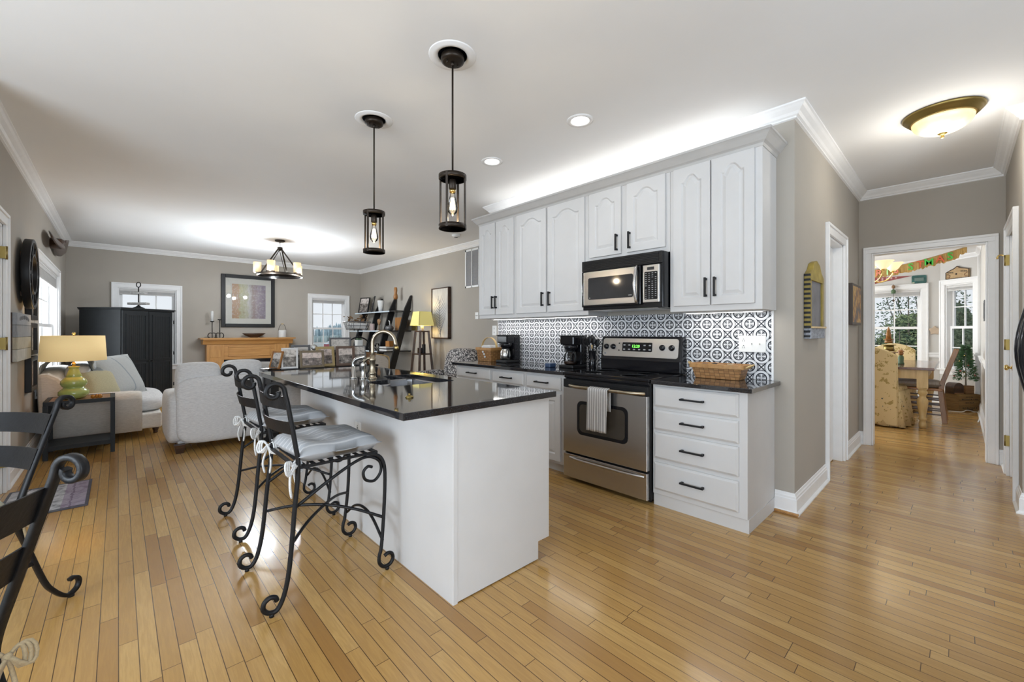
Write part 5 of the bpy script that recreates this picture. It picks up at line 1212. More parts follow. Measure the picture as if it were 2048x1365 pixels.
# --- armoire set across the corner
t = thing('charcoal_armoire', 'tall charcoal armoire with beadboard doors set across the far left corner', 'armoire', (.03, 8.95, 0), math.radians(45)); AW, AD, AH = .990, .685, 1.615
mb = MB(); mb.box((0.012, .02, .07), (AW - .012, AD, AH - .02)); build('carcass', mb, M['charcoal'], t, world=False, bevel=.004)
mb = MB(); mb.box((.0, .005, 0), (AW, AD, .075)); build('plinth', mb, M['charcoal'], t, world=False, bevel=.006)
mb = MB(); mb.box((-.02, -.022, AH - .02), (AW + .02, AD, AH)); mb.box((-.008, -.010, AH - .038), (AW + .008, AD, AH - .02)); build('cornice', mb, M['charcoal'], t, world=False, bevel=.006)
for (a, b, kx) in ((.03, .489, .455), (.501, .960, .535)):
    m = MB(); m.box((a, .0, .09), (b, .02, AH - .045)); dr = build('door', m, M['charcoal'], t, world=False, bevel=.003)
    for (za, zb) in ((.16, .70), (.78, AH - .12)):
        m = MB(); n = 9; w = (b - a - .15) / n
        for i in range(n): m.box((a + .075 + i * w + .003, -.004, za), (a + .075 + (i + 1) * w - .003, 0, zb))
        build('beadboard_panel', m, M['charcoal'], dr, world=False, bevel=.0015)
        m = MB()
        m.box((a + .055, -.010, za - .02), (b - .055, 0, za)); m.box((a + .055, -.010, zb), (b - .055, 0, zb + .02)); m.box((a + .055, -.010, za), (a + .072, 0, zb)); m.box((b - .072, -.010, za), (b - .055, 0, zb)); build('panel_moulding', m, M['charcoal'], dr, world=False)
    m = MB(); m.lathe([(.007, 0), (.007, -.012), (.014, -.020), (.012, -.030), (1e-5, -.033)], 12, c=(kx, 0, .745), axis='y'); build('knob', m, M['blackm'], dr, world=False)
for z in (.3, .85, 1.4): m = MB(); m.cyl((AW - .004, -.002, z - .03), (AW - .004, -.002, z + .03), .008, 8); build('hinge', m, M['blackm'], t, world=False)
t = thing('balance_scale', 'iron stand with a ring top and two wooden crossbars on the armoire', 'ornament', (.25, 9.38, AH)); x, y, z = .25, 9.38, AH
mb = MB(); mb.lathe([(.085, z), (.080, z + .012), (.035, z + .035), (.014, z + .055), (.008, z + .06)], 18, c=(x, y, 0)); build('foot', mb, M['charcoal'], t)
mb = MB(); mb.cyl((x, y, z + .055), (x, y, z + .36), .008, 8); mb.tube([(x + .026 * math.cos(a), y - .026 * math.cos(a) * .9, z + .40 + .042 * math.sin(a)) for a in [2 * PI * i / 16 for i in range(17)]], .007, 6); build('rod_and_ring', mb, M['iron'], t)
for (zz, l, m_) in ((.085, .16, 'driftwood'), (.262, .12, 'driftwood')): mb = MB(); mb.beam((x - l * .72, y + l * .68, z + zz), (x + l * .72, y - l * .68, z + zz), .07, .036); build('crossbar', mb, M[m_], t)
# --- fireplace
t = thing('fireplace', 'honey oak fireplace mantel with a black firebox and brass trim', 'fireplace', (1.98, 10.0, 0))
mb = MB(); mb.prism([(YF - .001, 1.10), (YF - .001, .98), (9.955, .98), (9.945, 1.005), (9.92, 1.045), (9.885, 1.065), (9.885, 1.10)], 1.185, 2.775, 'x'); mb.box((1.14, 9.872, 1.082), (2.82, YF - .001, 1.108)); build('mantel_shelf', mb, M['oak_m'], t, bevel=.004)
for (a, b) in ((1.25, 1.53), (2.43, 2.71)):
    m = MB(); m.box((a, 9.97, 0), (b, YF - .001, .98)); lg = build('pilaster', m, M['oak_v'], t, bevel=.003); m = MB(); m.box((a + .055, 9.962, .20), (b - .055, 9.97, .655)); build('pilaster_panel', m, M['oak_v'], lg, bevel=.004); m = MB(); m.box((a - .01, 9.96, 0), (b + .01, 9.97, .15)); build('plinth_block', m, M['oak_v'], lg, bevel=.003)
    m = MB(); m.box((a + .055, 9.962, .72), (b - .055, 9.97, .955)); build('pilaster_panel', m, M['oak_v'], lg, bevel=.004)
mb = MB(); mb.box((1.53, 9.985, .675), (2.43, YF - .001, .98)); fz = build('frieze', mb, M['oak_m'], t)
mb = MB(); mb.box((1.60, 9.973, .735), (2.36, 9.985, .755)); mb.box((1.60, 9.973, .915), (2.36, 9.985, .935)); mb.box((1.60, 9.973, .735), (1.62, 9.985, .935)); mb.box((2.34, 9.973, .735), (2.36, 9.985, .935)); build('frieze_moulding', mb, M['oak_m'], fz, bevel=.004)
mb = MB(); mb.box((1.53, 9.995, 0), (1.60, 10.19, .675)); mb.box((2.36, 9.995, 0), (2.43, 10.19, .675)); mb.box((1.60, 9.995, .60), (2.36, 10.19, .675)); mb.box((1.60, 10.15, 0), (2.36, 10.19, .6)); build('firebox', mb, M['black'], t)
for z in (.525, .555, .585): mb = MB(); mb.box((1.60, 9.998, z - .007), (2.36, 10.01, z + .007)); build('brass_louvre', mb, M['brass_old'], t, bevel=.003)
# mantel ornaments
def candle(label, x, y, zt, hgt, lit):
    t = thing('iron_candlestick', label, 'candlestick', (x, y, 1.108)); z = 1.108
    mb = MB(); mb.cyl((x, y, z + .05), (x, y, z + zt), .0075, 8)
    build('stem', mb, M['iron'], t)
    for k in range(3): a = .4 + k * 2 * PI / 3; d = Vector((math.cos(a), math.sin(a), 0)); m = MB(); m.tube(smooth_path([Vector((x, y, z + .09)), Vector((x, y, z + .10)) + d * .04, Vector((x, y, z + .06)) + d * .075, Vector((x, y, z + .010)) + d * .07, Vector((x, y, z + .012)) + d * .045], 4), .007, 6); build('scroll_foot', m, M['iron'], t)
    mb = MB(); mb.lathe([(.010, z + zt - .01), (.034, z + zt), (.036, z + zt + .01), (.012, z + zt + .008), (.012, z + zt - .005)], 14, c=(x, y, 0)); build('drip_cup', mb, M['iron'], t)
    if hgt: mb = MB(); mb.lathe([(.024, z + zt + .006), (.024, z + zt + hgt), (.010, z + zt + hgt + .006), (.002, z + zt + hgt + .016)], 14, c=(x, y, 0)); build('candle', mb, M['tie'], t)
candle('taller iron candlestick holding a white candle on the left of the mantel', 1.345, 10.02, .32, .20, 0)
candle('iron candlestick without a candle on the mantel, right of the white candle', 1.475, 10.06, .36, 0, 0)
mb = MB(); mb.lathe([(.07, 1.1085), (.075, 1.1125), (.16, 1.155), (.215, 1.198), (.208, 1.202), (.150, 1.165), (.06, 1.122), (1e-5, 1.12)], 36, c=(2.06, 10.03, 0), sq=.55); tag(build('wooden_bowl', mb, M['walnut'], loc=(2.06, 10.03, 1.108)), 'dark reddish wooden bowl in the middle of the mantel', 'bowl')
t = thing('milk_can', 'white tin with a wire handle at the right end of the mantel', 'tin', (2.60, 10.05, 1.108))
mb = MB(); mb.lathe([(.072, 1.1085), (.074, 1.115), (.074, 1.255), (.068, 1.268), (.066, 1.262), (1e-5, 1.262)], 24, c=(2.60, 10.05, 0)); build('body', mb, M['tie'], t)
mb = MB(); mb.tube([(2.60 - .072 * math.cos(a), 10.05, 1.25 + .150 * math.sin(a)) for a in [PI * i / 14 for i in range(15)]], .004, 6); build('wire_handle', mb, M['iron'], t)
mb = MB(); mb.cyl((2.575, 10.05, 1.40), (2.625, 10.05, 1.40), .010, 8); build('handle_grip', mb, M['pine'], t)
# framed art over the mantel
def art_mat():
    m, nt, b = new_mat('abstract_bands'); X, Y, Z = objxyz(nt); setc(b, rough=.35)
    n1 = noise(nt, 1.0, 4, .6, vec=comb(nt, X * 9.0, Y * 9.0, Z * 9.0)); n2 = noise(nt, 1.0, 5, .65, vec=comb(nt, X * 26.0, Y, Z * 20.0))
    k = (X + .305) / .61 + (E(nt, n1.outputs[0]) - .5) * .22
    c = ramp(nt, k.k, [(.0, (.30, .13, .03)), (.20, (.34, .18, .06)), (.24, (.36, .33, .16)), (.44, (.42, .40, .26)), (.50, (.48, .46, .44)), (.62, (.30, .22, .20)), (.78, (.33, .27, .31)), (1.0, (.22, .18, .24))])
    c = mixc(nt, (E(nt, n2.outputs[0]) > .56) * .35, c, (.62, .58, .52)); c = mixc(nt, (E(nt, n2.outputs[0]) < .40) * .45, c, (.20, .12, .06)); lnk(nt, c, b.inputs['Base Color']); return m
t = thing('framed_art', 'large framed abstract picture with a wide cream mat above the mantel', 'picture', (2.0, YF, 1.86)); ax0, ax1, az0, az1 = 1.515, 2.48, 1.325, 2.405
def frame4(mb, x0, x1, z0, z1, w, ya, yb): mb.box((x0, ya, z0), (x0 + w, yb, z1)); mb.box((x1 - w, ya, z0), (x1, yb, z1)); mb.box((x0 + w, ya, z0), (x1 - w, yb, z0 + w)); mb.box((x0 + w, ya, z1 - w), (x1 - w, yb, z1))
mb = MB(); frame4(mb, ax0, ax1, az0, az1, .072, YF - .045, YF - .001); build('frame', mb, M['blackm'], t, bevel=.006)
mb = MB(); mb.box((ax0 + .07, YF - .022, az0 + .07), (ax1 - .07, YF - .012, az1 - .07)); build('mat_board', mb, M['paper'], t)
mb = MB(); mb.box((1.70, YF - .025, 1.505), (2.305, YF - .022, 2.215)); build('print', mb, art_mat(), t)
mb = MB(); mb.box((ax0 + .07, YF - .032, az0 + .07), (ax1 - .07, YF - .030, az1 - .07)); build('picture_glass', mb, M['glass'], t)
# --- left wall decorations
t = thing('round_wall_clock', 'large round open-frame clock on the left wall by the door', 'clock', (XL, 5.80, 1.755)); cy, cz = 5.80, 1.755
def yz_ring(r0, r1, xa, xb): m = MB(); m.lathe([(r0, xa), (r0, xb), (r1, xb), (r1, xa), (r0, xa)], 48, c=(0, cy, cz), axis='x'); return m
build('outer_rim', yz_ring(.285, .318, XL + .03, XL + .085), M['blackm'], t, bevel=.006); build('inner_rim', yz_ring(.165, .185, XL + .05, XL + .085), M['blackm'], t, bevel=.004)
mb = MB()
for k in range(12):
    a = k * PI / 6; mb.beam((XL + .072, cy + .185 * math.cos(a), cz + .185 * math.sin(a)), (XL + .072, cy + .288 * math.cos(a), cz + .288 * math.sin(a)), .012, .030 if k % 3 == 0 else .016, up=(0, -math.sin(a), math.cos(a)))
build('numeral_bars', mb, M['blackm'], t)
mb = MB(); mb.lathe([(.165, XL + .046), (.165, XL + .052), (1e-5, XL + .052), (1e-5, XL + .046)], 40, c=(0, cy, cz), axis='x'); build('wood_face', mb, M['midwood'], t)
for (a, l, w) in ((.05, .12, .012), (PI - .08, .16, .009)): mb = MB(); mb.beam((XL + .060, cy, cz), (XL + .060, cy + l * math.cos(a), cz + l * math.sin(a)), .006, w, up=(0, -math.sin(a), math.cos(a))); build('clock_hand', mb, M['chrome'], t)
for s in (-1, 1): mb = MB(); mb.box((XL + .0005, cy - .03, cz + s * .18 - .02), (XL + .046, cy + .03, cz + s * .18 + .02)); build('standoff', mb, M['midwood'], t)
rr = [('topmost', 6.10, 6.42, 1.64, 1.895, 1), ('second down', 6.02, 6.43, 1.345, 1.605, 2), ('third down', 5.98, 6.42, 1.005, 1.315, 3), ('lowest', 6.0, 6.42, .655, .99, 4)]
for (lab, a, b, z0, z1, sd) in rr:
    t = thing('black_picture_frame', 'black picture frame on the left wall, %s of four in a column' % lab, 'picture frame', (XL, (a + b) / 2, z0), 0, 'column of frames by the window')
    mb = MB(); w = .045; mb.box((XL + .0005, a, z0), (XL + .045, a + w, z1)); mb.box((XL + .0005, b - w, z0), (XL + .045, b, z1)); mb.box((XL + .0005, a + w, z0), (XL + .045, b - w, z0 + w)); mb.box((XL + .0005, a + w, z1 - w), (XL + .045, b - w, z1)); build('frame', mb, M['blackm'], t, bevel=.004)
    mb = MB(); mb.box((XL + .005, a + w, z0 + w), (XL + .018, b - w, z1 - w)); build('print', mb, photo_mat('print_%d' % sd, sd, z0 - 9), t)
t = thing('plank_wall_sign', 'weathered plank sign of four grey and cream boards on the left wall', 'sign', (XL, 5.55, .98))
cols = [(.36, .375, .40), (.33, .335, .345), (.52, .46, .34), (.56, .53, .46)]
for i in range(4):
    z1 = 1.385 - i * .100; m_, nt, b = new_mat('plank_%d' % i); n = noise(nt, 1.0, 5, .7, sc=(60, 60, 8)); lnk(nt, ramp(nt, n.outputs[0], [(.3, [q * .6 for q in cols[i]]), (.6, cols[i])]), b.inputs['Base Color']); setc(b, rough=.85)
    mb = MB(); mb.box((XL + .022, 5.19, z1 - .098), (XL + .050, 5.905, z1)); pl = build('board', mb, m_, t, bevel=.002, label=('grey board with dark lettering', None, None, None)[i])
    if i == 0:
        mb = MB()
        for q_ in range(11): yy = 5.30 + q_ * .048; zz = z1 - .050 + .018 * math.sin(q_ * PI / 10); mb.obox((XL + .0506, yy, zz), (.001, .022 + .012 * (q_ % 3), .026 + .008 * (q_ % 2)))
        build('worn_lettering', mb, plain('faded_dark_lettering', (.12, .125, .135), .9), pl)
mb = MB(); mb.box((XL + .0005, 5.185, .985), (XL + .022, 5.91, 1.385)); build('backing', mb, M['walnut'], t)
t = thing('propeller_ornament', 'dark wooden propeller mounted high on the left wall above the window', 'ornament', (XL, 8.0, 2.375)); py_, pz = 8.02, 2.375
mb = MB(); mb.lathe([(.07, XL + .0005), (.07, XL + .10), (.05, XL + .13), (1e-5, XL + .135)], 20, c=(0, py_, pz), axis='x'); build('hub', mb, M['walnut'], t)
for s in (-1, 1):
    m = MB(); n = 14; vs = []; fs = []
    for i in range(n + 1):
        k = i / n; yy = py_ + s * (.03 + .82 * k); zz = pz - s * .02 * k * s - s * (-.03) * k; wd = .050 + .075 * math.sin(PI * min(k * .9 + .1, 1)) ** .8 * (1 - .1 * k); wd *= (1 - max(0, k - .85) / .15 * .75); tw = s * (.75 - .45 * k)
        for j in range(8): a = 2 * PI * j / 8; u, v = wd * math.cos(a), .014 * math.sin(a) * (1.6 - k); vs.append((XL + .085 + u * math.sin(tw) + v * math.cos(tw), yy, zz + u * math.cos(tw) - v * math.sin(tw)))
    for i in range(n):
        for j in range(8): a = i * 8 + j; b2 = i * 8 + (j + 1) % 8; fs.append((a, b2, b2 + 8, a + 8))
    fs += [tuple(range(8)), tuple(n * 8 + j for j in range(8))[::-1]]; m.add(vs, fs, True); build('blade', m, M['walnut'], t)
# --- door mat near the left door
M['rugm'] = new_mat('grey_plum_printed_mat')[0]; nt = M['rugm'].node_tree; b = nt.nodes['Principled BSDF']; X, Y, Z = objxyz(nt)
n1 = noise(nt, 14, 4, .7); n2 = noise(nt, 60, 3); k = (X * 8.0 + (E(nt, n1.outputs[0]) - .5) * .5)
c = ramp(nt, n1.outputs[0], [(.35, (.15, .15, .16)), (.5, (.40, .40, .42)), (.65, (.55, .55, .57))]); ln = (k.fract() < .08); c = mixc(nt, ln * .85, c, (.04, .04, .045)); c = mixc(nt, ((X > .085) * (E(nt, n2.outputs[0]) * .5 + .35)), c, (.22, .15, .24)); edge = (X.abs() > .205) .max(Y.abs() > .325); c = mixc(nt, edge * .85, c, (.04, .04, .05)); lnk(nt, c, b.inputs['Base Color']); setc(b, rough=.95)
mb = MB(); mb.bbox((-.60, 4.22, .0005), (-.155, 4.93, .009), .003); o = build('door_mat', mb, M['rugm'], loc=(-.378, 4.575, .0005)); tag(o, 'grey and plum printed mat on the floor by the left door', 'mat')
M['rug2'] = fabric('pale_grey_rug', (.50, .50, .49), (.38, .38, .385), (50, 50, 50)); mb = MB(); mb.bbox((.62, 6.75, .0005), (2.9, 8.9, .012), .004); tag(build('area_rug', mb, M['rug2'], loc=(1.7, 7.8, .0005)), 'pale grey area rug in the middle of the living room', 'rug')
mb = MB(); mb.box((.30, 6.95, .44), (1.0, 7.55, .46)); 
t = thing('coffee_table', 'dark coffee table whose corner shows behind the grey sofa', 'table', (1.4, 7.4, 0.012))
mb = MB(); mb.bbox((.88, 7.05, .40), (2.0, 7.75, .435), .006); build('table_top', mb, M['walnut'], t)
for (x, y) in ((.94, 7.11), (1.94, 7.11), (.94, 7.69), (1.94, 7.69)): mb = MB(); mb.box((x - .03, y - .03, .012), (x + .03, y + .03, .40)); build('leg', mb, M['walnut'], t)
# --- sofa table with photo frames
t = thing('sofa_table', 'black console table full of photo frames behind the grey sofa', 'table', (1.74, 5.12, 0)); ty0, ty1, tz = 4.96, 5.345, .825
mb = MB(); mb.box((1.15, ty0, tz - .026), (2.37, ty1, tz)); build('table_top', mb, M['black'], t, bevel=.004)
mb = MB(); mb.box((1.185, ty0 + .02, tz - .175), (2.335, ty1 - .02, tz - .026)); build('apron', mb, M['blackm'], t, bevel=.003)
for (x, y) in ((1.215, ty0 + .05), (2.30, ty0 + .05), (1.215, ty1 - .05), (2.30, ty1 - .05)): mb = MB(); mb.box((x - .038, y - .038, 0), (x + .038, y + .038, tz - .03)); build('leg', mb, M['blackm'], t, bevel=.003)
def photo_frame(label, x, y, w, h, bw, lean, rz, fm, seed, warm=1.0, group='photo frames on the console table'):
    """easel frame standing on the sofa table, leaning back"""
    t = thing('photo_frame', label, 'photo frame', (x, y, tz + .0005), rz, group); R = Matrix.Rotation(-lean, 4, 'X')
    mb = MB(); frame4(mb, -w / 2, w / 2, 0, h, bw, -.009, .009); mb.xform(R); build('frame', mb, fm, t, world=False, bevel=.003)
    mb = MB(); mb.box((-w / 2 + bw, -.003, bw), (w / 2 - bw, .003, h - bw)); mb.xform(R); build('photograph', mb, photo_mat('snapshot_%d' % seed, seed, h * .55, warm), t, world=False)
    mb = MB(); d = max(.03, h * math.sin(lean) * .65 + h * .28); mb.beam(R @ Vector((0, .010, h * .62)), (0, d, .003), .030, .004); build('easel_strut', mb, M['blackm'], t, world=False)
G = plain('grey_metal_frame', (.10, .10, .105), .4); WF = plain('silver_white_frame', (.62, .62, .62), .3); GB = plain('brown_gold_frame', (.14, .105, .06), .35); GO = plain('pale_gold_frame', (.38, .28, .12), .35)
photo_frame('reddish brown frame turned sideways at the left end of the console', 1.235, 5.09, .145, .20, .018, .30, -1.05, M['teak'], 1)
photo_frame('tilted silver white photo frame second from the left on the console', 1.375, 5.03, .165, .235, .020, .30, -.25, WF, 2); 
photo_frame('dark grey frame standing behind the brown landscape frame', 1.535, 5.16, .20, .255, .026, .15, -.10, G, 3)
photo_frame('brown landscape frame with a beach photo at the front of the console', 1.600, 5.00, .255, .195, .026, .18, -.12, GB, 4, 1.1)
photo_frame('gold edged brown frame with an oval portrait on the console', 1.775, 5.07, .205, .235, .030, .22, -.05, GO, 5, 1.1)
photo_frame('tallest dark frame at the back of the console below the window', 1.985, 5.17, .255, .335, .022, .10, -.15, G, 6)
photo_frame('brown frame with a group photo in front of the tallest frame', 1.985, 5.02, .215, .235, .030, .12, -.15, plain('brown_wood_frame', (.10, .055, .035), .4), 7, 1.05)
photo_frame('thin silver frame with a couple photo at the right end of the console', 2.145, 5.03, .175, .235, .012, .12, -.2, G, 8)
t = thing('silver_mini_clock', 'tiny round silver clock glinting among the frames', 'clock', (1.665, 5.14, tz + .0005))
mb = MB(); mb.lathe([(.030, 5.13), (.034, 5.135), (.034, 5.15), (.030, 5.155)], 20, c=(1.665, 0, tz + .225), axis='y'); build('case', mb, M['chrome'], t)
mb = MB(); mb.lathe([(.028, 5.128), (1e-5, 5.127)], 20, c=(1.665, 0, tz + .225), axis='y'); build('dial', mb, M['white'], t)
mb = MB(); mb.tube([(1.665, 5.142, tz + .0015), (1.665, 5.142, tz + .195)], [.030] + [.006], 10); build('stand', mb, M['chrome'], t)
mb = MB(); mb.lathe([(.03, tz + .0005), (.085, tz + .012), (.088, tz + .016), (.03, tz + .006), (1e-5, tz + .006)], 20, c=(1.165, 5.02, 0), sq=.6); tag(build('glass_dish', mb, M['chrome'], loc=(1.165, 5.02, tz)), 'small silver dish on the left end of the console', 'dish')
# tiered basket stand
t = thing('tiered_basket_stand', 'black arched stand carrying a white wire basket of dried leaves', 'basket stand', (2.22, 5.14, tz)); bx, by = 2.22, 5.205
mb = MB(); mb.lathe([(.13, tz + .0005), (.135, tz + .012), (.11, tz + .014), (1e-5, tz + .014)], 24, c=(bx, by, 0)); build('base_tray', mb, M['iron'], t)
mb = MB(); P = [(bx + .147 * math.cos(a), by, tz + .21 + .125 * math.sin(a)) for a in [PI * i / 20 for i in range(21)]]; mb.tube([(bx + .147, by, tz + .008)] + P + [(bx - .147, by, tz + .008)], .009, 8); build('arch', mb, M['iron'], t)
mb = MB(); mb.cyl((bx, by, tz + .332), (bx - .01, by, tz + .445), .007, 8); mb.ball((bx, by, tz + .345), .014, 10, 8); build('post', mb, M['iron'], t)
wbz = tz + .435; wx = bx - .02; mb = MB()
for z, kx, ky in ((wbz, .115, .085), (wbz + .045, .135, .10), (wbz + .095, .15, .115)):
    P = [(wx + kx * (abs(math.cos(a)) ** .4) * math.copysign(1, math.cos(a)), by + ky * (abs(math.sin(a)) ** .4) * math.copysign(1, math.sin(a)), z) for a in [2 * PI * i / 32 for i in range(33)]]; mb.tube(P, .0045, 6)
for i in range(20):
    a = 2 * PI * i / 20; f = lambda kx, ky: (wx + kx * (abs(math.cos(a)) ** .4) * math.copysign(1, math.cos(a)), by + ky * (abs(math.sin(a)) ** .4) * math.copysign(1, math.sin(a)))
    p, q_ = f(.115, .085), f(.15, .115); mb.tube([(p[0], p[1], wbz), (q_[0], q_[1], wbz + .095)], .0028, 5)
for i in range(5): xx = wx - .09 + i * .045; mb.tube([(xx, by - .085, wbz), (xx, by + .085, wbz)], .0028, 5)
wb = build('wire_basket', mb, M['ring'], t)
mb = MB(); mb.bbox((wx - .10, by - .07, wbz + .006), (wx + .10, by + .07, wbz + .080), .02); build('cloth_liner', mb, M['tie'], wb)
mb = MB(); rr = random.Random(9)
for i in range(46):
    c = Vector((wx + rr.uniform(-.12, .12), by + rr.uniform(-.08, .08), wbz + .088 + abs(rr.gauss(0, .03)))); d = Vector((rr.gauss(0, 1), rr.gauss(0, 1), abs(rr.gauss(.5, .6)))).normalized(); u = d.orthogonal().normalized(); k = rr.uniform(.03, .065)
    mb.add([c, c + d * k * .5 + u * k * .3, c + d * k, c + d * k * .5 - u * k * .3], [(0, 1, 2, 3)])
tag(build('dried_leaves', mb, plain('dry_brown_leaf', (.19, .11, .05), .9, var=.4), loc=(wx, by, wbz + .086)), 'clump of dried brown leaves heaped in the white wire basket', 'leaves')['kind'] = 'stuff'
t = thing('wicker_pot', 'dark brown wicker pot on the right end of the console', 'basket', (2.30, 5.035, tz)); mb = MB(); mb.lathe([(.05, tz + .0005), (.055, tz + .03), (.062, tz + .15), (.057, tz + .15), (.05, tz + .03), (1e-5, tz + .03)], 20, c=(2.30, 5.035, 0)); build('pot_body', mb, M['weave_d'], t); mb = MB(); mb.lathe([(.063, tz + .138), (.066, tz + .146), (.063, tz + .153), (.058, tz + .153), (.058, tz + .138), (.063, tz + .138)], 20, c=(2.30, 5.035, 0)); build('pot_rim', mb, M['weave_d'], t)
# --- leaning ladder shelf along the right wall
t = thing('ladder_shelf', 'black leaning ladder shelf with four uprights on the right wall', 'shelf', (4.1, 8.65, 0))
def lx_at(z): return 3.80 + .288 * z
UY = [7.68, 8.33, 8.98, 9.66]
for y in UY:
    m = MB(); vs = []
    pts = [(0, 3.735, 3.865), (1.70, lx_at(1.70) - .065, lx_at(1.70) + .065), (1.95, lx_at(1.95) - .015, lx_at(1.95) + .022), (1.975, lx_at(1.975) - .005, lx_at(1.975) + .012)]
    for yy in (y - .022, y + .022):
        for (z, a, b) in pts: vs += [(a, yy, z), (b, yy, z)]
    fs = []
    for o_ in (0, 8):
        for i in range(3): a = o_ + 2 * i; fs.append((a, a + 1, a + 3, a + 2))
    for i in range(3): fs.append((2 * i, 2 * i + 2, 8 + 2 * i + 2, 8 + 2 * i)); fs.append((2 * i + 1, 2 * i + 3, 8 + 2 * i + 3, 8 + 2 * i + 1))
    fs += [(0, 1, 9, 8), (6, 7, 15, 14)]
    m.add(vs, fs); build('upright', m, M['blackm'], t)
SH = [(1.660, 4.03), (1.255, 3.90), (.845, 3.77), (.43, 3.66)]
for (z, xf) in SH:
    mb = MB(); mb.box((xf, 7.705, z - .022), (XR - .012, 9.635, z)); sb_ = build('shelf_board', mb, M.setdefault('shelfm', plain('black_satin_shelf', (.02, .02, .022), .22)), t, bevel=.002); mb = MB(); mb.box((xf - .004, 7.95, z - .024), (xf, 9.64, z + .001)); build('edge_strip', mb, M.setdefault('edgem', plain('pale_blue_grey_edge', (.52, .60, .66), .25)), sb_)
# shelf contents
def on_shelf(name, lab, cat, x, y, zi, mbf, mat, parts=()):
    z = SH[zi][0] + .0005; t = thing(name, lab, cat, (x, y, z)); m = MB(); mbf(m, x, y, z); build('body', m, mat, t)
    for (pn, pf, pm) in parts: m = MB(); pf(m, x, y, z); build(pn, m, pm, t)
    return t
def easel(lab, x, y, zi, w, h, fm, seed, rz=-PI / 2, lean=.22):
    z = SH[zi][0] + .0005; t = thing('photo_frame', lab, 'photo frame', (x, y, z), rz, 'photo frames on the ladder shelf'); R = Matrix.Rotation(-lean, 4, 'X')
    mb = MB(); frame4(mb, -w / 2, w / 2, 0, h, .022, -.01, .01); mb.xform(R); build('frame', mb, fm, t, world=False); mb = MB(); mb.box((-w / 2 + .022, -.004, .022), (w / 2 - .022, .004, h - .022)); mb.xform(R); build('photograph', mb, photo_mat('shelf_photo_%d' % seed, seed, h * .6, 1.05), t, world=False)
easel('black framed photo on the top of the ladder shelf at the window end', 4.12, 9.42, 0, .30, .37, M['blackm'], 21, -PI / 2 + .35); easel('second black framed photo on the top of the ladder shelf', 4.13, 9.02, 0, .26, .37, M['blackm'], 22, -PI / 2 - .35)
on_shelf('ceramic_vase', 'tapered cream vase on the top of the ladder shelf', 'vase', 4.14, 8.55, 0, lambda m, x, y, z: m.lathe([(.045, z), (.055, z + .10), (.075, z + .24), (.070, z + .242), (.05, z + .1), (1e-5, z + .05)], 20, c=(x, y, 0)), M['tie'])
on_shelf('wooden_spindle', 'turned orange wood spindle on a thin stand, top of the ladder shelf', 'ornament', 4.25, 8.10, 0, lambda m, x, y, z: m.lathe([(.03, z + .25), (.045, z + .275), (.045, z + .32), (.028, z + .38), (.035, z + .43), (.030, z + .50), (1e-5, z + .505)], 14, c=(x, y, 0)), M['teak'], [('stand', lambda m, x, y, z: (m.lathe([(.04, z), (.04, z + .01), (.006, z + .014), (.006, z + .25)], 12, c=(x, y, 0))), M['iron'])])
on_shelf('glass_jar', 'clear glass jar with a lid on the middle shelf at the window end', 'jar', 4.02, 9.55, 1, lambda m, x, y, z: m.lathe([(.06, z), (.065, z + .16), (.045, z + .19), (.045, z + .22)], 18, c=(x, y, 0)), M['glass'], [('lid', lambda m, x, y, z: m.lathe([(.05, z + .221), (.05, z + .24), (.012, z + .25), (.012, z + .27), (1e-5, z + .272)], 16, c=(x, y, 0)), M['chrome'])])
on_shelf('stone_bird', 'dark bird figure on the middle shelf beside the glass jar', 'figurine', 4.05, 9.32, 1, lambda m, x, y, z: (m.ball((x, y, z + .16), .05, 12, 8, (1, 1.5, .9)), m.cyl((x, y, z), (x, y, z + .13), .010, 8), m.ball((x, y - .07, z + .21), .025, 10, 8)), M['ring'])
on_shelf('white_bowl', 'small white bowl on the middle of the ladder shelf', 'bowl', 4.03, 9.12, 1, lambda m, x, y, z: m.lathe([(.04, z), (.07, z + .07), (.066, z + .07), (.035, z + .01), (1e-5, z + .01)], 18, c=(x, y, 0)), M['white'])
on_shelf('pink_box', 'small pinkish square box on the middle shelf', 'box', 4.03, 8.74, 1, lambda m, x, y, z: m.bbox((x - .02, y - .075, z), (x + .02, y + .075, z + .15), .004), fabric('pinkish_paper', (.46, .36, .34)))
on_shelf('carved_stone_heart', 'brown heart-shaped stone standing on the middle shelf', 'ornament', 4.06, 8.47, 1, lambda m, x, y, z: (m.ball((x, y - .03, z + .20), .045, 12, 8, (.5, 1, 1.1)), m.ball((x, y + .03, z + .20), .045, 12, 8, (.5, 1, 1.1)), m.ball((x, y, z + .165), .05, 12, 8, (.5, .9, 1.1)), m.lathe([(.03, z), (.03, z + .015), (.008, z + .02), (.008, z + .13)], 12, c=(x, y, 0))), M['midwood'])
on_shelf('dark_kettle', 'dark grey kettle with a long spout on the middle shelf', 'kettle', 4.05, 7.98, 1, lambda m, x, y, z: (m.lathe([(.06, z), (.085, z + .03), (.08, z + .075), (.04, z + .10), (1e-5, z + .11)], 18, c=(x, y, 0)), m.tube([(x, y + .07, z + .05), (x, y + .16, z + .10)], [.018, .010], 8)), M['ring'], [('handle', lambda m, x, y, z: m.tube([(x, y - .03, z + .08), (x, y, z + .19), (x, y + .03, z + .20)], .009, 8), M['tie'])])
on_shelf('wooden_tray', 'brown wooden tray propped behind the dark kettle', 'tray', 4.22, 7.88, 1, lambda m, x, y, z: m.bbox((x - .012, y - .17, z), (x + .012, y + .17, z + .27), .006), M['teak'])
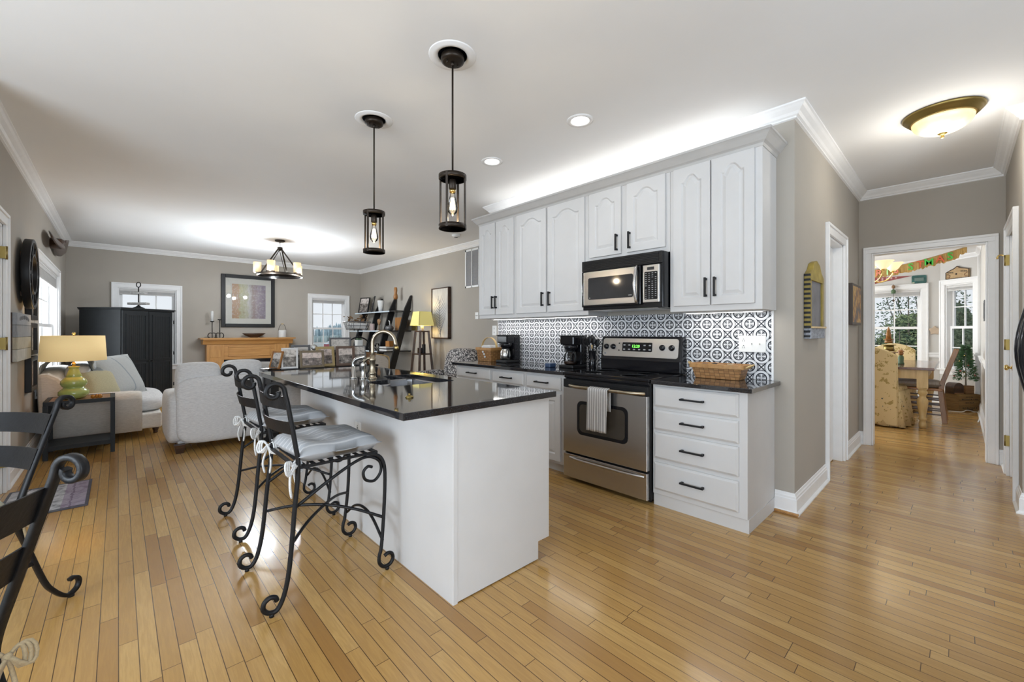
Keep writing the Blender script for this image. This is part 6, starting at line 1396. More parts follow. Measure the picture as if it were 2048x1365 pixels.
on_shelf('gold_panel', 'small gold and black panel hanging out past the end upright', 'panel', 4.25, 7.56, 1, lambda m, x, y, z: m.bbox((XR - .035, y - .09, z), (XR - .008, y + .09, z + .28), .004), M['brass_old'])
on_shelf('potted_plant', 'white square pot with a dark plant on the lower visible shelf', 'plant', 3.95, 9.25, 2, lambda m, x, y, z: m.prism([(y - .06, z), (y + .06, z), (y + .085, z + .20), (y - .085, z + .20)], x - .06, x + .06, 'x'), M['white'], [('leaves', lambda m, x, y, z: [m.ball((x + .03 * math.cos(i), y + .04 * math.sin(i * 2), z + .22 + .02 * (i % 3)), .03, 8, 6) for i in range(8)], M['leafd'])])
for i, (y, r, h) in enumerate(((8.62, .045, .13), (8.45, .05, .11), (8.28, .04, .14))): on_shelf('glass_bowl', 'clear glass %s on the lower visible shelf' % ('jar at the window side', 'bowl in the middle', 'jar nearest the stack of books')[i], 'glassware', 3.93, y, 2, lambda m, x, y, z: m.lathe([(r * .7, z), (r, z + h * .5), (r * .85, z + h), (r * .8, z + h), (r * .9, z + h * .5), (1e-5, z + .01)], 16, c=(x, y, 0)), M['glass'])
on_shelf('orange_box', 'small orange brown box on the lower visible shelf', 'box', 4.0, 7.90, 2, lambda m, x, y, z: m.bbox((x - .05, y - .10, z + .085), (x + .05, y + .06, z + .20), .006), M['teak'])
for i in range(3): on_shelf('stacked_book', '%s pale book lying under the orange box' % ('lowest', 'middle', 'upper')[i], 'book', 3.98, 7.95, 2, lambda m, x, y, z: m.bbox((x - .09, y - .16 + i * .01, z + i * .0275), (x + .09, y + .16, z + i * .0275 + .027), .003), (M['white'], M['ring'], M['tie'])[i])
# --- right wall: floor lamp, leaf art, grille, accent chair
t = thing('tripod_floor_lamp', 'dark wooden tower floor lamp with a yellow shade in the corner by the shelf', 'floor lamp', (4.10, 6.80, 0)); lx, ly = 4.10, 6.80
def prj(h, k): return h
for (i, j) in ((-1, -1), (1, -1), (1, 1), (-1, 1)):
    m = MB(); m.beam((lx + i * .175, ly + j * .175, 0), (lx + i * .085, ly + j * .085, 1.25), .038, .038); build('leg', m, M['walnut'], t)
for z, k in ((1.235, .086), (.82, .116), (.45, .143)):
    m = MB(); m.box((lx - k - .015, ly - k - .015, z - .012), (lx + k + .015, ly + k + .015, z + .012)); build('shelf', m, M['walnut'], t)
m = MB(); m.cyl((lx, ly, 1.247), (lx, ly, 1.36), .028, 12); build('neck', m, M['tie'], t)
m = MB(); vs = []
for z, k in ((1.345, .160), (1.600, .120)):
    for (i, j) in ((-1, -1), (1, -1), (1, 1), (-1, 1)): vs.append((lx + i * k, ly + j * k, z))
m.add(vs, [(i, (i + 1) % 4, (i + 1) % 4 + 4, i + 4) for i in range(4)]); sh = build('lamp_shade', m, M['shade2'], t, solid=.004)
m = MB()
for (i, j) in ((-1, -1), (1, -1), (1, 1), (-1, 1)): m.beam((lx + i * .161, ly + j * .161, 1.345), (lx + i * .121, ly + j * .121, 1.60), .008, .008)
build('shade_ribs', m, M['brass_old'], sh)
point('floor_lamp_glow', (lx, ly, 1.50), 5.5, (1, .76, .42), .04)
for (nm, lab, dy, hh, w) in (('dark_camera', 'small dark box on the middle shelf of the floor lamp', .06, .10, .04), ('dark_bottle', 'small dark bottle on the middle shelf of the floor lamp', -.06, .17, .025)): m = MB(); m.bbox((lx - w, ly + dy - w, .8325), (lx + w, ly + dy + w, .8325 + hh), .006); tag(build(nm, m, M['black'], loc=(lx, ly + dy, .8325)), lab, 'ornament')
t = thing('leaf_wall_art', 'tall pale panel with a carved leaf in a dark wooden frame', 'picture', (XR, 6.56, 1.10)); a0, a1, z0, z1 = 6.30, 6.86, 1.105, 2.045
m = MB(); m.box((XR - .065, a0, z0), (XR - .001, a0 + .018, z1)); m.box((XR - .065, a1 - .018, z0), (XR - .001, a1, z1)); m.box((XR - .065, a0, z0), (XR - .001, a1, z0 + .018)); m.box((XR - .065, a0, z1 - .018), (XR - .001, a1, z1)); build('frame', m, M['walnut'], t)
m = MB(); m.box((XR - .050, a0 + .018, z0 + .018), (XR - .035, a1 - .018, z1 - .018)); pn = build('panel', m, woodm('washed_cream_panel', (.46, .45, .43), (.60, .59, .56), .7, (20, 20, 4)), t)
m = MB(); c = (a0 + a1) / 2; m.tube([(XR - .051, c - .02, z0 + .03), (XR - .051, c + .02, z0 + .30), (XR - .051, c + .03, z1 - .23)], [.007, .006, .003], 5)
for i in range(13):
    z = z0 + .08 + i * .048; l = .20 * math.sin(PI * (i + 1.6) / 15)
    for s in (-1, 1): m.tube([(XR - .051, c + .012, z), (XR - .051, c + .012 + s * l * .6, z + .06), (XR - .051, c + .01 + s * l, z + .14)], [.005, .004, .002], 5)
build('carved_leaf', m, plain('grey_blue_carving', (.27, .28, .32), .8), pn)
t = thing('return_air_grille', 'white louvred air return grille high on the right wall', 'vent', (XR, 5.60, 2.31)); g0, g1, gz0, gz1 = 5.30, 5.87, 1.985, 2.64
m = MB(); m.box((XR - .012, g0, gz0), (XR - .001, g0 + .03, gz1)); m.box((XR - .012, g1 - .03, gz0), (XR - .001, g1, gz1)); m.box((XR - .012, g0, gz0), (XR - .001, g1, gz0 + .03)); m.box((XR - .012, g0, gz1 - .03), (XR - .001, g1, gz1))
for y in (5.49, 5.68): m.box((XR - .012, y - .008, gz0), (XR - .001, y + .008, gz1))
build('grille_frame', m, M['white'], t)
m = MB()
for i in range(30): z = gz0 + .035 + i * .0198; m.add([(XR - .010, g0 + .03, z), (XR - .010, g1 - .03, z), (XR - .003, g1 - .03, z + .012), (XR - .003, g0 + .03, z + .012)], [(0, 1, 2, 3)])
build('louvres', m, plain('grey_louvre', (.30, .31, .34), .6), t, solid=.001)
M['damask'] = new_mat('black_white_damask')[0]; nt = M['damask'].node_tree; b = nt.nodes['Principled BSDF']; n1 = noise(nt, 27, 3, .6)
k = (E(nt, n1.outputs[0]) - .5).abs() * 9.0; c = ramp(nt, k.k, [(.45, (.045, .043, .046)), (.70, (.58, .55, .53))]); lnk(nt, c, b.inputs['Base Color']); setc(b, rough=.95)
t = thing('patterned_armchair', 'black and white patterned armchair behind the end of the kitchen counter', 'armchair', (3.35, 5.05, 0))
soft('chair_back', (3.50, 4.60, .25), (3.78, 5.28, .99), .16, M['damask'], t, 2, lambda p, u: Vector((p.x + .12 * (p.z - .3) - .04, p.y, p.z)))
soft('seat_cushion', (2.88, 4.72, .26), (3.56, 5.20, .47), .12, M['damask'], t)
for (a, b_) in ((4.52, 4.70), (5.20, 5.38)): soft('arm', (2.86, a, .12), (3.62, b_, .66), .14, M['damask'], t, 2, lambda p, u: Vector((p.x, p.y, p.z + .04 * (p.x - 3.0))))
m = MB(); m.bbox((2.90, 4.62, .10), (3.60, 5.28, .28), .02); build('chair_base', m, M['damask'], t)
for (x, y) in ((2.94, 4.66), (2.94, 5.24), (3.58, 4.66), (3.58, 5.24)): m = MB(); m.tube([(x, y, 0), (x, y, .11)], [.016, .026], 10); build('leg', m, M['walnut'], t)
t = thing('cream_accent_chair', 'cream nail-trimmed chair showing beyond the faucet', 'chair', (2.75, 6.3, 0))
m = MB(); pts = [(2.44, .40), (3.02, .40), (3.05, .78), (2.98, .865), (2.73, .90), (2.48, .865), (2.41, .78)]; m.prism(pts, 6.02, 6.11, 'y'); build('chair_back', m, M['sofa_c'], t, bevel=.015)
m = MB(); P = smooth_path([(p[0], 6.018, p[1]) for p in pts[1:] + pts[:1]], 4); m.tube(P, .010, 6); build('wood_rim', m, M['pine'], t)
soft('seat_cushion', (2.42, 6.05, .30), (3.04, 6.66, .46), .1, M['sofa_c'], t)
for (x, y) in ((2.47, 6.08), (2.99, 6.08), (2.47, 6.60), (2.99, 6.60)): m = MB(); m.tube([(x, y, 0), (x, y, .32)], [.016, .026], 10); build('leg', m, M['midwood'], t)
# --- living room chandelier
t = thing('wagon_wheel_chandelier', 'black ring chandelier with five seeded glass cups in the living room', 'chandelier', (1.963, 7.725, CZ)); x, y = 1.963, 7.725
mb = MB(); mb.lathe([(.075, CZ), (.075, CZ - .018), (.06, CZ - .026), (1e-5, CZ - .026)], 24, c=(x, y, 0)); build('canopy', mb, M['bronze'], t)
mb = MB()
for i in range(4): z = CZ - .028 - i * .022; mb.tube([(x + (.008 * math.cos(a) if i % 2 else 0), y + (0 if i % 2 else .008 * math.cos(a)), z - .011 + .014 * math.sin(a)) for a in [2 * PI * k / 10 for k in range(11)]], .0028, 5)
build('chain', mb, M['bronze'], t)
mb = MB(); mb.lathe([(.035, CZ - .115), (.040, CZ - .12), (.040, CZ - .16), (.030, CZ - .17), (1e-5, CZ - .17)], 16, c=(x, y, 0)); build('hub', mb, M['bronze'], t)
R = .325; zr = 2.175
mb = MB(); mb.lathe([(R - .008, zr - .028), (R + .008, zr - .028), (R + .008, zr + .012), (R - .008, zr + .012), (R - .008, zr - .028)], 48, c=(x, y, 0)); build('ring', mb, M['bronze'], t)
for k in range(5):
    a = .30 + k * 2 * PI / 5; cx, cy = x + R * math.cos(a), y + R * math.sin(a)
    m = MB(); m.beam((x + .03 * math.cos(a), y + .03 * math.sin(a), CZ - .15), (x + (R - .01) * math.cos(a + .628), y + (R - .01) * math.sin(a + .628), zr), .022, .008, up=(-math.sin(a), math.cos(a), 0)); build('arm', m, M['bronze'], t)
    m = MB(); m.lathe([(.03, zr + .012), (.056, zr + .018), (.056, zr + .024), (.02, zr + .026)], 16, c=(cx, cy, 0)); build('cup_base', m, M['bronze'], t)
    m = MB(); m.lathe([(.052, zr + .026), (.056, zr + .035), (.058, zr + .19), (.055, zr + .19), (.053, zr + .035)], 20, c=(cx, cy, 0)); cu = build('glass_cup', m, M['amberg'] if 'amberg' in M else M.setdefault('amberg', shade_mat('glowing_seeded_glass', (1.0, .80, .48), .45)), t)
    m = MB(); m.ball((cx, cy, zr + .10), .026, 12, 8, (1, 1, 1.5)); build('bulb', m, M['bulb'], cu)
    point('chandelier_glow', (x + (R + .10) * math.cos(a), y + (R + .10) * math.sin(a), zr - .07), 17, (.88, .94, 1.0), .04)
# ================================================================ HALL AND DINING ROOM
t = thing('slate_board_frame', 'tall yellow ruler-edged wooden frame with a grey slate on the hall wall', 'wall decor', (3.78, YH, 1.18)); m0, m1 = 3.56, 4.0
M['rulery'] = plain('worn_yellow_paint', (.30, .225, .045), .55, var=.3); M['slate'] = plain('dusty_grey_slate', (.15, .15, .17), .5, var=.35, scale=5)
mb = MB(); ya, yb = YH - .038, YH - .001
mb.box((m0, ya, 1.256), (m0 + .05, yb, 1.599)); mb.box((m1 - .05, ya, 1.256), (m1, yb, 1.599))
mb.prism([(m0, 1.60), (m1, 1.60), (m1, 1.64), (m1 - .08, 1.68), (m1 - .13, 1.73), ((m0 + m1) / 2, 1.755), (m0 + .13, 1.73), (m0 + .08, 1.68), (m0, 1.64)], ya, yb, 'y'); build('frame', mb, M['rulery'], t, bevel=.003)
mb = MB(); mb.box((m0 + .05, ya + .012, 1.26), (m1 - .05, yb, 1.60)); build('slate_panel', mb, M['slate'], t)
mb = MB(); mb.box((m0, ya - .006, 1.18), (m1, yb, 1.255)); build('bottom_ledge', mb, plain('speckled_grey_blue', (.28, .30, .34), .6, var=.5, scale=60), t, bevel=.003)
mb = MB(); mb.box((m0 + .03, ya - .02, 1.255), (m1 - .02, ya + .01, 1.268)); build('ledge_lip', mb, M['pine'], t)
for i in range(14): z = 1.19 + i * .0335; m = MB(); m.box((m0 - .0015, ya - .001, z), (m0, yb, z + .016)); m.box((m0, ya - .0015, z), (m0 + .018, ya, z + .016)); build('ruler_mark', m, M['blackm'], t)
t = thing('antique_canvas', 'small dark boxed canvas with gold antique motifs beside the dining doorway', 'picture', (5.5, YH, 1.30))
mb = MB(); mb.box((5.24, YH - .043, 1.30), (5.76, YH - .001, 1.71)); build('box_frame', mb, plain('dark_brown_box', (.07, .055, .045), .6), t, bevel=.002)
def gold_mat():
    m, nt, b = new_mat('gold_motif_canvas'); n = noise(nt, 9, 4, .6); n2 = noise(nt, 25, 3); c = ramp(nt, n.outputs[0], [(.42, (.11, .09, .085)), (.52, (.34, .16, .05)), (.60, (.55, .34, .10)), (.75, (.16, .11, .08))]); lnk(nt, c, b.inputs['Base Color']); setc(b, rough=.6); return m
mb = MB(); mb.box((5.27, YH - .0445, 1.325), (5.73, YH - .043, 1.685)); build('canvas', mb, gold_mat(), t)
t = thing('brass_hook', 'brass coat hook by the top hinge of the right hall door', 'hook', (5.60, YR + .03, 1.90)); mb = MB(); mb.tube(smooth_path([(5.595, YR + .03, 1.885), (5.595, YR + .036, 1.895), (5.60, YR + .052, 1.897), (5.605, YR + .062, 1.888), (5.605, YR + .065, 1.875)], 4), .006, 8); mb.ball((5.605, YR + .065, 1.873), .009, 10, 8); tag(build('hook', mb, M['brass'], loc=(5.60, YR + .031, 1.90)), 'brass coat hook sticking out by the top hinge of the right hall door', 'hook'); bpy.data.objects.remove(t)
# --- dining table
t = thing('dining_table', 'farm table with a dark polished top and pale turned legs in the dining room', 'table', (8.3, .72, 0)); tx0, tx1, ty0d, ty1d, th = 7.40, 9.25, .215, 1.22, .775
mb = MB(); mb.box((tx0, ty0d, th - .032), (tx1, ty1d, th)); build('table_top', mb, woodm('polished_brown_top', (.11, .055, .04), (.20, .11, .08), .12, (3, 30, 30)), t, bevel=.004)
mb = MB(); mb.box((tx0 + .06, ty0d + .07, th - .15), (tx1 - .06, ty0d + .095, th - .032)); mb.box((tx0 + .06, ty1d - .095, th - .15), (tx1 - .06, ty1d - .07, th - .032)); mb.box((tx0 + .06, ty0d + .07, th - .15), (tx0 + .085, ty1d - .07, th - .032)); mb.box((tx1 - .085, ty0d + .07, th - .15), (tx1 - .06, ty1d - .07, th - .032)); build('apron', mb, M['pine'], t)
for (x, y) in ((tx0 + .10, ty0d + .11), (tx1 - .10, ty0d + .11), (tx0 + .10, ty1d - .11), (tx1 - .10, ty1d - .11)):
    m = MB(); m.box((x - .052, y - .052, th - .26), (x + .052, y + .052, th - .032)); m.lathe([(.046, th - .26), (.050, th - .275), (.034, th - .29), (.046, th - .305), (.050, th - .33), (.032, th - .36), (.030, th - .375), (.052, th - .41), (.055, th - .45), (.045, th - .54), (.030, th - .63), (.040, th - .65), (.042, th - .665), (.028, th - .68), (.036, th - .71), (.040, .03), (.034, 0)], 18, c=(x, y, 0)); build('leg', m, M['pine'], t)
M['floral'] = new_mat('cream_leaf_print')[0]; nt = M['floral'].node_tree; b = nt.nodes['Principled BSDF']; n1 = noise(nt, 12, 3, .55); n2 = noise(nt, 55, 4, .6); n3 = noise(nt, 5, 2)
k = (E(nt, n1.outputs[0]) > .57) * (E(nt, n2.outputs[0]) > .45); c = mixc(nt, k, (.66, .52, .29), (.38, .28, .11)); k2 = (E(nt, n1.outputs[0]) < .335) * (E(nt, n2.outputs[0]) > .48); c = mixc(nt, k2, c, (.10, .11, .12)); lnk(nt, c, b.inputs['Base Color']); setc(b, rough=.95, spec=.1)
def slip_chair(label, x, y, rz):
    t = thing('skirted_dining_chair', label, 'chair', (x, y, 0), rz, 'skirted chairs at the ends of the table')
    m = MB(); n = 10; vs = []
    for z, xo in ((.02, 0), (.5, .01), (.9, -.035), (1.0, -.05)):
        pass
    pts = []
    W2 = .27
    out = [(-W2, .03), (W2, .03), (W2, .93)] + [(W2 * math.cos(a), .93 + .105 * math.sin(a) ** 2 * (1 if True else 0)) for a in [PI * i / 14 for i in range(1, 14)]] + [(-W2, .93)]
    m.prism(out, -.055, .045, 'x'); M2 = Matrix.Identity(4); M2[0][2] = -.09; m.xform(M2); build('slipcover_back', m, M['floral'], t, world=False, bevel=.02)
    m = MB(); m.bbox((.02, -.255, .40), (.52, .255, .52), .04); build('seat', m, M['floral'], t, world=False)
    m = MB(); N = 40; vs = []; fs = []
    P = [(.0, -.27), (.52, -.27), (.52, .27), (.0, .27)]
    for z, g in ((.46, 0), (.30, .012), (.015, .055)):
        for i in range(N):
            u = i / N * 4; k = int(u) % 4; f = u - int(u); a, b2 = P[k], P[(k + 1) % 4]; px, py = a[0] + (b2[0] - a[0]) * f, a[1] + (b2[1] - a[1]) * f
            r = math.hypot(px - .26, py) or 1; w = 1 + g / r * (1 + .6 * math.sin(i * 1.9)); vs.append((.26 + (px - .26) * w, py * w, z))
    fs = [(j * N + i, j * N + (i + 1) % N, (j + 1) * N + (i + 1) % N, (j + 1) * N + i) for j in range(2) for i in range(N)]; m.add(vs, fs, True); build('skirt', m, M['floral'], t, world=False, solid=.006)
    for (a, b2) in ((.05, -.22), (.05, .22), (.47, -.22), (.47, .22)): m = MB(); m.box((a - .02, b2 - .02, 0), (a + .02, b2 + .02, .40)); build('leg', m, M['walnut'], t, world=False)
slip_chair('cream leaf-print skirted chair at the near end of the dining table', 7.30, .80, math.radians(-8)); slip_chair('cream leaf-print skirted chair at the far end of the table by the window', 9.52, .77, PI)
M['chairw'] = woodm('golden_brown_chair_wood', (.16, .068, .016), (.29, .135, .035), .3, (30, 30, 4))
t = thing('wooden_dining_chair', 'wooden dining chair with a pale cushion at the side of the farm table', 'chair', (8.27, .17, 0))
for x in (8.06, 8.48):
    m = MB(); m.add([(x + i * .020, y + j * .026, z) for (y, z) in ((.135, 0), (.175, .42), (.165, .52), (.03, .99)) for i, j in ((-1,-1),(1,-1),(1,1),(-1,1))], [(0,3,2,1), (12,13,14,15)] + [(r * 4 + i, r * 4 + (i + 1) % 4, r * 4 + 4 + (i + 1) % 4, r * 4 + 4 + i) for r in range(3) for i in range(4)]); build('back_post', m, M['chairw'], t, bevel=.004)
    m = MB(); m.box((x - .018, .585, 0), (x + .018, .621, .45)); build('front_leg', m, M['chairw'], t)
    for z in (.10, .18, .25, .32): m = MB(); m.box((x - .010, .15, z), (x + .010, .60, z + .018)); build('side_rung', m, M['walnut'], t)
m = MB(); m.bbox((8.03, .155, .43), (8.51, .64, .465), .008); build('seat', m, M['teak'], t)
for z, y in ((.66, .125), (.76, .095), (.86, .068), (.955, .042)): m = MB(); m.obox((8.27, y, z), (.42, .022, .055), rx=.28); build('back_slat', m, M['chairw'], t)
m = MB(); cushion(m, 8.02, 8.52, .165, .665, .468, .095, tuft=False); build('seat_cushion', m, fabric('lavender_tan_cotton', (.42, .38, .36), (.33, .28, .22), (8, 200, 20)), t)
# table ornaments
t = thing('wooden_pyramid_carousel', 'tall amber wooden pyramid ornament on the dining table', 'ornament', (8.43, .73, th))
z = th; mb = MB(); mb.lathe([(.14, z + .0005), (.14, z + .02), (.03, z + .02), (1e-5, z + .02)], 8, c=(8.43, .73, 0)); build('base', mb, M['teak'], t)
for i, (r, zz) in enumerate(((.11, .14), (.085, .25), (.06, .335))):
    m = MB(); m.lathe([(r, z + zz), (r, z + zz + .012), (1e-5, z + zz + .012)], 8, c=(8.43, .73, 0)); m.lathe([(r * .8, z + zz - .12 + i * .035), (r * .7, z + zz)], 8, c=(8.43, .73, 0)); build('tier', m, (M['midwood'], M['brass_old'], M['teak'])[i], t)
m = MB(); m.lathe([(.035, z + .347), (.030, z + .40), (.035, z + .41), (.020, z + .46), (.026, z + .465), (1e-5, z + .535)], 10, c=(8.43, .73, 0)); build('spire', m, M['teak'], t)
for i, (x, y, h, mt, lab) in enumerate(((8.02, .565, .20, 'teak', 'amber and green toy figure at the right of the dining table'), (8.30, .92, .13, 'walnut', 'small dark figure left of the pyramid ornament'), (8.2, .70, .13, 'pine', 'small golden figure in front of the pyramid ornament'))):
    t = thing('toy_figure', lab, 'figurine', (x, y, th)); m = MB(); m.lathe([(.035, th + .0005), (.035, th + .02), (.028, th + .03), (.032, th + h * .45), (.020, th + h * .62)], 12, c=(x, y, 0)); build('body', m, (M['leafd'] if i == 0 else M['walnut'] if i == 1 else M['brass_old']), t)
    m = MB(); m.ball((x, y, th + h * .76), .030, 12, 8); m.lathe([(.038, th + h * .86), (.036, th + h * .9), (.02, th + h), (1e-5, th + h * 1.05)], 12, c=(x, y, 0)); build('head_and_hat', m, M[mt], t)
# crate, box and tree in the bay
cdir = math.atan2(-.227, .24)
t = thing('wooden_crate', 'old wooden crate with stencilled lettering on the floor of the bay', 'crate', (9.64, -.025, 0), cdir)
m = MB(); m.box((-.165, -.10, .0), (.165, .10, .010)); m.box((-.165, -.10, .0), (-.152, .10, .262)); m.box((.152, -.10, .0), (.165, .10, .262)); m.box((-.165, .088, 0), (.165, .10, .262)); build('crate_box', m, M['crate'], t, world=False)
for i, (za, zb) in enumerate(((.002, .085), (.089, .172), (.176, .262))): m = MB(); m.box((-.165, -.112, za), (.165, -.10, zb)); build('front_board', m, M['crate'], t, world=False, bevel=.002)
m = MB()
for (za, n_, h) in ((.222, 5, .018), (.190, 11, .022), (.135, 6, .020), (.055, 10, .022)):
    for i in range(n_):
        if za > .15 and n_ == 11 and i == 7: continue
        w = .016; x = (i - (n_ - 1) / 2) * .0225; m.box((x - w / 2, -.1126, za - h / 2 + .003 * (i % 2)), (x + w / 2 - .004 * (i % 3), -.112, za + h / 2 - .003 * ((i + 1) % 3)))
build('stencilled_lettering', m, M['inkbar'], t, world=False); m = MB(); m.box((-.05, -.1128, .022), (.05, -.112, .034)); build('hand_slot', m, M['blackm'], t, world=False)
t = thing('mantel_clock_box', 'dark arched box on the wooden crate', 'box', (9.60, .02, .2625), cdir)
m = MB(); m.prism([(-.13, 0), (.02, 0), (.02, .10)] + [(-.055 + .075 * math.cos(a), .10 + .075 * math.sin(a)) for a in [PI * i / 10 for i in range(1, 10)]] + [(-.13, .10)], -.07, .07, 'y'); build('case', m, M['walnut'], t, world=False, bevel=.003); m = MB(); m.box((-.125, -.075, .0), (.015, -.07, .02)); build('base_strip', m, M['midwood'], t, world=False)
t = thing('small_christmas_tree', 'little decorated evergreen tree in the bay on a wooden block', 'tree', (9.675, -.065, .2625), cdir); rr = random.Random(12)
m = MB(); m.box((-.065, -.06, 0), (.065, .06, .13)); build('block_base', m, M['midwood'], t, world=False)
m = MB(); m.cyl((0, 0, .13), (0, 0, .70), .010, 8, .004); build('trunk', m, M['twig'], t, world=False)
m = MB()
for i in range(2200):
    k = rr.random() ** .8; zz = .20 + k * .55; rad = .115 * (1 - k) + .02; a = rr.uniform(0, 2 * PI); r0 = rad * rr.uniform(.3, 1); c = Vector((r0 * math.cos(a), r0 * math.sin(a), zz)); d = Vector((math.cos(a), math.sin(a), rr.uniform(-.4, .5))).normalized(); u = d.orthogonal().normalized(); l = rr.uniform(.025, .055); m.add([c, c + d * l * .5 + u * .006, c + d * l, c + d * l * .5 - u * .006], [(0, 1, 2, 3)])
build('needles', m, plain('green_tinsel_needles', (.05, .12, .045), .6, var=.4), t, world=False)
for i in range(16): k = (i + .5) / 16; a = i * 2.4; r0 = .115 * (1 - k) + .02; m = MB(); m.ball((r0 * math.cos(a), r0 * math.sin(a), .22 + k * .48), .014, 10, 8); build('bauble', m, plain('faded_red_bauble', (.34, .07, .06), .3) if i == 0 else bpy.data.materials['faded_red_bauble'] if i % 3 else M['brass'], t, world=False)
m = MB(); m.tube([(.06 * math.cos(a * 1.0) * (1 - a / 14), .06 * math.sin(a) * (1 - a / 14), .66 + a * .008) for a in [i * .5 for i in range(20)]], .006, 5); build('top_ribbon', m, M['blackm'], t, world=False)
mb = MB(); mb.tube(smooth_path([(9.35, .12, .006), (9.40, -.02, .006), (9.47, -.08, .03), (9.55, -.15, .006), (9.50, -.185, .006), (8.9, -.19, .006), (8.5, -.17, .006)], 6), .006, 6); tag(build('extension_cord', mb, M['white'], loc=(9.4, -.1, 0)), 'white extension cord looping over the floor in front of the crate', 'cord')
# dining chandelier
t = thing('brass_chandelier', 'brass dining chandelier with upturned cream glass bowls', 'chandelier', (8.0, .93, 2.5)); x, y = 8.0, .93; DZ = 2.42
m = MB(); m.lathe([(.06, 2.5), (.055, 2.48), (.01, 2.47), (.01, DZ - .17), (.03, DZ - .19), (.022, DZ - .24), (.045, DZ - .30), (.02, DZ - .36), (.06, DZ - .42), (.03, DZ - .46), (.04, DZ - .49), (1e-5, DZ - .52)], 20, c=(x, y, 0)); build('stem', m, M['brass'], t)
M['gbell'] = shade_mat('glowing_cream_bowl', (1.0, .82, .50), .55)
for k in range(5):
    a = -PI / 2 + .42 + k * 2 * PI / 5; d = Vector((math.cos(a), math.sin(a), 0)); c = Vector((x, y, 0))
    m = MB(); m.tube(smooth_path([c + d * .03 + Vector((0, 0, DZ - .40)), c + d * .12 + Vector((0, 0, DZ - .47)), c + d * .22 + Vector((0, 0, DZ - .45)), c + d * .29 + Vector((0, 0, DZ - .37)), c + d * .30 + Vector((0, 0, DZ - .33))], 5), .009, 8); build('arm', m, M['brass'], t)
    p = c + d * .30; m = MB(); m.lathe([(.012, DZ - .335), (.035, DZ - .325), (.03, DZ - .315)], 14, c=(p.x, p.y, 0)); build('cup', m, M['brass'], t)
    m = MB(); m.lathe([(.028, DZ - .316), (.060, DZ - .285), (.085, DZ - .245), (.105, DZ - .215), (.120, DZ - .205), (.117, DZ - .202), (.08, DZ - .24), (.025, DZ - .31)], 24, c=(p.x, p.y, 0)); build('glass_bowl', m, M['gbell'], t)
point('dining_chandelier_glow', (x, y, DZ - .17), 14, (1, .90, .72), .10)
area('dining_side_fill', (8.2, 3.45, 1.4), (0, -1, .1), 2.6, 1.5, 110, (.88, .95, 1.0))  # unseen fill light added along the windowless dining side wall
# banner of letters across the bay
t = thing('letter_banner', 'straw fringe banner of green and red letters strung under the dining ceiling', 'banner', (9.2, .35, 2.3))
def bn(s): return Vector((9.2, .985 - s * 1.06, 2.262 + .235 * s ** 1.5))
m = MB(); N = 60; vs = []; fs = []; rr = random.Random(3)
for i in range(N + 1): p = bn(i / N); vs += [p + Vector((0, 0, 0)), p - Vector((rr.uniform(-.012, .012), 0, .135 * (1 if i < N - 4 else .7) + rr.uniform(-.014, .014)))]
for i in range(N): fs.append((2 * i, 2 * i + 1, 2 * i + 3, 2 * i + 2))
m.add(vs, fs); build('straw_fringe', m, woodm('dry_straw', (.30, .18, .05), (.48, .32, .12), .9, (60, 200, 6)), t, solid=.004)
m = MB(); m.tube([bn(i / 30) + Vector((-.004, 0, .002)) for i in range(31)], .004, 6); build('cord', m, M['tan'], t)
GR = plain('foil_green', (.05, .46, .06), .2); RD = plain('foil_red_orange', (.55, .10, .04), .25)
for s, ch, mt in ((.065, 'R', RD), (.165, 'I', GR), (.265, 'S', RD)) + ((.425, 'S', GR), (.53, 'T', RD), (.62, 'M', GR), (.735, 'A', RD), (.835, 'S', GR)):
    if s < .3: pass
    p = bn(s); m = text_mb(ch, .145, .006, .002); m.xform(Matrix.Translation(p + Vector((-.012, 0, -.068))) @ Matrix.Rotation(-PI / 2, 4, 'Z')); build('letter', m, mt, t)
# over-window signs
t = thing('green_plate_sign', 'small green painted plate above the wide dining window', 'sign', (DX, .495, 2.09)); m = MB(); m.prism(rrect(.40, .59, 2.0905, 2.235, .02), DX - .012, DX - .002, 'x'); build('plate', m, plain('dark_teal_green', (.03, .11, .10), .35, var=.5, scale=14), t); m = MB(); m.box((DX - .0135, .435, 2.135), (DX - .012, .555, 2.19)); build('faded_panel', m, plain('grey_green_panel', (.14, .20, .18), .5), t); m = MB(); m.ball((DX - .013, .567, 2.105), .020, 10, 6, (.2, 1, .6)); build('cream_flower', m, M['cushy'], t)
t = thing('felt_pennant', 'long faded red felt pennant on the wall left of the green plate', 'pennant', (DX, .9, 2.2)); m = MB(); m.prism([(1.24, 2.10), (.58, 2.235), (1.24, 2.26)], DX - .006, DX - .001, 'x'); build('felt', m, fabric('faded_red_felt', (.34, .10, .10)), t)
for i in range(7): h = .095 - i * .011; m = MB(); m.box((DX - .0075, 1.16 - i * .062, 2.185 + i * .0065 - h / 2), (DX - .006, 1.185 - i * .062, 2.185 + i * .0065 + h / 2)); build('letter_stroke', m, plain('pale_pink_lettering', (.55, .36, .34), .8) if i == 0 else bpy.data.materials['pale_pink_lettering'], t)
t = thing('carved_welcome_plaque', 'carved wooden plaque with a peaked top above the slanted window', 'sign', ang(.31, 0, 2.118), -3 * PI / 4)
m = MB(); out = [(-.19, 0), (.19, 0), (.19, .135), (.10, .16), (.04, .175), (0, .205), (-.05, .17), (-.12, .145), (-.19, .115)]; m.prism(out, -.026, -.012, 'y'); build('board', m, woodm('tan_carved_board', (.34, .22, .10), (.48, .33, .17), .6, (20, 20, 60)), t, world=False, bevel=.004)
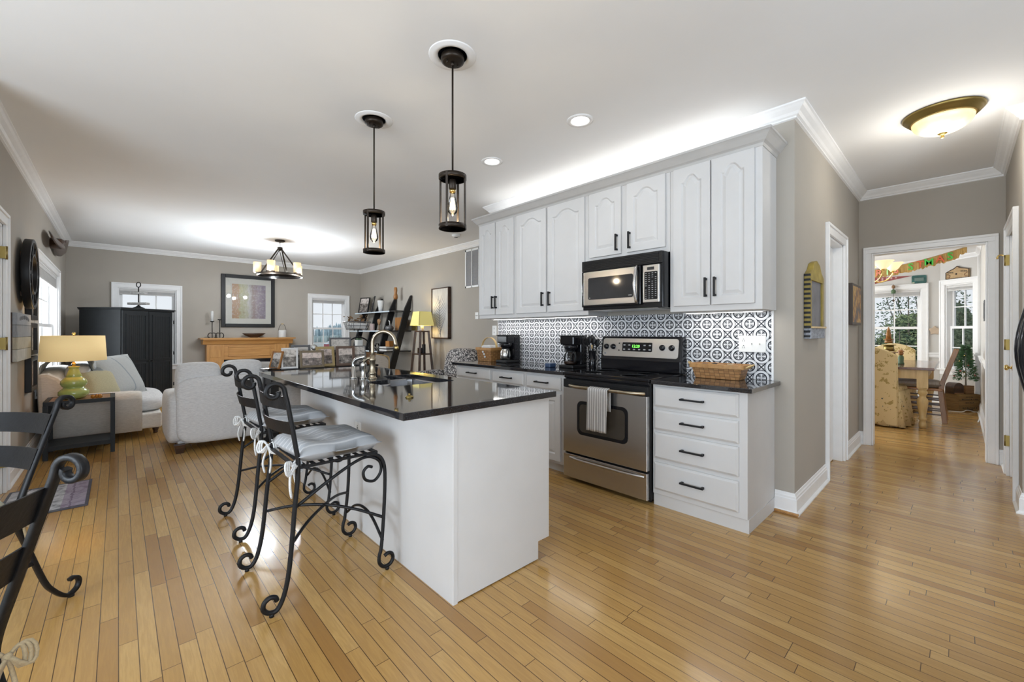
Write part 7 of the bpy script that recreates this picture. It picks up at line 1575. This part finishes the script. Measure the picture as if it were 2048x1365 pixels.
m = MB(); m.tube([(p[0] * .975, -.028, .004 + p[1] * .965) for p in out + out[:1]], .0065, 6); build('carved_border', m, M['walnut'], t, world=False)
for sx_, tilt in ((-.115, -.12), (.105, .12)):
    m = MB()
    for i in range(6): m.obox((sx_ - .045 + i * .018, -.0265, .108 + (i - 2.5) * .018 * tilt * (1 if sx_ < 0 else -1)), (.011, .002, .018 + .004 * (i % 2)))
    build('carved_lettering', m, M['inkbar'], t, world=False)
m = MB(); m.lathe([(.016, -.026), (.013, -.030), (1e-5, -.031)], 12, c=(-.015, 0, .075), axis='y'); build('centre_knob', m, M['inkbar'], t, world=False)
for s in (-1, 1): m = MB(); m.tube(smooth_path([(s * .165, -.028, .085), (s * .12, -.028, .06), (s * .13, -.028, .025), (s * .165, -.028, .03)], 4), .006, 6); build('carved_scroll', m, M['midwood'], t, world=False)
mb = MB(); pts = []
for i in range(10): a = PI / 2 + i * PI / 5; r = .085 if i % 2 == 0 else .055; pts.append((.30 + r * math.cos(a), 1.25 + r * math.sin(a)))
mb.prism(pts, DX - .025, DX - .002, 'x'); tag(build('star_ornament', mb, plain('pale_wood_star', (.52, .40, .29), .7), loc=(DX, .30, 1.25), bevel=.006), 'pale wooden star on the wall between the two dining windows', 'ornament')
t = thing('hanging_ornament', 'small brown and green ornament hanging in the wide dining window', 'ornament', (DX - .05, .83, 2.0)); m = MB(); m.cyl((DX - .055, .83, 2.10), (DX - .055, .83, 1.80), .003, 6); build('cord', m, M['walnut'], t); m = MB(); m.ball((DX - .055, .83, 2.05), .026, 10, 8, (1, 1, 1.4)); build('bird_body', m, M['midwood'], t); m = MB(); m.lathe([(.03, 1.93), (.035, 1.98), (.01, 2.01)], 10, c=(DX - .055, .83, 0)); build('bell', m, M['leafd'], t); m = MB(); m.lathe([(1e-5, 1.77), (.022, 1.80), (1e-5, 1.83)], 6, c=(DX - .055, .83, 0)); build('drop', m, M['walnut'], t)
t = thing('small_wall_frame', 'narrow pewter frame on the right wall of the dining room', 'picture frame', (7.69, -.219, 1.36)); m = MB(); frame4(m, 7.55, 7.83, 1.36, 1.61, .03, -.2185, -.20); build('frame', m, M['ring'], t); m = MB(); m.box((7.58, -.219, 1.39), (7.80, -.212, 1.58)); build('print', m, M['paper'], t)
